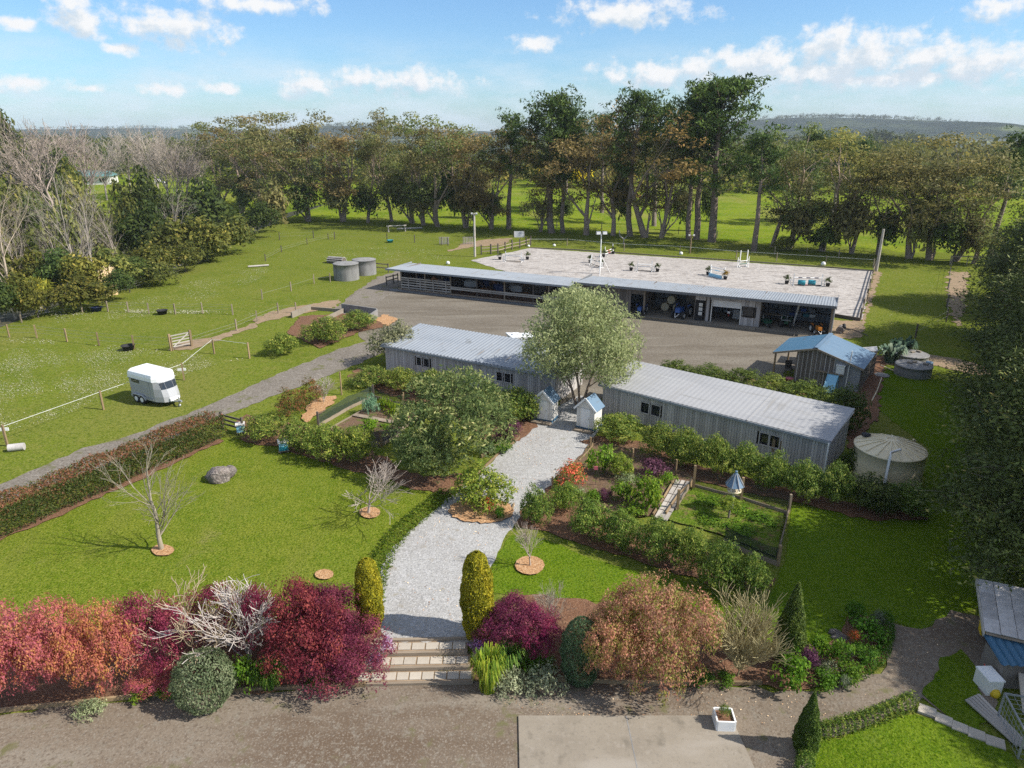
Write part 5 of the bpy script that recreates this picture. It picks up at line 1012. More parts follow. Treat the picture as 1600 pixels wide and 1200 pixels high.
for a in [('distant_wood', 30, 262, 70, 22, 9, 150, (1.3, 1.15, .95), 'brown scrub across the meadow behind the pines'), ('distant_wood', 130, 250, 80, 24, 10, 200, (1.0, 1.05, .8), 'olive scrub across the meadow behind the right gums'), ('distant_wood', -60, 300, 70, 25, 12, 200, (.9, 1.0, .75), 'green trees behind the reddish gums'), ('distant_wood', 95, 330, 110, 40, 14, 320, (.95, .95, .85), 'dusky wood filling the valley behind the pines'), ('distant_wood', 230, 330, 90, 50, 13, 260, (1.15, 1.05, .9), 'brown wood beyond the right end of the belt'), ('distant_wood', 150, 390, 60, 60, 13, 260, (.9, .9, .8), 'dusky wooded valley beyond the right end of the belt'), ('distant_wood', 230, 480, 80, 60, 12, 220, (1.2, 1.1, .9), 'grey brown wood on the far right slope'), ('distant_wood', 40, 330, 60, 30, 10, 200, (1.3, 1.05, .95), 'brown scrub seen between the russet gums'),
          ('distant_wood', -150, 330, 60, 40, 13, 160, (.8, .9, .75), 'dark wood behind the teal roofed farmhouse'), ('distant_wood', -90, 420, 90, 50, 11, 200, (.8, .95, .7), 'green wood behind the reddish gums'), ('distant_wood', -20, 300, 50, 22, 8, 120, (.9, 1.0, .7), 'hedge belt across the bright meadow'),
          ('distant_wood', 1180, 2560, 500, 200, 15, 500, (.5, .62, .6), 'dark plantation along the right hill'), ('distant_wood', -560, 2480, 300, 150, 13, 200, (.5, .62, .6), 'dark trees on the middle hill'), ('distant_wood', -1350, 2850, 800, 200, 13, 300, (.45, .6, .62), 'dark trees on the left hill'), ('distant_wood', 330, 900, 90, 25, 15, 120, (.55, .65, .6), 'dark clump of trees on the right skyline'), ('distant_wood', 480, 950, 70, 30, 20, 140, (.55, .65, .6), 'larger dark clump at the right skyline end'), ('distant_wood', 250, 640, 160, 30, 12, 220, (.8, .8, .7), 'line of far trees across the right farmland'),
          ('distant_wood', -260, 520, 150, 40, 13, 220, (.75, .85, .7), 'far trees on the left skyline'), ('distant_wood', -420, 700, 200, 60, 14, 200, (.7, .8, .7), 'farthest trees on the left skyline'), ('distant_wood', 60, 700, 250, 40, 11, 220, (.75, .85, .7), 'far trees behind the middle of the belt')]: farwood(*a)
fh = empty('farmhouse', (-155, 262, tz(-155, 262)), .15, 'far pale farmhouse with long teal roof behind bare trees', 'house')
MB().box((0, 0, 1.5), (21, 8, 3)).build('wall', M['cream'], fh)
MB().add([(-11, -5, 2.9), (11, -5, 2.9), (11, 5, 2.9), (-11, 5, 2.9), (-9, 0, 4.8), (9, 0, 4.8)], [(0, 1, 5, 4), (2, 3, 4, 5), (1, 2, 5), (3, 0, 4), (3, 2, 1, 0)]).build('roof', M['tealroof'], fh)
for x in (-8, -4, 0, 4, 8): MB().box((x, -4.02, 1.6), (1.8, .06, 1.2)).build('window', M['glass'], fh)
w2_ = empty('white_cottage', (-168, 262, tz(-168, 262)), .1, 'small white annexe left of the teal roofed farmhouse', 'house'); MB().box((0, 0, 1.6), (5, 5, 3.2)).build('wall', M['white'], w2_)
MB().add([(-2.8, -2.8, 3.1), (2.8, -2.8, 3.1), (2.8, 2.8, 3.1), (-2.8, 2.8, 3.1), (0, -2.8, 4.6), (0, 2.8, 4.6)], [(0, 1, 4), (1, 2, 5, 4), (2, 3, 5), (3, 0, 4, 5), (3, 2, 1, 0)]).build('roof', M['zincpale'], w2_)
for x, y, rz, label in ((-128, 262, .3, 'black and white cow lying nearest the shelter belt'), (-120, 250, 2.2, 'black and white cow grazing in the far left field')):
    cme = skinned('cow', [(-.8, 0, 1.05), (0, 0, 1.0), (.7, 0, 1.05), (1.0, 0, 1.2), (1.35, 0, 1.15), (1.6, 0, 1.0), (.6, .2, .5), (.6, .2, .05), (.6, -.2, .5), (.6, -.2, .05), (-.75, .22, .5), (-.75, .22, .05), (-.75, -.22, .5), (-.75, -.22, .05), (-1.1, 0, .9), (-1.12, 0, .4)],
                  [(0, 1), (1, 2), (2, 3), (3, 4), (4, 5), (2, 6), (6, 7), (2, 8), (8, 9), (0, 10), (10, 11), (0, 12), (12, 13), (0, 14), (14, 15)], [.36, .42, .36, .22, .17, .11, .1, .07, .1, .07, .12, .07, .12, .07, .05, .04], M['cowhide'])
    o = meobj('cow', cme); o.location = (x, y, tz(x, y)); o.rotation_euler = (0, 0, rz); o.scale = (1.25,)*3; tag(o, label, 'cow')
# ------ old conifers at the right
CON = [conifer(71), conifer(72)]
for i, x, y, h, wx, label in [(0, 23.2, 23.6, 12.5, 1.0, 'nearest old dark conifer overhanging the small right hand shed'), (1, 29.4, 31.5, 13.5, 1.0, 'second old dark conifer from the front, right of the lawn'), (0, 39.2, 44.5, 14.2, 1.1, 'third old dark conifer, right of the concrete troughs'), (1, 48.8, 58, 15, 1.15, 'fourth old dark conifer, beside the paddock track'), (0, 33.5, 36, 15, 1.0, 'tall old conifer behind the second one'), (1, 26.5, 16.2, 11.5, 1.0, 'old dark conifer by the hen run, beyond the right edge'), (1, 58, 72, 16, 1.0, 'farthest old dark conifer at the right edge')]:
    r = empty('old_conifer', (x, y, 0), i*2.1+x, label, 'tree', 'old dark conifers along the right side'); s = h/15; r.scale = (s*wx*1.12, s*wx*1.12, s)
    meobj('trunk', CON[i][0], r).color = (.8, .8, .8, 1); meobj('crown', CON[i][1], r)
# ------ olive tree by the gap between the stables
rng = np.random.default_rng(81); segs, tips = [], []
KO = [(4, 4, .55, .8, .08, .06, .68), (3, 3.6, .6, .7, .13, .1, .6), (3, 3.5, .65, .72, .16, .06, .6), (2, 0, 0, 0, .2, .0, .5)]
for a in (0, 2.2, 4.2): grow(rng, (.12*math.cos(a), .12*math.sin(a), 0), unit(np.array((.35*math.cos(a), .35*math.sin(a), 1.))), 2.1, .085, 0, KO, segs, tips)
s, t = norm_h(segs, tips, 5.9); sc_ = 3.35/np.percentile(np.hypot(t[:, 0], t[:, 1]), 92); s[:, [0, 1, 3, 4]] *= sc_; t[:, :2] *= sc_
Pt, out, tint = lobepts(rng, [(0, 0, 3.9, 2.9, 2.9, 2.4), (1.6, .3, 3.6, 2.0, 1.9, 1.8), (-1.8, -.3, 3.3, 1.9, 1.9, 1.6), (.2, 1.2, 4.2, 2.0, 1.9, 1.8), (.1, -1.5, 3.2, 2.0, 1.8, 1.6), (-.3, 0, 5.1, 1.8, 1.8, 1.3), (1.3, -1.0, 2.7, 1.5, 1.4, 1.1)], 1150, 28, .5, .5, -.9)
V, Q = kites(rng, Pt, out, .17, .32, .4, axis=(0, 0, 1), ab=.35)
b = at(905, 637); ot = empty('olive_tree', b, .4, 'large silvery olive tree growing in the gravel gap between the stables', 'tree')
meobj('trunk', woodmesh('trunk', s, M['bark']), ot).color = (1.3, 1.2, 1.1, 1); meobj('crown', npmesh('crown', V, Q, LM['olive'], tint), ot)
k_ = (zt(b, 449)-0)/6.3; ot.scale = (k_*.95, k_*.95, k_)
# ------ broad evergreen in the left garden
LQ = bush('broad_evergreen', 91, LM['loquat'], 5.4, 4.6, 15000, .17, 15, .34, asp=.36, k=11, bias=.45, lobe=.4, core=.66)
for bb, label, c_ in (((612, 578, 800, 735), 'large broad evergreen tree with pale leaf tips beside the gravel path', (1, 1, 1)), ((620, 665, 720, 758), 'lower skirt shrub of dark leaves in front of the broad evergreen', (.75, .8, .8))): place_bush(LQ, bb, 'broad_evergreen', label, 'tree' if 'large' in label else 'shrub', None, c_)
# ------ citrus rows
CIT = [bush('citrus', 101+i, LM['citrus'], 2.8, 2.2, 6000, .12, 14, .28, k=8, low=-.9) for i in range(3)]
cg = 'rounded citrus trees in rows'
for n, (x0, y0, x1, y1, c_, label) in enumerate([
    (543, 566, 612, 606, (1.1, 1.05, 1), 'citrus tree at the left end under the ribbed roof stable'), (595, 567, 655, 612, (1.15, 1.05, .9), 'citrus tree below the left window pair of the ribbed roof stable'), (645, 568, 700, 620, (1.05, 1, .9), 'citrus tree between the windows of the ribbed roof stable'), (770, 592, 850, 660, (1, 1.02, .9), 'dark glossy citrus tree behind the left white shed'), (740, 590, 800, 650, (.8, .9, .8), 'dark citrus tree between the broad evergreen and the stable'),
    (375, 640, 448, 692, (1.1, 1.05, .9), 'citrus tree left of the teal beehive'), (436, 645, 500, 705, (1.0, 1.0, .9), 'citrus tree just behind the teal beehive'), (470, 652, 545, 722, (1.1, 1.08, .9), 'citrus tree right of the teal beehive'), (520, 655, 592, 728, (1.15, 1.1, .85), 'citrus tree in front of the netted vegetable bed'),
    (705, 712, 806, 797, (1.25, 1.2, .85), 'yellowing citrus tree on the chip island in the gravel path'),
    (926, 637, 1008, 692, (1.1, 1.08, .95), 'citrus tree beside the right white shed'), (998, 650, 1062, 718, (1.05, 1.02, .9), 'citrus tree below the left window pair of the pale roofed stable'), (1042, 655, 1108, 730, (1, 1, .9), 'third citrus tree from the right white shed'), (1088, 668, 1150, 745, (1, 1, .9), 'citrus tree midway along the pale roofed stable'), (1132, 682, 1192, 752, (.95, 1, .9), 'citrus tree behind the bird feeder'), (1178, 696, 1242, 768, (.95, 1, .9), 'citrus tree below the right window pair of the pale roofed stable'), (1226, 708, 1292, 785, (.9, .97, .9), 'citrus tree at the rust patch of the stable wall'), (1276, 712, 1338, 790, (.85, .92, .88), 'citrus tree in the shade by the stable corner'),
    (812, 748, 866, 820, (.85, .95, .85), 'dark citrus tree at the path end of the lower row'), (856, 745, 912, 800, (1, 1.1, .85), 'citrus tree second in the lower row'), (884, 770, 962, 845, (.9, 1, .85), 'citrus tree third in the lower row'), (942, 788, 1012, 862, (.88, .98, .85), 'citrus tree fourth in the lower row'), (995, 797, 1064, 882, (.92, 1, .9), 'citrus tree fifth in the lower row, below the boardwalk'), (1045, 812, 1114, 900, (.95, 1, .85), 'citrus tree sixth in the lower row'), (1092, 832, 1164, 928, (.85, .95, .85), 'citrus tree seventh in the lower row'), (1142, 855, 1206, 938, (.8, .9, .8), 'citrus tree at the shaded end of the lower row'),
    (412, 515, 466, 555, (1.15, 1.1, .9), 'small citrus tree on the grass strip by the lane'), (468, 487, 541, 536, (1.1, 1.05, .9), 'large citrus tree in front of the concrete bays'), (528, 480, 588, 516, (1.05, 1.05, .9), 'citrus tree against the tall concrete bay wall')]):
    place_bush(CIT[n % 3], (x0, y0, x1, y1), 'citrus_tree', label, 'tree', cg, c_)
DK = [bush('evergreen', 111+i, LM['dark'], 2.6, 2.2, 4600, .13, 13, .28, k=8, low=-.9) for i in range(2)]
for n, (m_, x0, y0, x1, y1, c_, label) in enumerate([(0, 1330, 738, 1402, 806, (1, 1, 1), 'dark evergreen shrub in front of the round water tank'), (1, 1385, 752, 1450, 806, (1.7, 1.9, 1.2), 'leafy lighter shrub right of the water tank base'), (0, 1312, 700, 1345, 745, (1.3, 1.4, 1), 'shrub squeezed between stable corner and water tank'),
    (0, 1032, 562, 1082, 592, (1.5, 1.5, 1.1), 'hedge shrub behind the pale roofed stable, leftmost'), (1, 1072, 567, 1132, 600, (1.5, 1.5, 1.1), 'hedge shrub behind the pale roofed stable, second'), (0, 1122, 572, 1184, 606, (1.4, 1.4, 1), 'hedge shrub behind the pale roofed stable, third'), (1, 1174, 584, 1236, 622, (2.2, 2.0, 1.3), 'yellowish hedge shrub before the shed porch'), (0, 1224, 594, 1296, 640, (1.7, 1.7, 1.2), 'hedge shrub below the blue chute'), (1, 1280, 602, 1352, 672, (1.2, 1.25, 1.1), 'darkest hedge shrub at the right end behind the stable')]):
    place_bush(DK[m_], (x0, y0, x1, y1), 'evergreen_shrub', label, 'shrub', 'evergreen shrubs around the stables', c_)
gshrub = bush('grey_shrub', 121, LM['silver'], 2.6, 2.2, 3600, .12, 14, .32)
place_bush(gshrub, (576, 503, 652, 572), 'grey_shrub', 'grey leaved shrub at the left corner of the ribbed roof stable', 'shrub', None, (.72, .68, .6))
place_bush(bush('brown_shrub', 122, LM['photinia'], 2, 2.4, 2600, .1, 12, .25), (432, 605, 478, 655), 'brown_shrub', 'dense brownish shrub beside the lane, left of a pair', 'shrub', None, (1.1, .9, .8))
place_bush(bush('brown_shrub', 123, LM['photinia'], 2, 2.4, 2200, .1, 12, .25), (466, 590, 506, 640), 'brown_shrub', 'dense brownish shrub beside the lane, right of a pair', 'shrub', None, (1.1, .95, .8))
# ------ photinia hedge along the lane
ha, hb = at(-40, 848), at(342, 678); HL = (hb-ha).length; hdg = empty('photinia_hedge', ha, math.atan2(hb.y-ha.y, hb.x-ha.x), 'long clipped green hedge with reddish new growth along the lane', 'hedge')
rng = np.random.default_rng(131); n = 26000; Pt = np.stack([rng.uniform(0, HL, n), rng.uniform(-.8, .8, n), rng.uniform(.05, 1.5, n)], 1); face = rng.choice(3, n, p=(.42, .38, .2))
wob = 1+.07*np.sin(Pt[:, 0]*1.3)+.05*np.sin(Pt[:, 0]*3.1+1); top = face == 0; fr = face == 1; bk = face == 2
Pt[top, 2] = 1.42*wob[top]+rng.normal(size=top.sum())*.07; Pt[fr, 1] = -.78*wob[fr]+rng.normal(size=fr.sum())*.07; Pt[bk, 1] = .78+rng.normal(size=bk.sum())*.07
out = np.zeros((n, 3)); out[top, 2] = 1; out[fr, 1] = -1; out[bk, 1] = 1; tint = rng.uniform(0, .62, n); tint = np.where(top, rng.uniform(.35, 1, n), tint)
V, Q = kites(rng, Pt, unit(out+rng.normal(size=(n, 3))*.4), .115, .5, .5); meobj('hedge_leaves', npmesh('hedge_leaves', V, Q, LM['photinia'], tint), hdg)
# ------ three young bare trees on the lawns
KL = [(7, 10, .7, .72, .05, .06, .42), (5, 5, .5, .62, .09, .06, .5), (4, 3.4, .5, .6, .12, .05, .5), (3, 0, 0, 0, .15, .03, .5)]
y1 = bare('lawn_tree', 144, 6, .12, KL, M['palebark'], trunk=.5)
baretree(y1, 253, 860, 672, 'bare_tree', 'tall young bare tree with yellowish twigs on the left lawn', col=(1.0, .95, .8), rz=.8)
y2 = bare('lawn_tree', 142, 3, .055, [(3, 8, .95, 1.6, .06, .02, .5), (5, 6, .55, .55, .1, .06, .5), (4, 4.2, .45, .6, .13, .07, .5), (3, 0, 0, 0, .16, .05, .5)], M['palebark'], trunk=.22)
baretree(y2, 576, 803, 712, 'bare_tree', 'low spreading silvery bare tree near the broad evergreen', col=(1.25, 1.15, 1.1), wx=1.5)
y3 = bare('lawn_tree', 143, 2.4, .05, [(3, 8, .5, 1.3, .06, .1, .6), (4, 5, .5, .6, .12, .12, .55), (3, 4, .5, .6, .16, .1, .5), (3, 0, 0, 0, .2, .1, .5)], M['palebark'], trunk=.2)
baretree(y3, 829, 886, 812, 'bare_tree', 'small upright bare tree in a chip mound right of the path', col=(1.2, 1.1, 1.05), wx=.9)
# ------ front border
BG = bush('maple_shrub', 151, LM['burgundy'], 3, 2.4, 17000, .066, 95, .36, k=10, core=.62); BG2 = bush('maple_shrub', 152, LM['burgundy'], 3, 2.4, 17000, .066, 95, .34, k=9, core=.62)
PO = bush('azalea', 153, LM['pinkorange'], 3, 2, 16000, .062, 80, .30, k=12); PO2 = bush('azalea', 154, LM['pinkorange'], 3, 2, 15000, .062, 80, .30, k=11); MG = bush('azalea', 155, LM['magenta'], 3, 2.2, 15000, .062, 80, .3, k=10)
PG = bush('maple_shrub', 156, LM['pinkgreen'], 3.4, 2.4, 21000, .066, 50, .26, k=13)
fb = 'coloured shrubs of the front border'
for me_, x0, y0, x1, y1, c_, label in [
    (PO, -75, 948, 80, 1118, (1, .95, 1), 'pink leaved shrub cut by the left edge of the frame'), (PO2, 15, 945, 140, 1105, (1.05, 1.05, .9), 'pink and orange shrub second from the left edge'), (PO, 95, 948, 215, 1098, (1.0, 1.05, .75), 'most orange shrub of the front border'), (MG, 182, 930, 290, 1062, (1.1, 1, 1), 'magenta leaved shrub behind the bare tan shrub'),
    (MG, 265, 918, 385, 1020, (.75, .65, .7), 'dark red shrub at the back of the border left of the white bare shrub'), (PO2, 205, 1030, 290, 1088, (1.0, .8, .95), 'low pink shrub left of the clipped grey ball'), (MG, 360, 915, 445, 1030, (.8, .6, .7), 'deep red shrub behind the white bare shrub'),
    (BG, 412, 908, 540, 1062, (1.25, 1.1, .8), 'bronze red weeping shrub left of the steps'), (BG2, 455, 905, 562, 1020, (1.0, .95, 1.05), 'burgundy weeping shrub with upper part over the steps'), (BG, 465, 965, 608, 1080, (1.05, 1, 1.05), 'burgundy weeping shrub drooping to the driveway edge'),
    (BG2, 745, 925, 850, 1020, (.95, .85, 1.15), 'dark burgundy shrub right of the steps'), (MG, 800, 945, 880, 1030, (.9, .6, .95), 'magenta tinged shrub left of the clipped green egg'),
    (PG, 898, 925, 1020, 1072, (1.05, 1.0, .9), 'pink and green shrub, left half of the large mound'), (PG, 955, 903, 1112, 1082, (1.0, 1.0, .95), 'pink and green shrub, right and taller half of the large mound')]:
    place_bush(me_, (x0, y0, x1, y1), 'border_shrub', label, 'shrub', fb, c_)
ball = clipped('clipped_ball', 161, LM['greyball'], [(0, .55), (.25, .86), (.7, 1.0), (1.15, .93), (1.5, .65), (1.7, .1)], 11000, .075)
place_bush(ball, (274, 1018, 361, 1105), 'clipped_ball', 'clipped grey green ball bush bulging over the driveway edge', 'shrub')
egg = clipped('clipped_egg', 162, LM['egg'], [(0, .6), (.5, .9), (1.2, 1.0), (1.9, .85), (2.4, .5), (2.6, .1)], 14000, .08)
place_bush(egg, (878, 970, 938, 1064), 'clipped_egg', 'clipped dark green egg shaped bush left of the large mound', 'shrub')
gc = clipped('golden_cypress', 163, LM['goldcyp'], [(0, .38), (.5, .55), (1.4, .60), (2.3, .52), (2.8, .36), (3.0, .1)], 24000, .085)
for x0, y0, x1, y1, label in ((557, 878, 596, 985, 'smaller golden columnar cypress left of the steps'), (722, 872, 769, 995, 'larger golden columnar cypress right of the steps')): place_bush(gc, (x0, y0, x1, y1), 'golden_cypress', label, 'tree', 'golden cypresses flanking the steps')
dc = clipped('dark_cypress', 164, LM['cyp'], [(0, .35), (.5, .5), (1.3, .48), (2.4, .3), (3.3, .12), (3.7, .02)], 14000, .085)
place_bush(dc, (1216, 902, 1260, 1048), 'dark_cypress', 'tall dark pointed cypress right of the bare tan shrub', 'tree'); place_bush(dc, (1247, 1088, 1282, 1172), 'dark_cypress', 'small dark pointed cypress at the driveway corner of the lower lawn', 'tree', None, (.8, .9, .8))
KS = [(2, 11, .75, 1.7, .06, .08, .62), (5, 6.5, .5, .55, .10, .06, .55), (4, 4.5, .5, .6, .14, .04, .55), (3, 0, 0, 0, .2, .02, .5)]
sb = bare('bare_shrub', 171, 2.4, .036, KS, M['palebark'], trunk=.12); sb2 = bare('bare_shrub', 172, 2.4, .036, [(2, 10, .6, 1.6, .06, .14, .7)]+KS[1:], M['palebark'], trunk=.1); sb3 = bare('bare_shrub', 173, 2.4, .022, [(2, 36, .62, 2.0, .04, .16, .75), (5, 8, .4, .5, .07, .12, .6), (4, 4.5, .4, .6, .1, .1, .6), (3, 0, 0, 0, .14, .06, .6)], M['palebark'], trunk=.08)
baretree(sb, 306, 1046, 925, 'bare_shrub', 'bare tan twiggy shrub above the clipped grey ball', 'leafless shrubs of the front border', (1.3, 1.12, .8), 1.4, rz=1., cat='shrub')
baretree(sb2, 392, 1050, 898, 'bare_shrub', 'bare white twisted shrub left of the burgundy shrubs', 'leafless shrubs of the front border', (1.55, 1.5, 1.5), 1.15, rz=2.4, cat='shrub')
baretree(sb3, 1152, 1058, 930, 'bare_shrub', 'wide bare straw coloured shrub right of the large mound', 'leafless shrubs of the front border', (1.2, 1.12, .66), 1.2, rz=.3, cat='shrub')
baretree(sb, 862, 985, 915, 'bare_shrub', 'thin bare shrub behind the dark burgundy shrub', 'leafless shrubs of the front border', (1.1, 1.05, .95), .8, rz=3., cat='shrub')
baretree(sb2, 506, 630, 585, 'bare_shrub', 'small silvery bare shrub beside the pair of brown shrubs', 'leafless shrubs of the front border', (1.3, 1.25, 1.2), 1.5, rz=1., cat='shrub')
# low plants
HB = bush('herb', 181, LM['herb'], 1.2, .6, 900, .1, 12, .2); SV = bush('silver_plant', 182, LM['silver'], 1.2, .4, 1100, .07, 14, .16); CL_ = blades('strappy_clump', 183, LM['blade'], .6, .55, 320, .035); PU = bush('purple_plant', 184, LM['purple'], 1.2, .9, 1400, .08, 14, .2); LV = bush('lavender', 185, LM['lavender'], .7, .5, 900, .05, 14, .13); RF = bush('flower_bush', 186, LM['redflower'], 1.4, 1.0, 1800, .08, 10, .2)
BX = bush('box_plant', 187, LM['citrus'], .9, .8, 1500, .06, 14, .16)
low = 'low plants of the garden beds'
for me_, nm, x0, y0, x1, y1, c_, label in [
    (CL_, 'strappy_clump', 735, 1020, 790, 1082, (1.2, 1.15, .8), 'bright strappy clump at the right foot of the steps'), (CL_, 'strappy_clump', 768, 1005, 822, 1052, (.7, .9, 1.1), 'bluish strappy clump behind the bright one'), (SV, 'silver_plant', 770, 1045, 830, 1088, (1.1, 1.1, 1.1), 'silver ground cover spilling to the driveway, left part'), (SV, 'silver_plant', 815, 1040, 885, 1085, (1, 1, 1), 'silver ground cover spilling to the driveway, right part'), (HB, 'herb', 812, 1022, 868, 1060, (.7, .85, .8), 'green low plant behind the silver ground cover'),
    (LV, 'lavender', 596, 992, 616, 1022, (1, 1, 1), 'small lavender beside the burgundy shrub, upper one'), (LV, 'lavender', 576, 1020, 600, 1046, (.9, .95, 1), 'small lavender beside the burgundy shrub, lower one'), (LV, 'lavender', 732, 994, 760, 1018, (1.05, .95, 1.1), 'flowering lavender at the top right of the steps'), (LV, 'lavender', 737, 1012, 760, 1038, (1.05, .95, 1.1), 'flowering lavender halfway down the steps'),
    (HB, 'herb', 205, 1066, 250, 1096, (1, 1, .8), 'bright low plant below the pink shrub'), (HB, 'herb', 240, 1064, 280, 1094, (.9, 1, .8), 'bright low plant left of the clipped ball'), (HB, 'herb', 362, 1030, 410, 1082, (.8, .95, .8), 'green low plant right of the clipped ball'), (CL_, 'strappy_clump', 395, 1035, 445, 1080, (.7, .85, .9), 'dark strappy clump under the burgundy shrub'), (HB, 'herb', 480, 1058, 512, 1078, (.7, .9, .7), 'small green plant under the drooping burgundy shrub'), (SV, 'silver_plant', 116, 1096, 162, 1118, (1.1, 1.15, 1), 'grey plant seeded into the driveway edge'),
    (HB, 'herb', 1075, 1045, 1115, 1072, (.55, .75, .7), 'dark low plant right of the large mound'), (HB, 'herb', 1115, 1050, 1150, 1074, (.6, .75, .6), 'dark low plant below the bare straw shrub'), (HB, 'herb', 1208, 1025, 1265, 1080, (.75, .95, .7), 'green bush at the foot of the dark cypress'), (PU, 'purple_plant', 1245, 1010, 1280, 1050, (1.1, 1, 1.2), 'purple plant in the right corner bed'), (HB, 'herb', 1262, 995, 1300, 1035, (.7, .85, .6), 'olive mound at the back of the corner bed'), (SV, 'silver_plant', 1272, 1030, 1315, 1060, (.8, .8, .8), 'silver plant in the middle of the corner bed'), (HB, 'herb', 1295, 1000, 1335, 1040, (.7, .85, .7), 'leafy plant beside the pale stones of the corner bed'), (HB, 'herb', 1328, 965, 1385, 1010, (.6, .85, .7), 'largest green bush of the corner bed'), (HB, 'herb', 1330, 1005, 1375, 1040, (.6, .8, .7), 'green mound near the driveway edge of the corner bed'), (RF, 'flower_bush', 1325, 985, 1345, 1008, (.9, .8, .7), 'small orange flowered plant in the corner bed'),
    (HB, 'herb', 1300, 1035, 1350, 1068, (.65, .75, .6), 'low mound along the front of the corner bed'), (SV, 'silver_plant', 1312, 1058, 1330, 1078, (.9, .95, 1), 'tiny silver plant on the driveway side of the corner bed'), (HB, 'herb', 1265, 1050, 1312, 1076, (.55, .75, .55), 'dark mound at the left front of the corner bed'), (HB, 'herb', 1320, 940, 1350, 975, (.55, .75, .6), 'airy green plant at the back right of the corner bed'), (SV, 'silver_plant', 1362, 955, 1385, 978, (.6, .65, .65), 'dull silver plant at the right tip of the corner bed'),
    (HB, 'herb', 916, 698, 962, 742, (1.1, 1.2, 1), 'bright green bush at the path side of the upper garden bed'), (CIT[1], 'citrus_tree', 948, 700, 992, 748, (1.3, 1.3, .9), 'round green bush in the upper garden bed'), (PU, 'purple_plant', 998, 715, 1046, 750, (1, 1, 1), 'dark purple bush beside the boardwalk'), (RF, 'flower_bush', 868, 720, 918, 765, (1, 1, 1), 'red flowering bush beside the gravel path'), (PU, 'purple_plant', 932, 762, 958, 786, (1.1, 1, 1), 'small purple plant in the herb patch'), (HB, 'herb', 955, 755, 1000, 790, (1, 1.05, .8), 'bright herb mound left of the boardwalk'), (HB, 'herb', 985, 748, 1040, 800, (1.05, 1.05, .8), 'tall bright herb patch beside the boardwalk'), (HB, 'herb', 965, 785, 1010, 812, (.95, 1, .8), 'herb patch below the bright mound'), (HB, 'herb', 1030, 738, 1058, 760, (1.1, 1.2, .8), 'small bright plant under the boardwalk post'), (SV, 'silver_plant', 965, 738, 1000, 760, (.9, 1, .8), 'grey green herb in the upper bed'), (HB, 'herb', 910, 765, 945, 790, (.8, .9, .7), 'green herb behind the lower citrus row'), (SV, 'silver_plant', 880, 760, 915, 780, (.8, .95, .8), 'silvery herb near the red flowering bush'),
    (HB, 'herb', 1085, 765, 1130, 800, (.85, .95, .7), 'weedy patch in the netted pen, left'), (HB, 'herb', 1125, 772, 1175, 812, (.85, .95, .7), 'weedy patch in the netted pen, middle'), (HB, 'herb', 1165, 790, 1215, 835, (.7, .85, .65), 'weedy patch in the netted pen, right'), (HB, 'herb', 1130, 805, 1180, 845, (.75, .9, .65), 'weedy patch in the netted pen, front'), (HB, 'herb', 1085, 795, 1130, 825, (.8, .9, .65), 'weedy patch in the netted pen, front left'),
    (SV, 'cabbage_plant', 566, 618, 592, 648, (.7, 1.1, 1.1), 'blue green cabbages in the far end of the vegetable bed'), (HB, 'herb', 590, 622, 612, 645, (1, .95, .6), 'yellow leafy plant in the vegetable bed'), (HB, 'herb', 600, 630, 630, 652, (1.2, 1.1, .6), 'yellow green vegetable row end near the broad evergreen'), (HB, 'herb', 562, 655, 592, 676, (1.0, 1.15, .7), 'bright green lettuce patch in the vegetable bed'), (HB, 'herb', 590, 662, 612, 674, (1, 1.1, .7), 'small green seedlings in the vegetable bed'), (PU, 'purple_plant', 596, 628, 612, 642, (1.2, 1, .9), 'dark red leafed vegetable'),
    (PU, 'purple_plant', 784, 655, 815, 692, (1.1, .9, 1), 'dark purple spiky plant behind the left path border'), (PU, 'purple_plant', 772, 668, 796, 690, (.9, .9, .9), 'purple spiky plant nearer the broad evergreen'), (SV, 'silver_plant', 745, 690, 775, 712, (.8, 1, .8), 'grey green plant beside the timber path edging'), (HB, 'herb', 772, 690, 800, 710, (.7, .9, .7), 'green plants in the long planter beside the path'), (HB, 'herb', 772, 792, 790, 812, (.6, .9, .7), 'small green plant at the tip of the chip island'), (RF, 'flower_bush', 754, 778, 772, 800, (1.2, .7, .6), 'small red flowering plant under the island citrus'),
    (BX, 'box_plant', 1126, 1100, 1143, 1122, (.9, 1, .9), 'small clipped shrub growing in the white planter box')]:
    o = place_bush(me_, (x0, y0, x1, y1), nm, label, 'plant', low, c_, hf=.28 if 'weedy' in label else None)
    if me_ is BX: o.location = at(1130, 1134)+Vector((0, 0, .36)); o.scale = (.42, .42, .7)
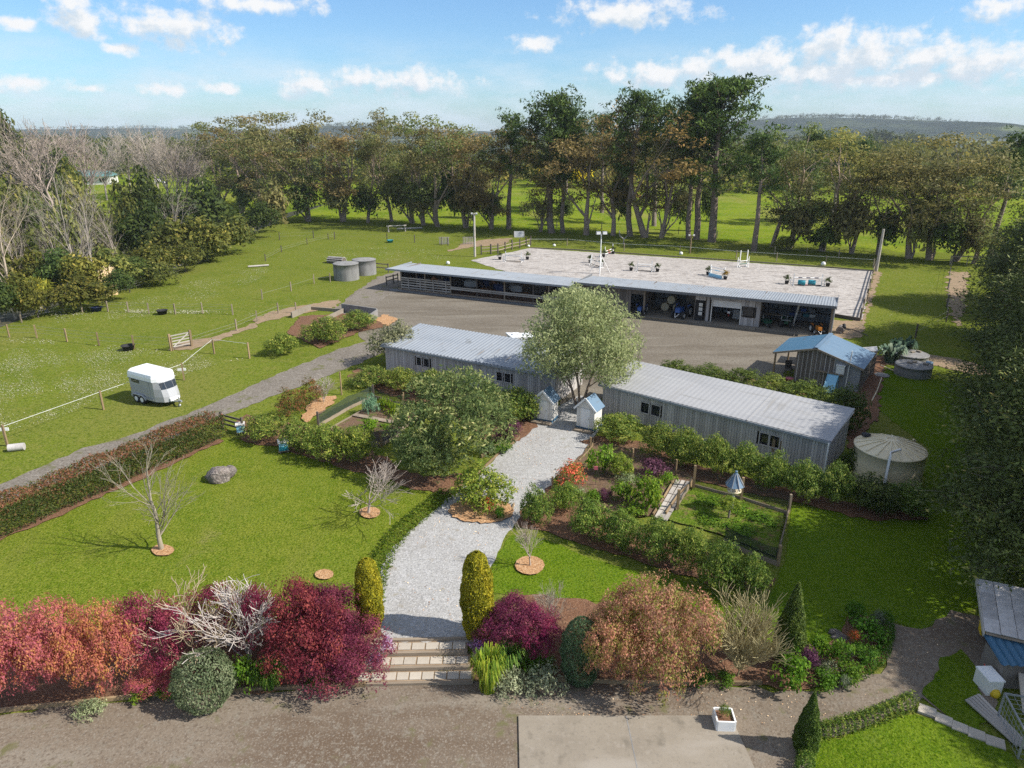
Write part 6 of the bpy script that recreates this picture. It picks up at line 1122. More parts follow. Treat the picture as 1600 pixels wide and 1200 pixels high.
def strip(name, seed, m, pts, w, h, n, leaf, label, cat, col=(1, 1, 1)):
    rng = np.random.default_rng(seed); P_ = [at(*p) for p in pts]; L = np.array([(b-a).length for a, b in zip(P_, P_[1:])]); k = rng.choice(len(L), n, p=L/L.sum()); f = rng.uniform(0, 1, n)
    A = np.array([tuple(p) for p in P_]); c = A[k]+(A[k+1]-A[k])*f[:, None]; dirn = unit(A[k+1]-A[k]); nr = np.stack([-dirn[:, 1], dirn[:, 0], 0*f], 1); a = rng.uniform(0, math.pi, n); q = rng.uniform(.75, 1.05, n)*(1+.2*np.sin(f*40+k*3))
    Pt = c+nr*(np.cos(a)*q*w*.5)[:, None]; Pt[:, 2] += np.sin(a)*q*h+.03; out = unit(nr*np.cos(a)[:, None]+np.array((0, 0, 1.))*np.sin(a)[:, None]+rng.normal(size=(n, 3))*.4)
    V, Q = kites(rng, Pt, out, leaf, .5, .5); t = np.clip(rng.uniform(0, 1, n)*.6+.4*(.5+.5*np.sin(f*25+k*7)), 0, 1)
    o = meobj(name, npmesh(name, V, Q, m, t)); o.color = (*col, 1); return tag(o, label, cat)
strip('border_planting', 191, LM['herb'], [(700, 772), (662, 800), (622, 835), (598, 870), (584, 910), (578, 950)], 1.0, .28, 7000, .085, 'low leafy border along the left side of the gravel path', 'border planting', (.85, .8, .7))
strip('box_hedge', 192, LM['citrus'], [(1272, 1152), (1320, 1140), (1370, 1125), (1424, 1102)], .5, .5, 7000, .06, 'low clipped box hedge along the lower lawn', 'hedge', (1.0, 1.05, .9))
strip('box_hedge', 193, LM['citrus'], [(1268, 1160), (1258, 1185), (1255, 1215)], .5, .5, 3000, .06, 'short box hedge running off below the small cypress', 'hedge', (.8, .95, .8))
strip('bed_edging_plants', 194, LM['herb'], [(1310, 1072), (1350, 1052), (1378, 1025), (1388, 990), (1384, 965)], .45, .35, 4500, .06, 'dark green edging plants round the corner bed', 'border planting', (.45, .65, .6))
strip('path_border_plants', 195, LM['silver'], [(778, 700), (808, 672)], .4, .3, 1200, .07, 'grey leaved plants in the narrow strip beside the path', 'border planting', (.7, .85, .7))
# agaves
ag = blades('agave', 197, LM['agave'], 1.1, 1.25, 46, .26, .8)
for x, y, c_, label in ((1392, 566, (1, 1, 1), 'large blue grey agave beside the concrete troughs'), (1408, 556, (.3, .4, .35), 'dark green agave behind the blue grey one')):
    o = meobj('agave', ag); o.location = at(x, y); o.scale = (1.1, 1.1, 1.2); o.color = (*c_, 1); tag(o, label, 'agave')
# uncountable ground detail
def scatter(name, seed, m, n, pts, size, asp, label, z=.03, zoff=.0):
    rng = np.random.default_rng(seed); P2 = []
    poly = [at(*p) for p in pts]; xs = [p.x for p in poly]; ys = [p.y for p in poly]; q = np.stack([rng.uniform(min(xs), max(xs), n*3), rng.uniform(min(ys), max(ys), n*3)], 1); ins = np.zeros(len(q), bool)
    for a, b in zip(poly, poly[1:]+poly[:1]):
        cnd = ((a.y > q[:, 1]) != (b.y > q[:, 1])) & (q[:, 0] < (b.x-a.x)*(q[:, 1]-a.y)/(b.y-a.y+1e-12)+a.x); ins ^= cnd
    q = q[ins]; w = np.sin(q[:, 0]*.9+q[:, 1]*.35)+np.sin(q[:, 0]*.33-q[:, 1]*.8+2)+np.sin(q[:, 0]*2.1+q[:, 1]*1.7)*.6+rng.normal(size=len(q))*.9; q = q[w > .3][:n]
    Pt = np.concatenate([q, (terr(q[:, 0], q[:, 1])+z)[:, None]], 1); V, Q = kites(rng, Pt, np.tile((0, 0, 1.), (len(q), 1)), size, asp, .8); o = meobj(name, npmesh(name, V, Q, m, rng.uniform(0, 1, len(q)))); tag(o, label, 'ground cover', kind='stuff')
scatter('daisies', 201, LM['daisy'], 15000, [(-20, 600), (0, 545), (200, 548), (330, 560), (370, 560), (290, 585), (200, 600), (100, 650), (-20, 690)], .06, .8, 'white daisies flowering in the left paddock', .05)
scatter('daisies', 202, LM['daisy'], 5000, [(80, 490), (210, 470), (300, 440), (420, 415), (420, 430), (330, 470), (240, 495), (90, 505)], .075, .8, 'white daisies on the upper left paddock', .05)
scatter('daisies', 206, LM['daisy'], 1500, [(460, 400), (560, 385), (720, 392), (700, 408), (560, 408)], .085, .8, 'pale flowers on the paddock beyond the tanks', .05)
scatter('daisies', 203, LM['daisy'], 1500, [(1375, 530), (1440, 520), (1480, 430), (1400, 425)], .07, .8, 'clover flecks in the right paddock', .05)
scatter('daisies', 207, LM['daisy'], 2600, [(-10, 524), (150, 537), (330, 556), (380, 560), (380, 566), (330, 562), (150, 545), (-10, 533)], .09, .8, 'pale flowers along the paddock fence line', .05)
scatter('daisies', 208, LM['daisy'], 1800, [(80, 487), (200, 484), (330, 486), (400, 490), (400, 494), (330, 491), (200, 489), (80, 494)], .11, .8, 'pale flowers along the upper fence line', .05)
scatter('fallen_leaves', 204, LM['litter'], 1300, [(600, 990), (600, 900), (700, 790), (830, 680), (900, 640), (920, 680), (800, 830), (740, 990)], .05, .6, 'fallen leaves strewn over the gravel path', .05)
scatter('fallen_leaves', 205, LM['litter'], 1100, [(700, 1085), (1180, 1078), (1380, 1060), (1440, 990), (1500, 960), (1400, 1110), (1260, 1150), (1150, 1130), (800, 1120)], .036, .6, 'bark chips and leaves on the brown driveway', .07)
# ------------------------------------------------------------------ steps with stone pavers
def lp2(a, b, t): return (a[0]+(b[0]-a[0])*t, a[1]+(b[1]-a[1])*t)
stp = empty('garden_steps', (at(655, 1040).x, at(655, 1040).y, 0), math.radians(1.5), 'broad garden steps of timber edges and square pale pavers', 'steps')
so0 = stp.location.copy(); yb = at(655, 1072).y-so0.y; yt = at(655, 1003).y-so0.y; dpt = (yt-yb)/3
for k in range(3):
    z0 = -.4+.133*k; y0 = yb+dpt*k; xl = -2.15+.12*k; xr = 2.0-.12*k
    piece('step_base', M['dirt'], stp, ((xl+xr)/2, y0+dpt/2+.05, z0+.01), (xr-xl, dpt+.05, .21))
    piece('timber_edge', M['timber'], stp, ((xl+xr)/2, y0+.05, z0+.055), (xr-xl, .11, .15))
    n = 9-k//1; w = (xr-xl-.1)/n
    for i in range(n):
        hh = hash_(i*3.1+k*17); piece('paver', M['paver'], stp, (xl+.05+w*(i+.5)+(hh-.5)*.02, y0+dpt*.55+.02, z0+.115), (w-.05, dpt*.60, .05), rz=(hh-.5)*.04)
piece('timber_edge', M['timber'], stp, (0, yt+.06, .0), (3.5, .12, .16))
# timber edging along the drive
def edging(pts, label, h=.12, w=.07, dz=0., m='post'):
    P_ = [at(*p) for p in pts]; o = P_[0]; r = empty('timber_edging', o, 0, label, 'edging')
    for a, b in zip(P_, P_[1:]): pbar('plank', M[m], r, a-o+Vector((0, 0, h/2+dz)), b-o+Vector((0, 0, h/2+dz)), w, h)
    return r
edging([(-60, 1120), (60, 1107), (150, 1098), (230, 1089), (350, 1082), (460, 1077), (572, 1073)], 'timber edging between pink shrubs and driveway, left of the steps', .15, .09, dz=.02)
edging([(790, 1066), (880, 1065), (1000, 1070), (1100, 1071), (1190, 1070)], 'timber edging along the driveway right of the steps', .15, .09, dz=.02)
edging([(703, 776), (745, 743), (776, 713), (812, 685)], 'timber edging along the left side of the gravel path', .14)
edging([(752, 716), (790, 688), (800, 678)], 'pale timber planter edge behind the path edging', .2)
edging([(905, 722), (925, 700), (928, 686)], 'timber edging on the right side of the gravel path', .14)
edging([(735, 812), (770, 815), (800, 800), (803, 788)], 'timber edge round the chip island', .1)
# boardwalk
bwk = empty('boardwalk', at(1050, 785), 0, 'silvery plank boardwalk in the right vegetable garden', 'boardwalk'); o = bwk.location
a, b, c_, d_ = [at(*p) for p in ((1022, 812), (1056, 752), (1080, 756), (1042, 818))]
for k in range(3):
    f0, f1 = k/3+.02, (k+1)/3-.02
    for j in range(5):
        g0, g1 = j/5, (j+1)/5-.015; p = a.lerp(d_, (f0+f1)/2).lerp(b.lerp(c_, (f0+f1)/2), g0); q = a.lerp(d_, (f0+f1)/2).lerp(b.lerp(c_, (f0+f1)/2), g1); pbar('plank', M['railgrey'], bwk, p-o+Vector((0, 0, .14+.006*((j+k) % 2))), q-o+Vector((0, 0, .14+.006*((j+k) % 2))), (d_-a).length/3*.93, .05)
edging([(1085, 755), (1060, 778), (1040, 808)], 'timber bed edge on the right of the boardwalk', .3); edging([(1020, 808), (1035, 785), (1052, 755)], 'timber bed edge on the left of the boardwalk', .22)
# ------ netted gardens
def pen(label, corners, h, net, posts_px, beam=None, post='post', ph=None, cat='fence', name='net_fence'):
    P_ = [at(*p) for p in corners]; o = P_[0]; r = empty(name, o, 0, label, cat)
    for a, b in zip(P_, P_[1:]):
        n = 10; V = []
        for i in range(n+1):
            p = a.lerp(b, i/n)-o; s = .10*math.sin(math.pi*i/n); V += [(p.x, p.y, .05), (p.x+.05*math.sin(i*2.), p.y, h*.5), (p.x, p.y, h-s)]
        Q = [(i*3+k, i*3+3+k, i*3+4+k, i*3+1+k) for i in range(n) for k in range(2)]; meobj('netting', npmesh('netting', V, Q, M[net]), r)
        if beam: pbar('base_board', M[beam], r, a-o+Vector((0, 0, .12)), b-o+Vector((0, 0, .12)), .06, .22)
    for p in posts_px:
        q = at(*p)-o; piece('post', M[post], r, q+Vector((0, 0, (ph or h)*.5+.05)), (.12, .12, (ph or h)+.1))
    return r
pen('dark green net fence along the back of the left vegetable bed', [(497, 668), (545, 640), (583, 622)], 1.0, 'net', [(498, 668), (584, 624)], 'timber', 'darkpost')
pen('net fence across the far end of the left vegetable bed', [(584, 622), (632, 635), (660, 648)], .8, 'net', [(630, 636)], 'timber')
pen('dark net fence at the front corner of the left vegetable bed', [(575, 690), (596, 697), (628, 680)], .95, 'net', [(596, 698)], 'timber')
pen('old net fence on the far side of the right pen', [(1083, 762), (1158, 782), (1230, 805)], 1.25, 'brownnet', [(1083, 764), (1157, 784)], 'timber', 'post', 1.3)
pen('sagging net fence on the lawn side of the right pen', [(1232, 800), (1225, 830), (1214, 872)], .55, 'brownnet', [(1232, 800)], 'timber', 'timber', .9)
pen('dark net fence along the lower side of the right pen', [(1216, 885), (1170, 868), (1130, 848)], .95, 'net', [(1215, 884)], 'timber')
pen('old net beside the boardwalk of the right pen', [(1080, 757), (1055, 800)], .5, 'net', [(1058, 798)], 'timber', 'post', 1.1)
vb = empty('raised_bed', at(560, 665), 0, 'timber edged raised vegetable bed in the left garden', 'garden bed'); o = vb.location.copy(); Pv = [at(*p) for p in ((510, 678), (584, 636), (655, 652), (592, 700))]
for a, b in zip(Pv, Pv[1:]+Pv[:1]): pbar('plank', M['timber'], vb, a-o+Vector((0, 0, .14)), b-o+Vector((0, 0, .14)), .06, .28)
m0, m1 = Pv[0].lerp(Pv[1], .56)-o, Pv[3].lerp(Pv[2], .62)-o
for j in range(8): pbar('stepping_board', M['timber'], vb, m0.lerp(m1, j/8)+Vector((0, 0, .27)), m0.lerp(m1, (j+.9)/8)+Vector((0, 0, .27)), .42, .05)
MB().prism([(p.x-o.x, p.y-o.y) for p in Pv], .02, .2).build('bed_soil', M['soil'], vb)
def gpost(px, py, top, label, m='post', w=.11, name='garden_post'):
    b = at(px, py); h = max(zt(b, top)-b.z, .4); q = MB().tube([(0, 0, -.1), (0, 0, h)], w/2, 8).build(name, M[m], None, b); tag(q, label, 'post', 'round timber garden posts'); return q
for a in [(534, 617, 581, 'tall yellowish post on the lawn by the left vegetable bed'), (631, 632, 613, 'short round post near the far end of the vegetable bed'), (922, 702, 683, 'round post at the foot of the right white shed'), (863, 765, 745, 'round post by the red flowering bush'), (1055, 745, 718, 'pale post left of the net fence'), (1009, 803, 786, 'short post in the bright herb patch'), (988, 723, 701, 'thin stake right of the round green bush'), (983, 716, 702, 'thin stake behind the round green bush'), (932, 776, 764, 'short stake among the herbs')]: gpost(*a)
# bird feeder with pagoda roof
fb_ = empty('bird_feeder', at(1143, 800), .2, 'bird feeder with blue grey conical roof on a white pole', 'bird feeder'); hz = zt(fb_.location, 765)
MB().tube([(0, 0, 0), (0, 0, hz-.1)], .05, 8).build('pole', M['white'], fb_); MB().lathe([(0, hz-.12), (.33, hz-.12), (.36, hz+.02), (.3, hz-.06), (0, hz-.06)], 8).build('tray', M['tan'], fb_)
MB().lathe([(.46, hz+.25), (.28, hz+.52), (.1, hz+.85), (.05, hz+.95), (.07, hz+1.02), (0, hz+1.06)], 8, smooth=False).build('roof', M['silverroof'] if 'silverroof' in M else M['blueroof2'], fb_)
for k in range(4): piece('strut', M['white'], fb_, (.24*math.cos(k*1.57+.4), .24*math.sin(k*1.57+.4), hz+.1), (.03, .03, .4))
for k in range(8):
    a = k*math.pi/4; MB().bar((.47*math.cos(a), .47*math.sin(a), hz+.26), (.1*math.cos(a), .1*math.sin(a), hz+.87), .03).build('roof_rib', M['zincpale'], fb_)
standard = empty('standard_tree', at(1138, 812), 0, 'small lollipop tree in the right pen under the bird feeder', 'tree'); MB().tube([(0, 0, 0), (.02, 0, .7)], .05, 6).build('trunk', M['bark'], standard)
o_ = meobj('crown', CIT[2], standard); o_.location = (0, 0, .55); o_.scale = (.4, .4, .35); o_.color = (1.3, 1.3, .9, 1)
fs_ = empty('flamingo_stake', at(930, 760), 0, 'wire stake ornament with pale panel in the upper garden bed', 'ornament'); MB().bar((0, 0, 0), (.05, 0, 1.0), .02).bar((.3, 0, 0), (.1, 0, 1.0), .02).build('frame', M['darkpost'], fs_); MB().box((.0, 0, 1.1), (.2, .04, .2)).build('panel', M['pink'], fs_)
# gate beside the ribbed stable and small pieces there
g = empty('rail_gate', at(865, 624), math.radians(52), 'timber rail gate standing open beside the ribbed roof stable', 'gate'); gl = (at(893, 600)-at(865, 624)).length
g.rotation_euler.z = math.atan2((at(893, 600)-at(865, 624)).y, (at(893, 600)-at(865, 624)).x)
for z in (.3, .6, .9, 1.2): pbar('rail', M['timber'], g, (0, 0, z), (gl, 0, z+.02), .05, .14)
for x in (0, gl*.5, gl): piece('upright', M['timber'], g, (x, .05, .75), (.1, .06, 1.4))
wtb = MB().lathe([(.3, 0), (.35, .5), (.37, .52), (.33, .5), (.3, .42), (0, .42)], 18).build('water_tub', M['skyblue'], None, at(866, 600)); tag(wtb, 'light blue tub behind the open rail gate', 'tub')
hay = MB().box((0, 0, .3), (1.3, .6, .6), top=.95).build('hay_bale', M['chips'], None, at(876, 598)+Vector((0, 0, .55)), .4); tag(hay, 'square golden hay bale above the open rail gate', 'hay bale')
bnch = empty('plank_bench', at(948, 640), math.radians(-30), 'low plank bench at the corner of the pale roofed stable', 'bench'); piece('seat', M['timber'], bnch, (0, 0, .42), (1.0, .3, .05))
for x in (-.4, .4): piece('leg', M['timber'], bnch, (x, 0, .2), (.08, .25, .4))
# beehives
def hive(px, py, label, m2='teal', s=1.):
    r = empty('beehive', at(px, py), .35, label, 'beehive', 'painted beehives by the citrus'); r.scale = (s, s, s)
    MB().box((0, 0, .14), (.62, .55, .04)).build('base', M['timber'], r); MB().box((0, 0, .30), (.52, .45, .26)).build('lower_box', M[m2], r); MB().box((0, 0, .56), (.52, .45, .24)).build('upper_box', M['skyblue'], r); MB().box((0, 0, .72), (.62, .55, .09)).build('lid', M['cream'], r)
    for x in (-.22, .22): piece('leg', M['timber'], r, (x, 0, .06), (.06, .5, .12))
hive(444, 706, 'teal and blue beehive with pale lid under the citrus trees'); hive(377, 677, 'pale blue beehive by the end of the photinia hedge', 'skyblue', .9)
# boulder pair
def rockmesh(seed, n=18):
    rng = np.random.default_rng(seed); pl = unit(rng.normal(size=(n, 3))); dd = rng.uniform(.72, 1., n); th = np.linspace(0, math.pi, 19); ph = np.linspace(0, 2*math.pi, 28, endpoint=False); V = []
    for t in th:
        for p in ph:
            v = np.array((math.sin(t)*math.cos(p), math.sin(t)*math.sin(p), math.cos(t))); r = min(1.1, min(d/max(v@q, .05) for d, q in zip(dd, pl))); V.append(v*r*(1+.04*math.sin(9*p+5*t)))
    Q = [(i*28+k, (i+1)*28+k, (i+1)*28+(k+1) % 28, i*28+(k+1) % 28) for i in range(18) for k in range(28)]; return npmesh('boulder', V, Q, M['rock'])
for seed, px, py, s, label in ((3, 342, 750, (.72, .6, .55), 'large grey purple boulder on the left lawn'), (5, 359, 744, (.4, .36, .36), 'smaller boulder leaning against the large one')):
    o = meobj('boulder', rockmesh(seed)); o.location = at(px, py)+Vector((0, 0, .25)); o.scale = s; tag(o, label, 'boulder')
for k, (px, py) in enumerate([(1312, 998), (1334, 1022), (1305, 990)]):
    o = meobj('garden_rock', rockmesh(9+k)); o.location = at(px, py); o.scale = (.3, .22, .16); tag(o, 'pale flat stone in the corner bed, %s' % ('middle', 'right', 'rear')[k], 'rock')
lg = MB().tube([(-.55, 0, .3), (.55, 0, .3)], .3, 14).build('log_stump', M['wood'], None, at(27, 704), .3); lg.scale = (.75, .75, .75); tag(lg, 'short thick pale log lying by the lane at the left', 'log')
orn = MB().lathe([(0, 0), (.14, 0), (.16, .12), (.2, .2), (.12, .3), (0, .34)], 14).build('stone_ornament', M['cream'], None, at(854, 1058)); tag(orn, 'small round cream ornament among the silver plants', 'ornament')
# planter box on the slab corner
pb_ = empty('planter_box', at(1130, 1134)+Vector((0, 0, .05)), -.05, 'white square planter box on the concrete corner', 'planter'); w_, h_ = .58, .42
for x, y, a, b in ((-w_/2, 0, .05, w_), (w_/2, 0, .05, w_), (0, -w_/2, w_-.05, .05), (0, w_/2, w_-.05, .05)): piece('side_panel', M['white'], pb_, (x, y, h_/2), (a, b, h_))
MB().box((0, 0, h_-.1), (w_-.06, w_-.06, .04)).build('potting_soil', M['mulch'], pb_)
# ------ horse trailer
T = empty('horse_trailer', at(247, 626), math.radians(-29), 'silver horse trailer with white rounded roof parked on the paddock', 'horse trailer')
def loft(rings, m=0):
    b = MB(); n = len(rings[0]); vs = [p for r in rings for p in r]; b.add(vs, [(i*n+k, i*n+(k+1) % n, (i+1)*n+(k+1) % n, (i+1)*n+k) for i in range(len(rings)-1) for k in range(n)], m, False); b.add(rings[0], [tuple(range(n))[::-1]], m); b.add(rings[-1], [tuple(range(n))], m); return b
pl_ = lambda z, nose, k=1.: [(-1.55, -.86*k, z), (1.05, -.86*k, z), (1.05+nose*.75, -.62*k, z), (1.05+nose, -.3*k, z), (1.05+nose, .3*k, z), (1.05+nose*.75, .62*k, z), (1.05, .86*k, z), (-1.55, .86*k, z)]
loft([pl_(.38, .85), pl_(.75, .82), pl_(1.3, .62), pl_(1.82, .40)]).build('body', M['trailer'], T)
up_ = lambda z, nose, k, b: [(-1.58*b, -.9*k, z), (1.0*b, -.9*k, z), (1.0*b+nose*.7, -.66*k, z), (1.0*b+nose, -.32*k, z), (1.0*b+nose, .32*k, z), (1.0*b+nose*.7, .66*k, z), (1.0*b, .9*k, z), (-1.58*b, .9*k, z)]
loft([up_(1.8, .46, 1, 1), up_(2.05, .40, .99, 1), up_(2.25, .30, .92, .99), up_(2.38, .18, .72, .95), up_(2.43, .1, .4, .88)]).build('roof', M['trailertop'], T)
for x, y in ((.55, .45), (.75, -.3), (-.9, -.4)): MB().box((x, y, 2.36), (.25, .3, .07)).build('roof_vent', M['fascia'], T)
for s in (-1, 1):
    MB().box((-.85, s*.865, 1.63), (.85, .03, .26)).build('window', M['glass'], T)
    for z in (.95, 1.1, 1.25): MB().box((-.55, s*.87, z), (1.9, .025, .05)).build('rib', M['trailer'], T)
    for x in (-1.0, -.38):
        w = MB().tube([(x, s*.70, .3), (x, s*.92, .3)], .3, 20).build('wheel', M['black'], T); MB().tube([(x, s*.915, .3), (x, s*.94, .3)], .17, 14).build('rim', M['white'], w)
    MB().tube([(-1.4, s*.93, .42), (-1.2, s*.95, .66), (-.2, s*.95, .66), (.0, s*.95, .55), (.12, s*.93, .36)], .06, 6).box((-.68, s*.9, .68), (1.1, .16, .04)).build('mudguard', M['trailer'], T)
    MB().bar((1.4, s*.5, .42), (2.5, 0, .42), .08).build('drawbar', M['metal'], T)
fwn = MB(); e = .02; q = lambda z, y: (1.05+(.62+(.40-.62)*(z-1.3)/.52)+e, y, z)
fwn.add([q(1.28, -.58+.30), q(1.28, .28), q(1.74, .28), q(1.74, -.28)], [(0, 1, 2, 3)]).add([(1.05+.66*.75+.02, -.60, 1.30), (1.05+.63+.02, -.31, 1.28), (1.05+.43+.03, -.31, 1.74), (1.05+.43*.75+.03, -.62, 1.74)], [(0, 1, 2, 3)]).add([(1.05+.66*.75+.02, .60, 1.30), (1.05+.63+.02, .31, 1.28), (1.05+.43+.03, .31, 1.74), (1.05+.43*.75+.03, .62, 1.74)], [(3, 2, 1, 0)])
fwn.build('front_window', M['glass'], T)
MB().tube([(2.35, 0, .05), (2.35, 0, .75)], .04, 8).tube([(2.35, -.05, .1), (2.35, .05, .1)], .1, 12).box((2.55, 0, .45), (.2, .12, .12)).build('jockey_wheel', M['metal'], T)
for s in (-1, 1):
    MB().box((.62, s*.868, 1.15), (.03, .012, 1.25)).build('door_seam', M['grey'], T)
    MB().box((-1.5, s*.872, .95), (.06, .02, .14)).build('side_lamp', M['orange'], T)
    MB().box((-1.57, s*.70, .95), (.04, .16, .22)).build('tail_lamp', M['red'], T)
MB().box((-.25, 0, 1.795), (2.75, 1.83, .035)).build('roof_seal', M['grey'], T)
MB().box((-.3, -.90, .52), (2.5, .02, .10)).build('skirt', M['grey'], T)
MB().box((1.75, 0, .55), (.5, .7, .2)).build('nose_step', M['trailertop'], T)
# ------ fences
def fence(label, pts, h=1.15, pm='timber', wires=(), rails=(), r=.055, wm='wire', rail_m='timber', group=None, wr=.012, name='paddock_fence', skip=()):
    P_ = [at(*p) for p in pts]; o = P_[0]; e = empty(name, o, 0, label, 'fence', group)
    for i, p in enumerate(P_):
        pc = piece('post', M[pm], e, p-o+Vector((0, 0, h/2)), (r*2, r*2, h+.1), rz=i)
    for z in wires:
        mb_ = MB()
        for i, (a, b) in enumerate(zip(P_, P_[1:])):
            if i not in skip: mb_.bar(a-o+Vector((0, 0, z)), b-o+Vector((0, 0, z)), wr)
        mb_.build('wire', M[wm], e)
    for z in rails:
        for a, b in zip(P_, P_[1:]): pbar('rail', M[rail_m], e, a-o+Vector((0, 0, z)), b-o+Vector((0, 0, z)), .05, .14)
    return e
fence('paddock fence of timber posts from the left edge to the timber gate', [(-30, 527), (15, 527), (58, 528), (105, 534), (155, 540), (210, 545), (270, 548)], 1.2, 'post', (.5, .85, 1.15))
fence('upper paddock fence crossing the daisy slope', [(34, 504), (100, 490), (129, 488), (169, 487), (201, 488), (233, 490), (274, 491), (317, 490), (364, 492)], 1.1, 'timber', (.5, .8, 1.05))
fence('white taped fence in front of the horse trailer', [(12, 697), (162, 640), (288, 594), (335, 553), (390, 560)], 1.35, 'post', (1.3,), wm='rope', wr=.018)
fence('paddock fence running up past the worn gateway', [(300, 540), (370, 517), (402, 503), (435, 490), (463, 489)], 1.1, 'timber', (.5, .8))
fence('short post row beside the grey tanks', [(410, 468), (455, 455), (491, 443), (516, 441)], 1.1, 'timber', (.7,))
fence('brushy wire fence along the gully side of the paddock', [(0, 505), (60, 496), (100, 480), (150, 468), (203, 457), (250, 440), (290, 425), (325, 408), (360, 388), (395, 370), (430, 352)], 1.1, 'darkpost', (.5, .8, 1.05))
fence('far wire fence across the upper paddock', [(437, 375), (490, 372), (523, 374), (605, 377), (648, 379), (690, 383), (700, 384)], 1.3, 'darkpost', (.6, 1.1))
fence('old fence line up the middle of the paddock', [(415, 408), (440, 394), (480, 382), (513, 374), (523, 372)], 1.0, 'darkpost', (.4, .7))
fence('fence of the arena left end', [(752, 398), (767, 397), (778, 396), (789, 393), (800, 390), (812, 388), (822, 385), (829, 383)], 1.5, 'darkpost', (), (.5, 1.0), .09)
fence('white taped fence along the back of the arena', [(828, 384), (886, 384), (975, 392), (1062, 396), (1150, 404), (1213, 408), (1290, 413), (1364, 418)], 1.2, 'timber', (1.1,), wm='rope', wr=.03)
fence('arena side fence at the right end', [(1366, 422), (1362, 436), (1358, 452), (1354, 468), (1348, 485), (1344, 500)], 1.2, 'darkpost', (), (.35, .7), .07)
piece_ = edging([(1344, 502), (1320, 498), (1296, 494)], 'dark timber retaining edge at the near right corner of the arena', .35, .1, m='darkpost')
edging([(828, 388), (900, 391), (1000, 398), (1150, 408), (1290, 418), (1364, 424)], 'low timber kick board along the back of the arena', .18, .08, m='timber')
fence('paddock fence on the right by the dirt track', [(1487, 412), (1483, 430), (1481, 452), (1479, 480), (1478, 503), (1430, 528)], 1.3, 'darkpost', (.6, 1.1))
fence('rail fence at the top of the right paddock', [(1484, 414), (1510, 414), (1540, 416)], 1.3, 'timber', (), (1.2,), .06)
fence('dark rail fence left of the barn', [(604, 446), (615, 443), (622, 441)], 1.1, 'darkpost', (), (.55, 1.0), .06)
fence('dark rail fence beside the farther concrete tank', [(587, 424), (607, 426)], 1.2, 'darkpost', (), (.6, 1.1), .06)
fence('meadow fence seen through the pines, right part', [(880, 362), (940, 358), (1000, 362), (1060, 366), (1120, 372), (1180, 380), (1235, 388)], 1.3, 'darkpost', (.6, 1.1))
fence('meadow fence seen through the gums, left part', [(590, 342), (660, 346), (735, 350), (800, 352), (870, 356)], 1.3, 'darkpost', (.6, 1.1))
fence('fence behind the arena under the right gums', [(1210, 398), (1260, 400), (1310, 404), (1370, 408)], 1.2, 'timber', (.9,))
gt = empty('timber_gate', at(268, 548), 0, 'five bar timber gate in the paddock fence', 'gate'); gv = at(300, 541)-at(268, 548); gt.rotation_euler.z = math.atan2(gv.y, gv.x); gL = gv.length
for x in (0, gL): piece('gate_post', M['post'], gt, (x, 0, .75), (.18, .18, 1.5))
for z in (.3, .55, .8, 1.05, 1.3): pbar('rail', M['railgrey'], gt, (.12, 0, z), (gL-.12, 0, z), .04, .10)
pbar('brace', M['railgrey'], gt, (.2, -.04, .3), (gL-.2, -.04, 1.25), .03, .09)
gt2 = empty('timber_gate', at(348, 668), -.5, 'low dark rail gate at the end of the photinia hedge', 'gate')
for z in (.3, .6, .9): pbar('rail', M['darkpost'], gt2, (0, 0, z), (1.9, 0, z), .05, .12)
for x in (0, 1.9): piece('gate_post', M['darkpost'], gt2, (x, 0, .55), (.12, .12, 1.1))
for px, py, label in ((287, 590, 'small white sign board on the fence post behind the horse trailer'), (11, 686, 'small white sign board on the fence post at the left edge')):
    b = at(px, py); z = zt(b, py-12); o = MB().box((0, 0, 0), (.62, .04, .2)).build('sign_board', M['white'], None, (b.x, b.y-.1, max(z, .7)), .15); tag(o, label, 'sign', 'white boards on the taped fence')
for px, py, m_, label in ((152, 486, 'navy', 'blue feed tub on the upper paddock'), (254, 491, 'black', 'black feed tub by the upper fence'), (201, 547, 'black', 'black feed tub below the paddock fence'), (610, 379, 'teal', 'green feed tub by the far fence')):
    o = MB().lathe([(0, .02), (.32, .02), (.42, .34), (.47, .36), (.40, .33), (.31, .08), (0, .08)], 18).build('feed_tub', M[m_], None, at(px, py)); o.scale = (1.25,)*3; tag(o, label, 'tub', 'feed tubs in the paddocks')
# cross country fences and small paddock things
jh = empty('log_hut', at(526, 411), -.35, 'weathered rounded timber hut jump in the paddock', 'jump'); MB().lathe([(.0, 0), (.0, 0)], 3) if False else None
hm_ = MB(); hm_.tube([(-1.25, 0, .25), (1.25, 0, .25)], .62, 14); hm_.build('shell', M['wooddk'], jh)
for k in range(7):
    a = math.pi*(k+.5)/7; MB().bar((-1.3, .64*math.cos(a), .25+.64*math.sin(a)), (1.3, .64*math.cos(a), .25+.64*math.sin(a)), .2, .05).build('slat', M['wood'], jh)
af = empty('a_frame_jump', at(811, 370), .1, 'small dark A-frame roof jump behind the arena', 'jump')
MB().add([(-.9, -.6, 0), (.9, -.6, 0), (.9, 0, 1.0), (-.9, 0, 1.0), (-.9, .6, 0), (.9, .6, 0)], [(0, 1, 2, 3), (3, 2, 5, 4), (1, 5, 2), (0, 3, 4), (0, 4, 5, 1)]).build('panel', M['grey'], af)
for x in (-.9, .9): MB().bar((x, -.62, 0), (x, 0, 1.04), .06).bar((x, .62, 0), (x, 0, 1.04), .06).build('frame', M['railgrey'], af)
rj = empty('rail_jump', at(620, 362), .35, 'pale rail jump standing in the far paddock', 'jump')
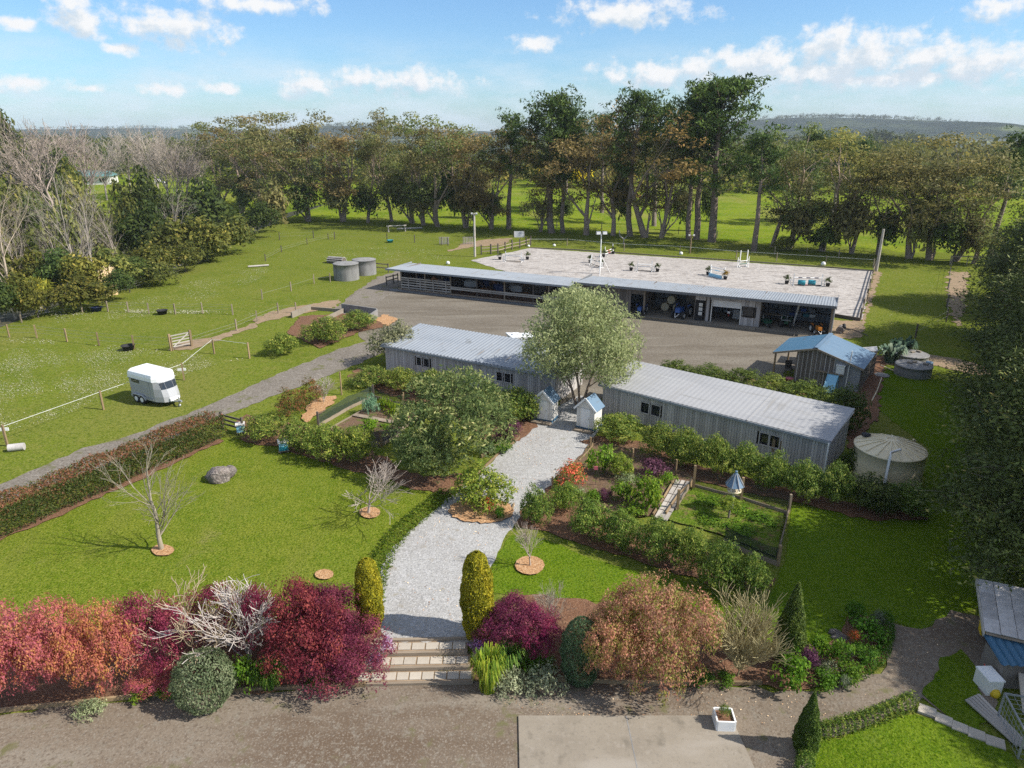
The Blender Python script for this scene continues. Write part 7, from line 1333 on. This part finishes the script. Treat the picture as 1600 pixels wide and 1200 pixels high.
for x in (-1.6, 1.6): MB().bar((x, -.5, 0), (x, 0, 1.1), .14).bar((x, .5, 0), (x, 0, 1.1), .14).build('leg', M['railgrey'], rj)
MB().tube([(-1.9, 0, 1.1), (1.9, 0, 1.1)], .11, 8).build('rail', M['railgrey'], rj)
for px, py, label in ((694, 382, 'small grey timber pen by the far fence'), (731, 382, 'grey slatted panel left of the timber light pole')):
    e = empty('slatted_panel', at(px, py), .1, label, 'panel')
    for k in range(7): piece('slat', M['railgrey'], e, (-.75+k*.25, 0, .65), (.12, .05, 1.2))
    for z in (.2, 1.2): piece('rail', M['railgrey'], e, (0, .05, z), (1.8, .05, .1))
rl = MB().tube([(-1.4, 0, .14), (1.4, 0, .14)], .14, 8).build('fallen_rail', M['railgrey'], None, at(404, 417), .4); tag(rl, 'pale log lying in the upper paddock', 'log')
rl = MB().tube([(-2.5, 0, .14), (2.5, 0, .16)], .16, 8).build('fallen_rail', M['railgrey'], None, at(640, 358), .3); tag(rl, 'pale log lying beyond the rail jump', 'log')
yf = empty('forked_post', at(974, 381), .2, 'white forked post shaped like a tuning fork behind the arena', 'post')
hU = zt(yf.location, 360); MB().tube([(0, 0, 0), (.05, 0, hU*.35), (-.75, 0, hU*.6), (-.85, 0, hU)], .11, 8).tube([(.05, 0, hU*.35), (.6, 0, hU*.55), (.85, 0, hU)], .1, 8).build('stem', M['palebark'], yf)
def pole(px, py, top, label, r=.16, m='timber', arm=True):
    b = at(px, py); h = zt(b, top)-b.z; e = empty('light_pole', b, 0, label, 'pole', 'timber poles round the arena'); MB().tube([(0, 0, -.2), (0, 0, h)], [r, r*.75], 10).build('shaft', M[m], e)
    if arm: MB().bar((-.5, 0, h-.2), (.5, 0, h-.2), .1).build('cross_arm', M[m], e); MB().box((-.35, -.1, h-.02), (.25, .2, .18)).box((.35, -.1, h-.02), (.25, .2, .18)).build('lamp', M['white'], e)
    return e
pole(742, 401, 333, 'tall timber light pole at the left end of the arena', .19, 'railgrey'); pole(1078, 396, 367, 'plain timber pole behind the middle of the arena', .12, 'post'); pole(1369, 424, 358, 'timber pole at the right end of the arena', .2, 'railgrey', False)
fm = empty('floodlight_mast', at(937, 428), .1, 'white floodlight mast on a tripod with two lamps', 'floodlight'); hF = zt(fm.location, 365)
MB().tube([(0, 0, 0), (0, 0, hF)], .07, 8).build('mast', M['white'], fm)
for a in (.3, 2.4, 4.5): MB().tube([(0, 0, hF*.5), (1.6*math.cos(a), 1.6*math.sin(a), 0)], .04, 6).build('leg', M['white'], fm)
for s in (-1, 1): l_ = MB().box((s*.42, -.1, hF+.1), (.6, .35, .4)).build('lamp', M['metal'], fm); MB().box((s*.42, -.29, hF+.1), (.52, .03, .32)).build('lens', M['white'], l_)
# ------ show jumps and pots in the arena
potm = MB().lathe([(0, 0), (.2, 0), (.28, .42), (.3, .42), (.27, .38), (0, .38)], 12)
potb = bush('pot_plant', 211, LM['dark'], .9, .8, 240, .16, 10, .2)
def pot(px, py, label, flower=False):
    e = empty('potted_plant', at(px, py), px, label, 'potted plant', 'potted plants beside the show jumps'); potm.build('pot', M['black'], e); o = meobj('foliage', potb, e); o.location = (0, 0, .35); o.color = (3.5, 1.6, .5, 1) if flower else (1, 1, 1, 1); e.scale = (.95, .95, 1.05)
for a in [(781, 406, 'potted shrub left of the leftmost show jump'), (824, 406, 'potted shrub right of the leftmost show jump'), (922, 411, 'potted shrub left of the jump under the floodlight'), (940, 418, 'potted shrub right of the jump under the floodlight'), (943, 402, 'potted shrub left of the flowered jump behind the floodlight'), (958, 397, 'potted shrub right of the flowered jump behind the floodlight'), (986, 423, 'potted shrub left of the low pale jump'), (1027, 425, 'potted shrub right of the low pale jump'), (1106, 430, 'potted shrub left of the blue planked jump'), (1133, 437, 'orange flowered pot right of the blue planked jump', True), (1229, 444, 'potted shrub left of the teal barrel jump'), (1293, 448, 'potted shrub right of the teal barrel jump')]: pot(*a)
def jump(p, q, label, rails, fill=None, hs=1.5, wing='white', plank=None):
    a, b = at(*p), at(*q); L = (b-a).length; e = empty('show_jump', a, math.atan2(b.y-a.y, b.x-a.x), label, 'show jump', 'show jumps in the sand arena')
    for x in (0, L): MB().box((x, 0, hs/2), (.1, .1, hs)).box((x, 0, .06), (.12, .8, .1)).box((x+(-.35 if x == 0 else .35), 0, hs*.3), (.07, .07, hs*.6)).box((x+(-.18 if x == 0 else .18), 0, hs*.45), (.4, .05, .07)).box((x+(-.18 if x == 0 else .18), 0, hs*.2), (.4, .05, .07)).build('wing', M[wing], e)
    for z, cols in rails:
        n = len(cols)
        for i, cm in enumerate(cols): MB().tube([(L*i/n, -.08, z), (L*(i+1)/n, -.08, z)], .06, 8).build('rail', M[cm], e)
    if plank: MB().box((L/2, -.35, plank[1]), (L*.95, .08, plank[2])).build('plank', M[plank[0]], e)
    return e
jump((790, 409), (815, 410), 'leftmost show jump with pale rails and ground pole', [(.15, ['timber']*1), (.9, ['white']*3), (1.2, ['cream'])]); jump((924, 414), (939, 419), 'show jump with dark rail under the floodlight', [(.2, ['darkpost']), (.8, ['white', 'darkpost', 'white'])])
jump((945, 401), (957, 396), 'flowered show jump behind the floodlight', [(.4, ['white', 'pink', 'white']), (.8, ['white', 'pink', 'white', 'pink'])], wing='white'); jump((996, 424), (1018, 425), 'low pale show jump with brown ground rail in mid arena', [(.14, ['darkpost']), (.7, ['cream', 'white', 'cream']), (1.0, ['white'])])
jump((1110, 431), (1131, 436), 'show jump with light blue planks', [(.9, ['white', 'skyblue', 'white']), (1.25, ['white'])], plank=('skyblue', .25, .4)); jump((1155, 418), (1166, 417), 'narrow show jump of tall white wings near the back rail', [(.9, ['white']), (.5, ['green'])], hs=2.4)
bj = jump((1239, 446), (1283, 447), 'show jump with two teal barrels and blue and white rails', [(1.0, ['white', 'navy', 'white', 'navy', 'white', 'navy', 'white']), (.12, ['darkpost', 'pink', 'darkpost', 'darkpost'])])
for px, label in ((1252, 'teal barrel lying under the blue rails, left one'), (1268, 'teal barrel lying under the blue rails, right one')):
    b = at(px, 446); o = MB().tube([(-.42, 0, .32), (-.4, 0, .32), (.4, 0, .32), (.42, 0, .32)], [.29, .31, .31, .29], 16).build('barrel', M['teal'], None, b, -.42); o.scale = (1.05, 1.1, 1.1); tag(o, label, 'barrel', 'teal barrels of the show jump')
for k, (px, py, s) in enumerate([(826, 386, .2), (866, 385, .22), (1064, 398, .25), (1286, 415, .3), (700, 413, .25)]):
    o = MB().lathe([(0, 0), (s, .02), (s*1.1, s), (s*.7, s*1.7), (0, s*1.9)], 12).build('marker_ball', M['white'], None, at(px, py)); tag(o, 'white round arena marker, %s' % ('at the back left corner', 'just right of the back left corner', 'behind the middle of the arena', 'at the back right', 'above the stall roof')[k], 'marker', 'white arena markers')
# implement lying right of the barn
im = empty('garden_roller', at(1313, 520), -.6, 'rusty roller with long drawbar on the grass right of the barn', 'roller'); MB().tube([(0, -.5, .35), (0, .5, .35)], .35, 16).build('drum', M['rock'], im); MB().bar((0, -.5, .35), (.9, 0, .5), .07).bar((0, .5, .35), (.9, 0, .5), .07).bar((.9, 0, .5), (2.4, 0, .1), .07).build('drawbar', M['darkpost'], im)
MB().tube([(.35, -.3, .6), (.2, 0, .85)], .15, 8).build('engine', M['black'], im)
cs = MB().disc(.55, .08, 24).lathe([(.55, 0), (.55, .08)], 24).build('concrete_cover', M['concdark'], None, at(1378, 587)); tag(cs, 'round flat concrete cover on the lawn beside the narrow shed', 'cover')
hs = MB(); P_ = [at(*p) for p in ((1377, 592), (1370, 612), (1362, 628))]; hs.tube([p+Vector((0, 0, .08)) for p in P_], .04, 6); hs = hs.build('pipe', M['tan']); tag(hs, 'pale pipe snaking along the lawn edge behind the stable', 'pipe')
hs = MB(); P_ = [at(*p) for p in ((1376, 572), (1395, 580), (1415, 588))]; hs.tube([p+Vector((0, 0, .08)) for p in P_], .04, 6); hs = hs.build('pipe', M['tan']); tag(hs, 'pale pipe lying in front of the concrete troughs', 'pipe')
# ------ lower right corner: garden path, small sheds, hen run
for k, (px, py, w, d, rz) in enumerate([(1448, 1112, .55, .42, -.5), (1474, 1126, .5, .42, -.55), (1499, 1138, .46, .4, -.5), (1525, 1149, .5, .42, -.45), (1554, 1161, .55, .42, -.4)]):
    b = at(px, py); o = MB().prism([(-w/2, -d/2), (w*.45, -d*.55), (w/2, d*.4), (-w*.4, d/2)], 0, .09).build('stepping_stone', M['paver'], None, b, rz); tag(o, 'pale flat stepping stone, number %s counted down the path' % ('one', 'two', 'three', 'four', 'five')[k] if False else 'pale flat stone of the lower path, ' + ('nearest the box hedge', 'second from the box hedge', 'in the middle', 'second from the sheds', 'nearest the sheds')[k], 'stepping stone', 'stones of the lower path')
b = at(1545, 1035); ps = empty('playhouse_shed', b, -.42, 'small plywood shed with weathered shingle roof at the right edge', 'shed')
MB().add([(0, 0, 0), (3.4, 0, 0), (3.4, 2.2, 0), (0, 2.2, 0), (0, 0, 1.35), (3.4, 0, 1.35), (3.4, 2.2, 1.9), (0, 2.2, 1.9)], [(0, 1, 5, 4), (1, 2, 6, 5), (2, 3, 7, 6), (4, 5, 6, 7)]).build('wall', M['tan'], ps)
for j in range(4):
    for i in range(8): piece('shingle', M['wood'], ps, (-.2+.5*i, .05+.6*j, 1.5+.155*j+.012*(i % 2)), (.48, .62, .03), rx=.25)
piece('roof_deck', M['timber'], ps, (1.6, .95, 1.66), (4.0, 2.6, .03), rx=.25)
piece('barge_board', M['railgrey'], ps, (-.47, .95, 1.66), (.04, 2.7, .16), rx=.25)
for z in (.3, .6, .9, 1.2): piece('ply_batten', M['timber'], ps, (1.7, -.03, z), (3.3, .03, .04))
yc = MB().box((0, 0, .25), (.45, .4, .5), top=1.1).box((0, 0, .52), (.55, .5, .05)).build('crate', M['yellow'], None, at(1538, 1000)+Vector((0, 0, .3)), -.4); tag(yc, 'yellow plastic crate in the shade beside the plywood shed', 'crate')
b = at(1562, 1075); hr = empty('hen_house', b, -.08, 'hen house with blue corrugated roof below the plywood shed', 'hen house')
n = 60; xs = np.linspace(-.25, 2.6, n*2+1); wv = .025*np.cos(xs/.13*2*math.pi*.5); Vc = np.concatenate([np.stack([xs, np.full(len(xs), -.1), 1.05+wv], 1), np.stack([xs, np.full(len(xs), 1.2), 1.3+wv], 1)]); k_ = np.arange(len(xs)-1); L_ = len(xs)
meobj('roof', npmesh('roof', Vc, np.stack([k_, k_+1, L_+k_+1, L_+k_], 1), M['blueroof'], smooth=True), hr)
MB().box((1.15, .55, .5), (2.5, 1.1, 1.0)).build('wall', M['wooddk'], hr)
for k, (x, y, l, z, rz) in enumerate([(.35, -.7, 1.5, .45, 1.2), (1.0, -.75, 1.6, .55, 1.85), (1.3, -.9, 1.8, .5, 1.8)]): piece('leaning_plank', (M['paver'], M['timber'], M['railgrey'])[k], hr, (x, y, z), (l, .32 if k == 0 else .18, .05), rz=rz, ry=-.3)
cr_ = empty('white_crate', at(1541, 1076), .02, 'white box standing left of the hen house', 'box'); MB().box((0, 0, .3), (.5, .7, .6)).build('body', M['cream'], cr_); MB().box((0, 0, .62), (.54, .74, .05)).build('lid', M['white'], cr_)
lb = empty('timber_rack', at(1560, 1135), 1.75, 'stacked grey planks leaning beside the hen run', 'planks')
for k in range(5): piece('plank', M['railgrey'], lb, (.1, -.3+.13*k, .06+.02*k), (2.3-.1*k, .11, .05), rz=.03*(k-2))
cg_ = empty('wire_hen_run', at(1590, 1185), -.25, 'wire mesh hen run at the bottom right corner', 'cage')
mb_ = MB()
for i in range(9): x = i*.25; mb_.bar((x, 0, 0), (x, 0, 1.0), .012).bar((x, 0, 1.0), (x, 1.6, 1.0), .012)
for z in np.arange(0, 1.01, .2): mb_.bar((0, 0, z), (2.0, 0, z), .012).bar((0, 0, z), (0, 1.6, z), .012)
for y in np.arange(0, 1.61, .2): mb_.bar((0, y, 1.0), (2.0, y, 1.0), .012).bar((0, y, 0), (0, y, 1.0), .012)
mb_.build('mesh_panel', M['metal'], cg_)
for p, q in (((0, 0, 0), (0, 0, 1.02)), ((2, 0, 0), (2, 0, 1.02)), ((0, 1.6, 0), (0, 1.6, 1.02)), ((0, 0, 1.02), (2, 0, 1.02)), ((0, 0, 1.02), (0, 1.6, 1.02)), ((2, 0, 1.02), (2, 1.6, 1.02)), ((0, 1.6, 1.02), (2, 1.6, 1.02))): pbar('frame_tube', M['metal'], cg_, p, q, .05, .05)
gb = MB().lathe([(0, 0), (.14, .02), (.17, .16), (.1, .28), (0, .3)], 14).build('yellow_ball', M['yellow'], None, at(1553, 1088)); tag(gb, 'small yellow ball beside the white box', 'ball')
rdp = MB().lathe([(0, 0), (.12, 0), (.16, .25), (.17, .27), (0, .24)], 12).build('red_bucket', M['red'], None, at(1543, 1050)); tag(rdp, 'red bucket at the corner of the hen house roof', 'bucket')
tc_ = empty('teal_vehicle', (30.6, 41.0, 0), 1.2, 'teal trailer half hidden under the old conifers', 'trailer'); MB().box((0, 0, .75), (2.4, 1.5, .7), top=.96).build('body', M['teal'], tc_); MB().box((.2, 0, 1.3), (1.4, 1.3, .4), top=.85).build('canopy', M['glass'], tc_)
for x in (-.7, .7):
    for s in (-.72, .72): MB().tube([(x, s-.08, .32), (x, s+.08, .32)], .32, 16).build('wheel', M['black'], tc_)
# ------ air: pale haze over the whole country
zmax = max(float(GZ.max())+20, 34.); zmin = float(GZ.min())-1.2
hz_ = MB().box((0, 2220, .5*(zmax+zmin)), (9300, 4700, zmax-zmin)).build('haze', []); hm2 = bpy.data.materials.new('haze'); hm2.use_nodes = True; t = hm2.node_tree; t.nodes.clear()
ou = t.nodes.new('ShaderNodeOutputMaterial'); pv = t.nodes.new('ShaderNodeVolumePrincipled'); pv.inputs['Color'].default_value = (.80, .88, 1, 1); pv.inputs['Density'].default_value = HAZE; t.links.new(pv.outputs[0], ou.inputs['Volume'])
hz_.data.materials.append(hm2); tag(hz_, kind='stuff')
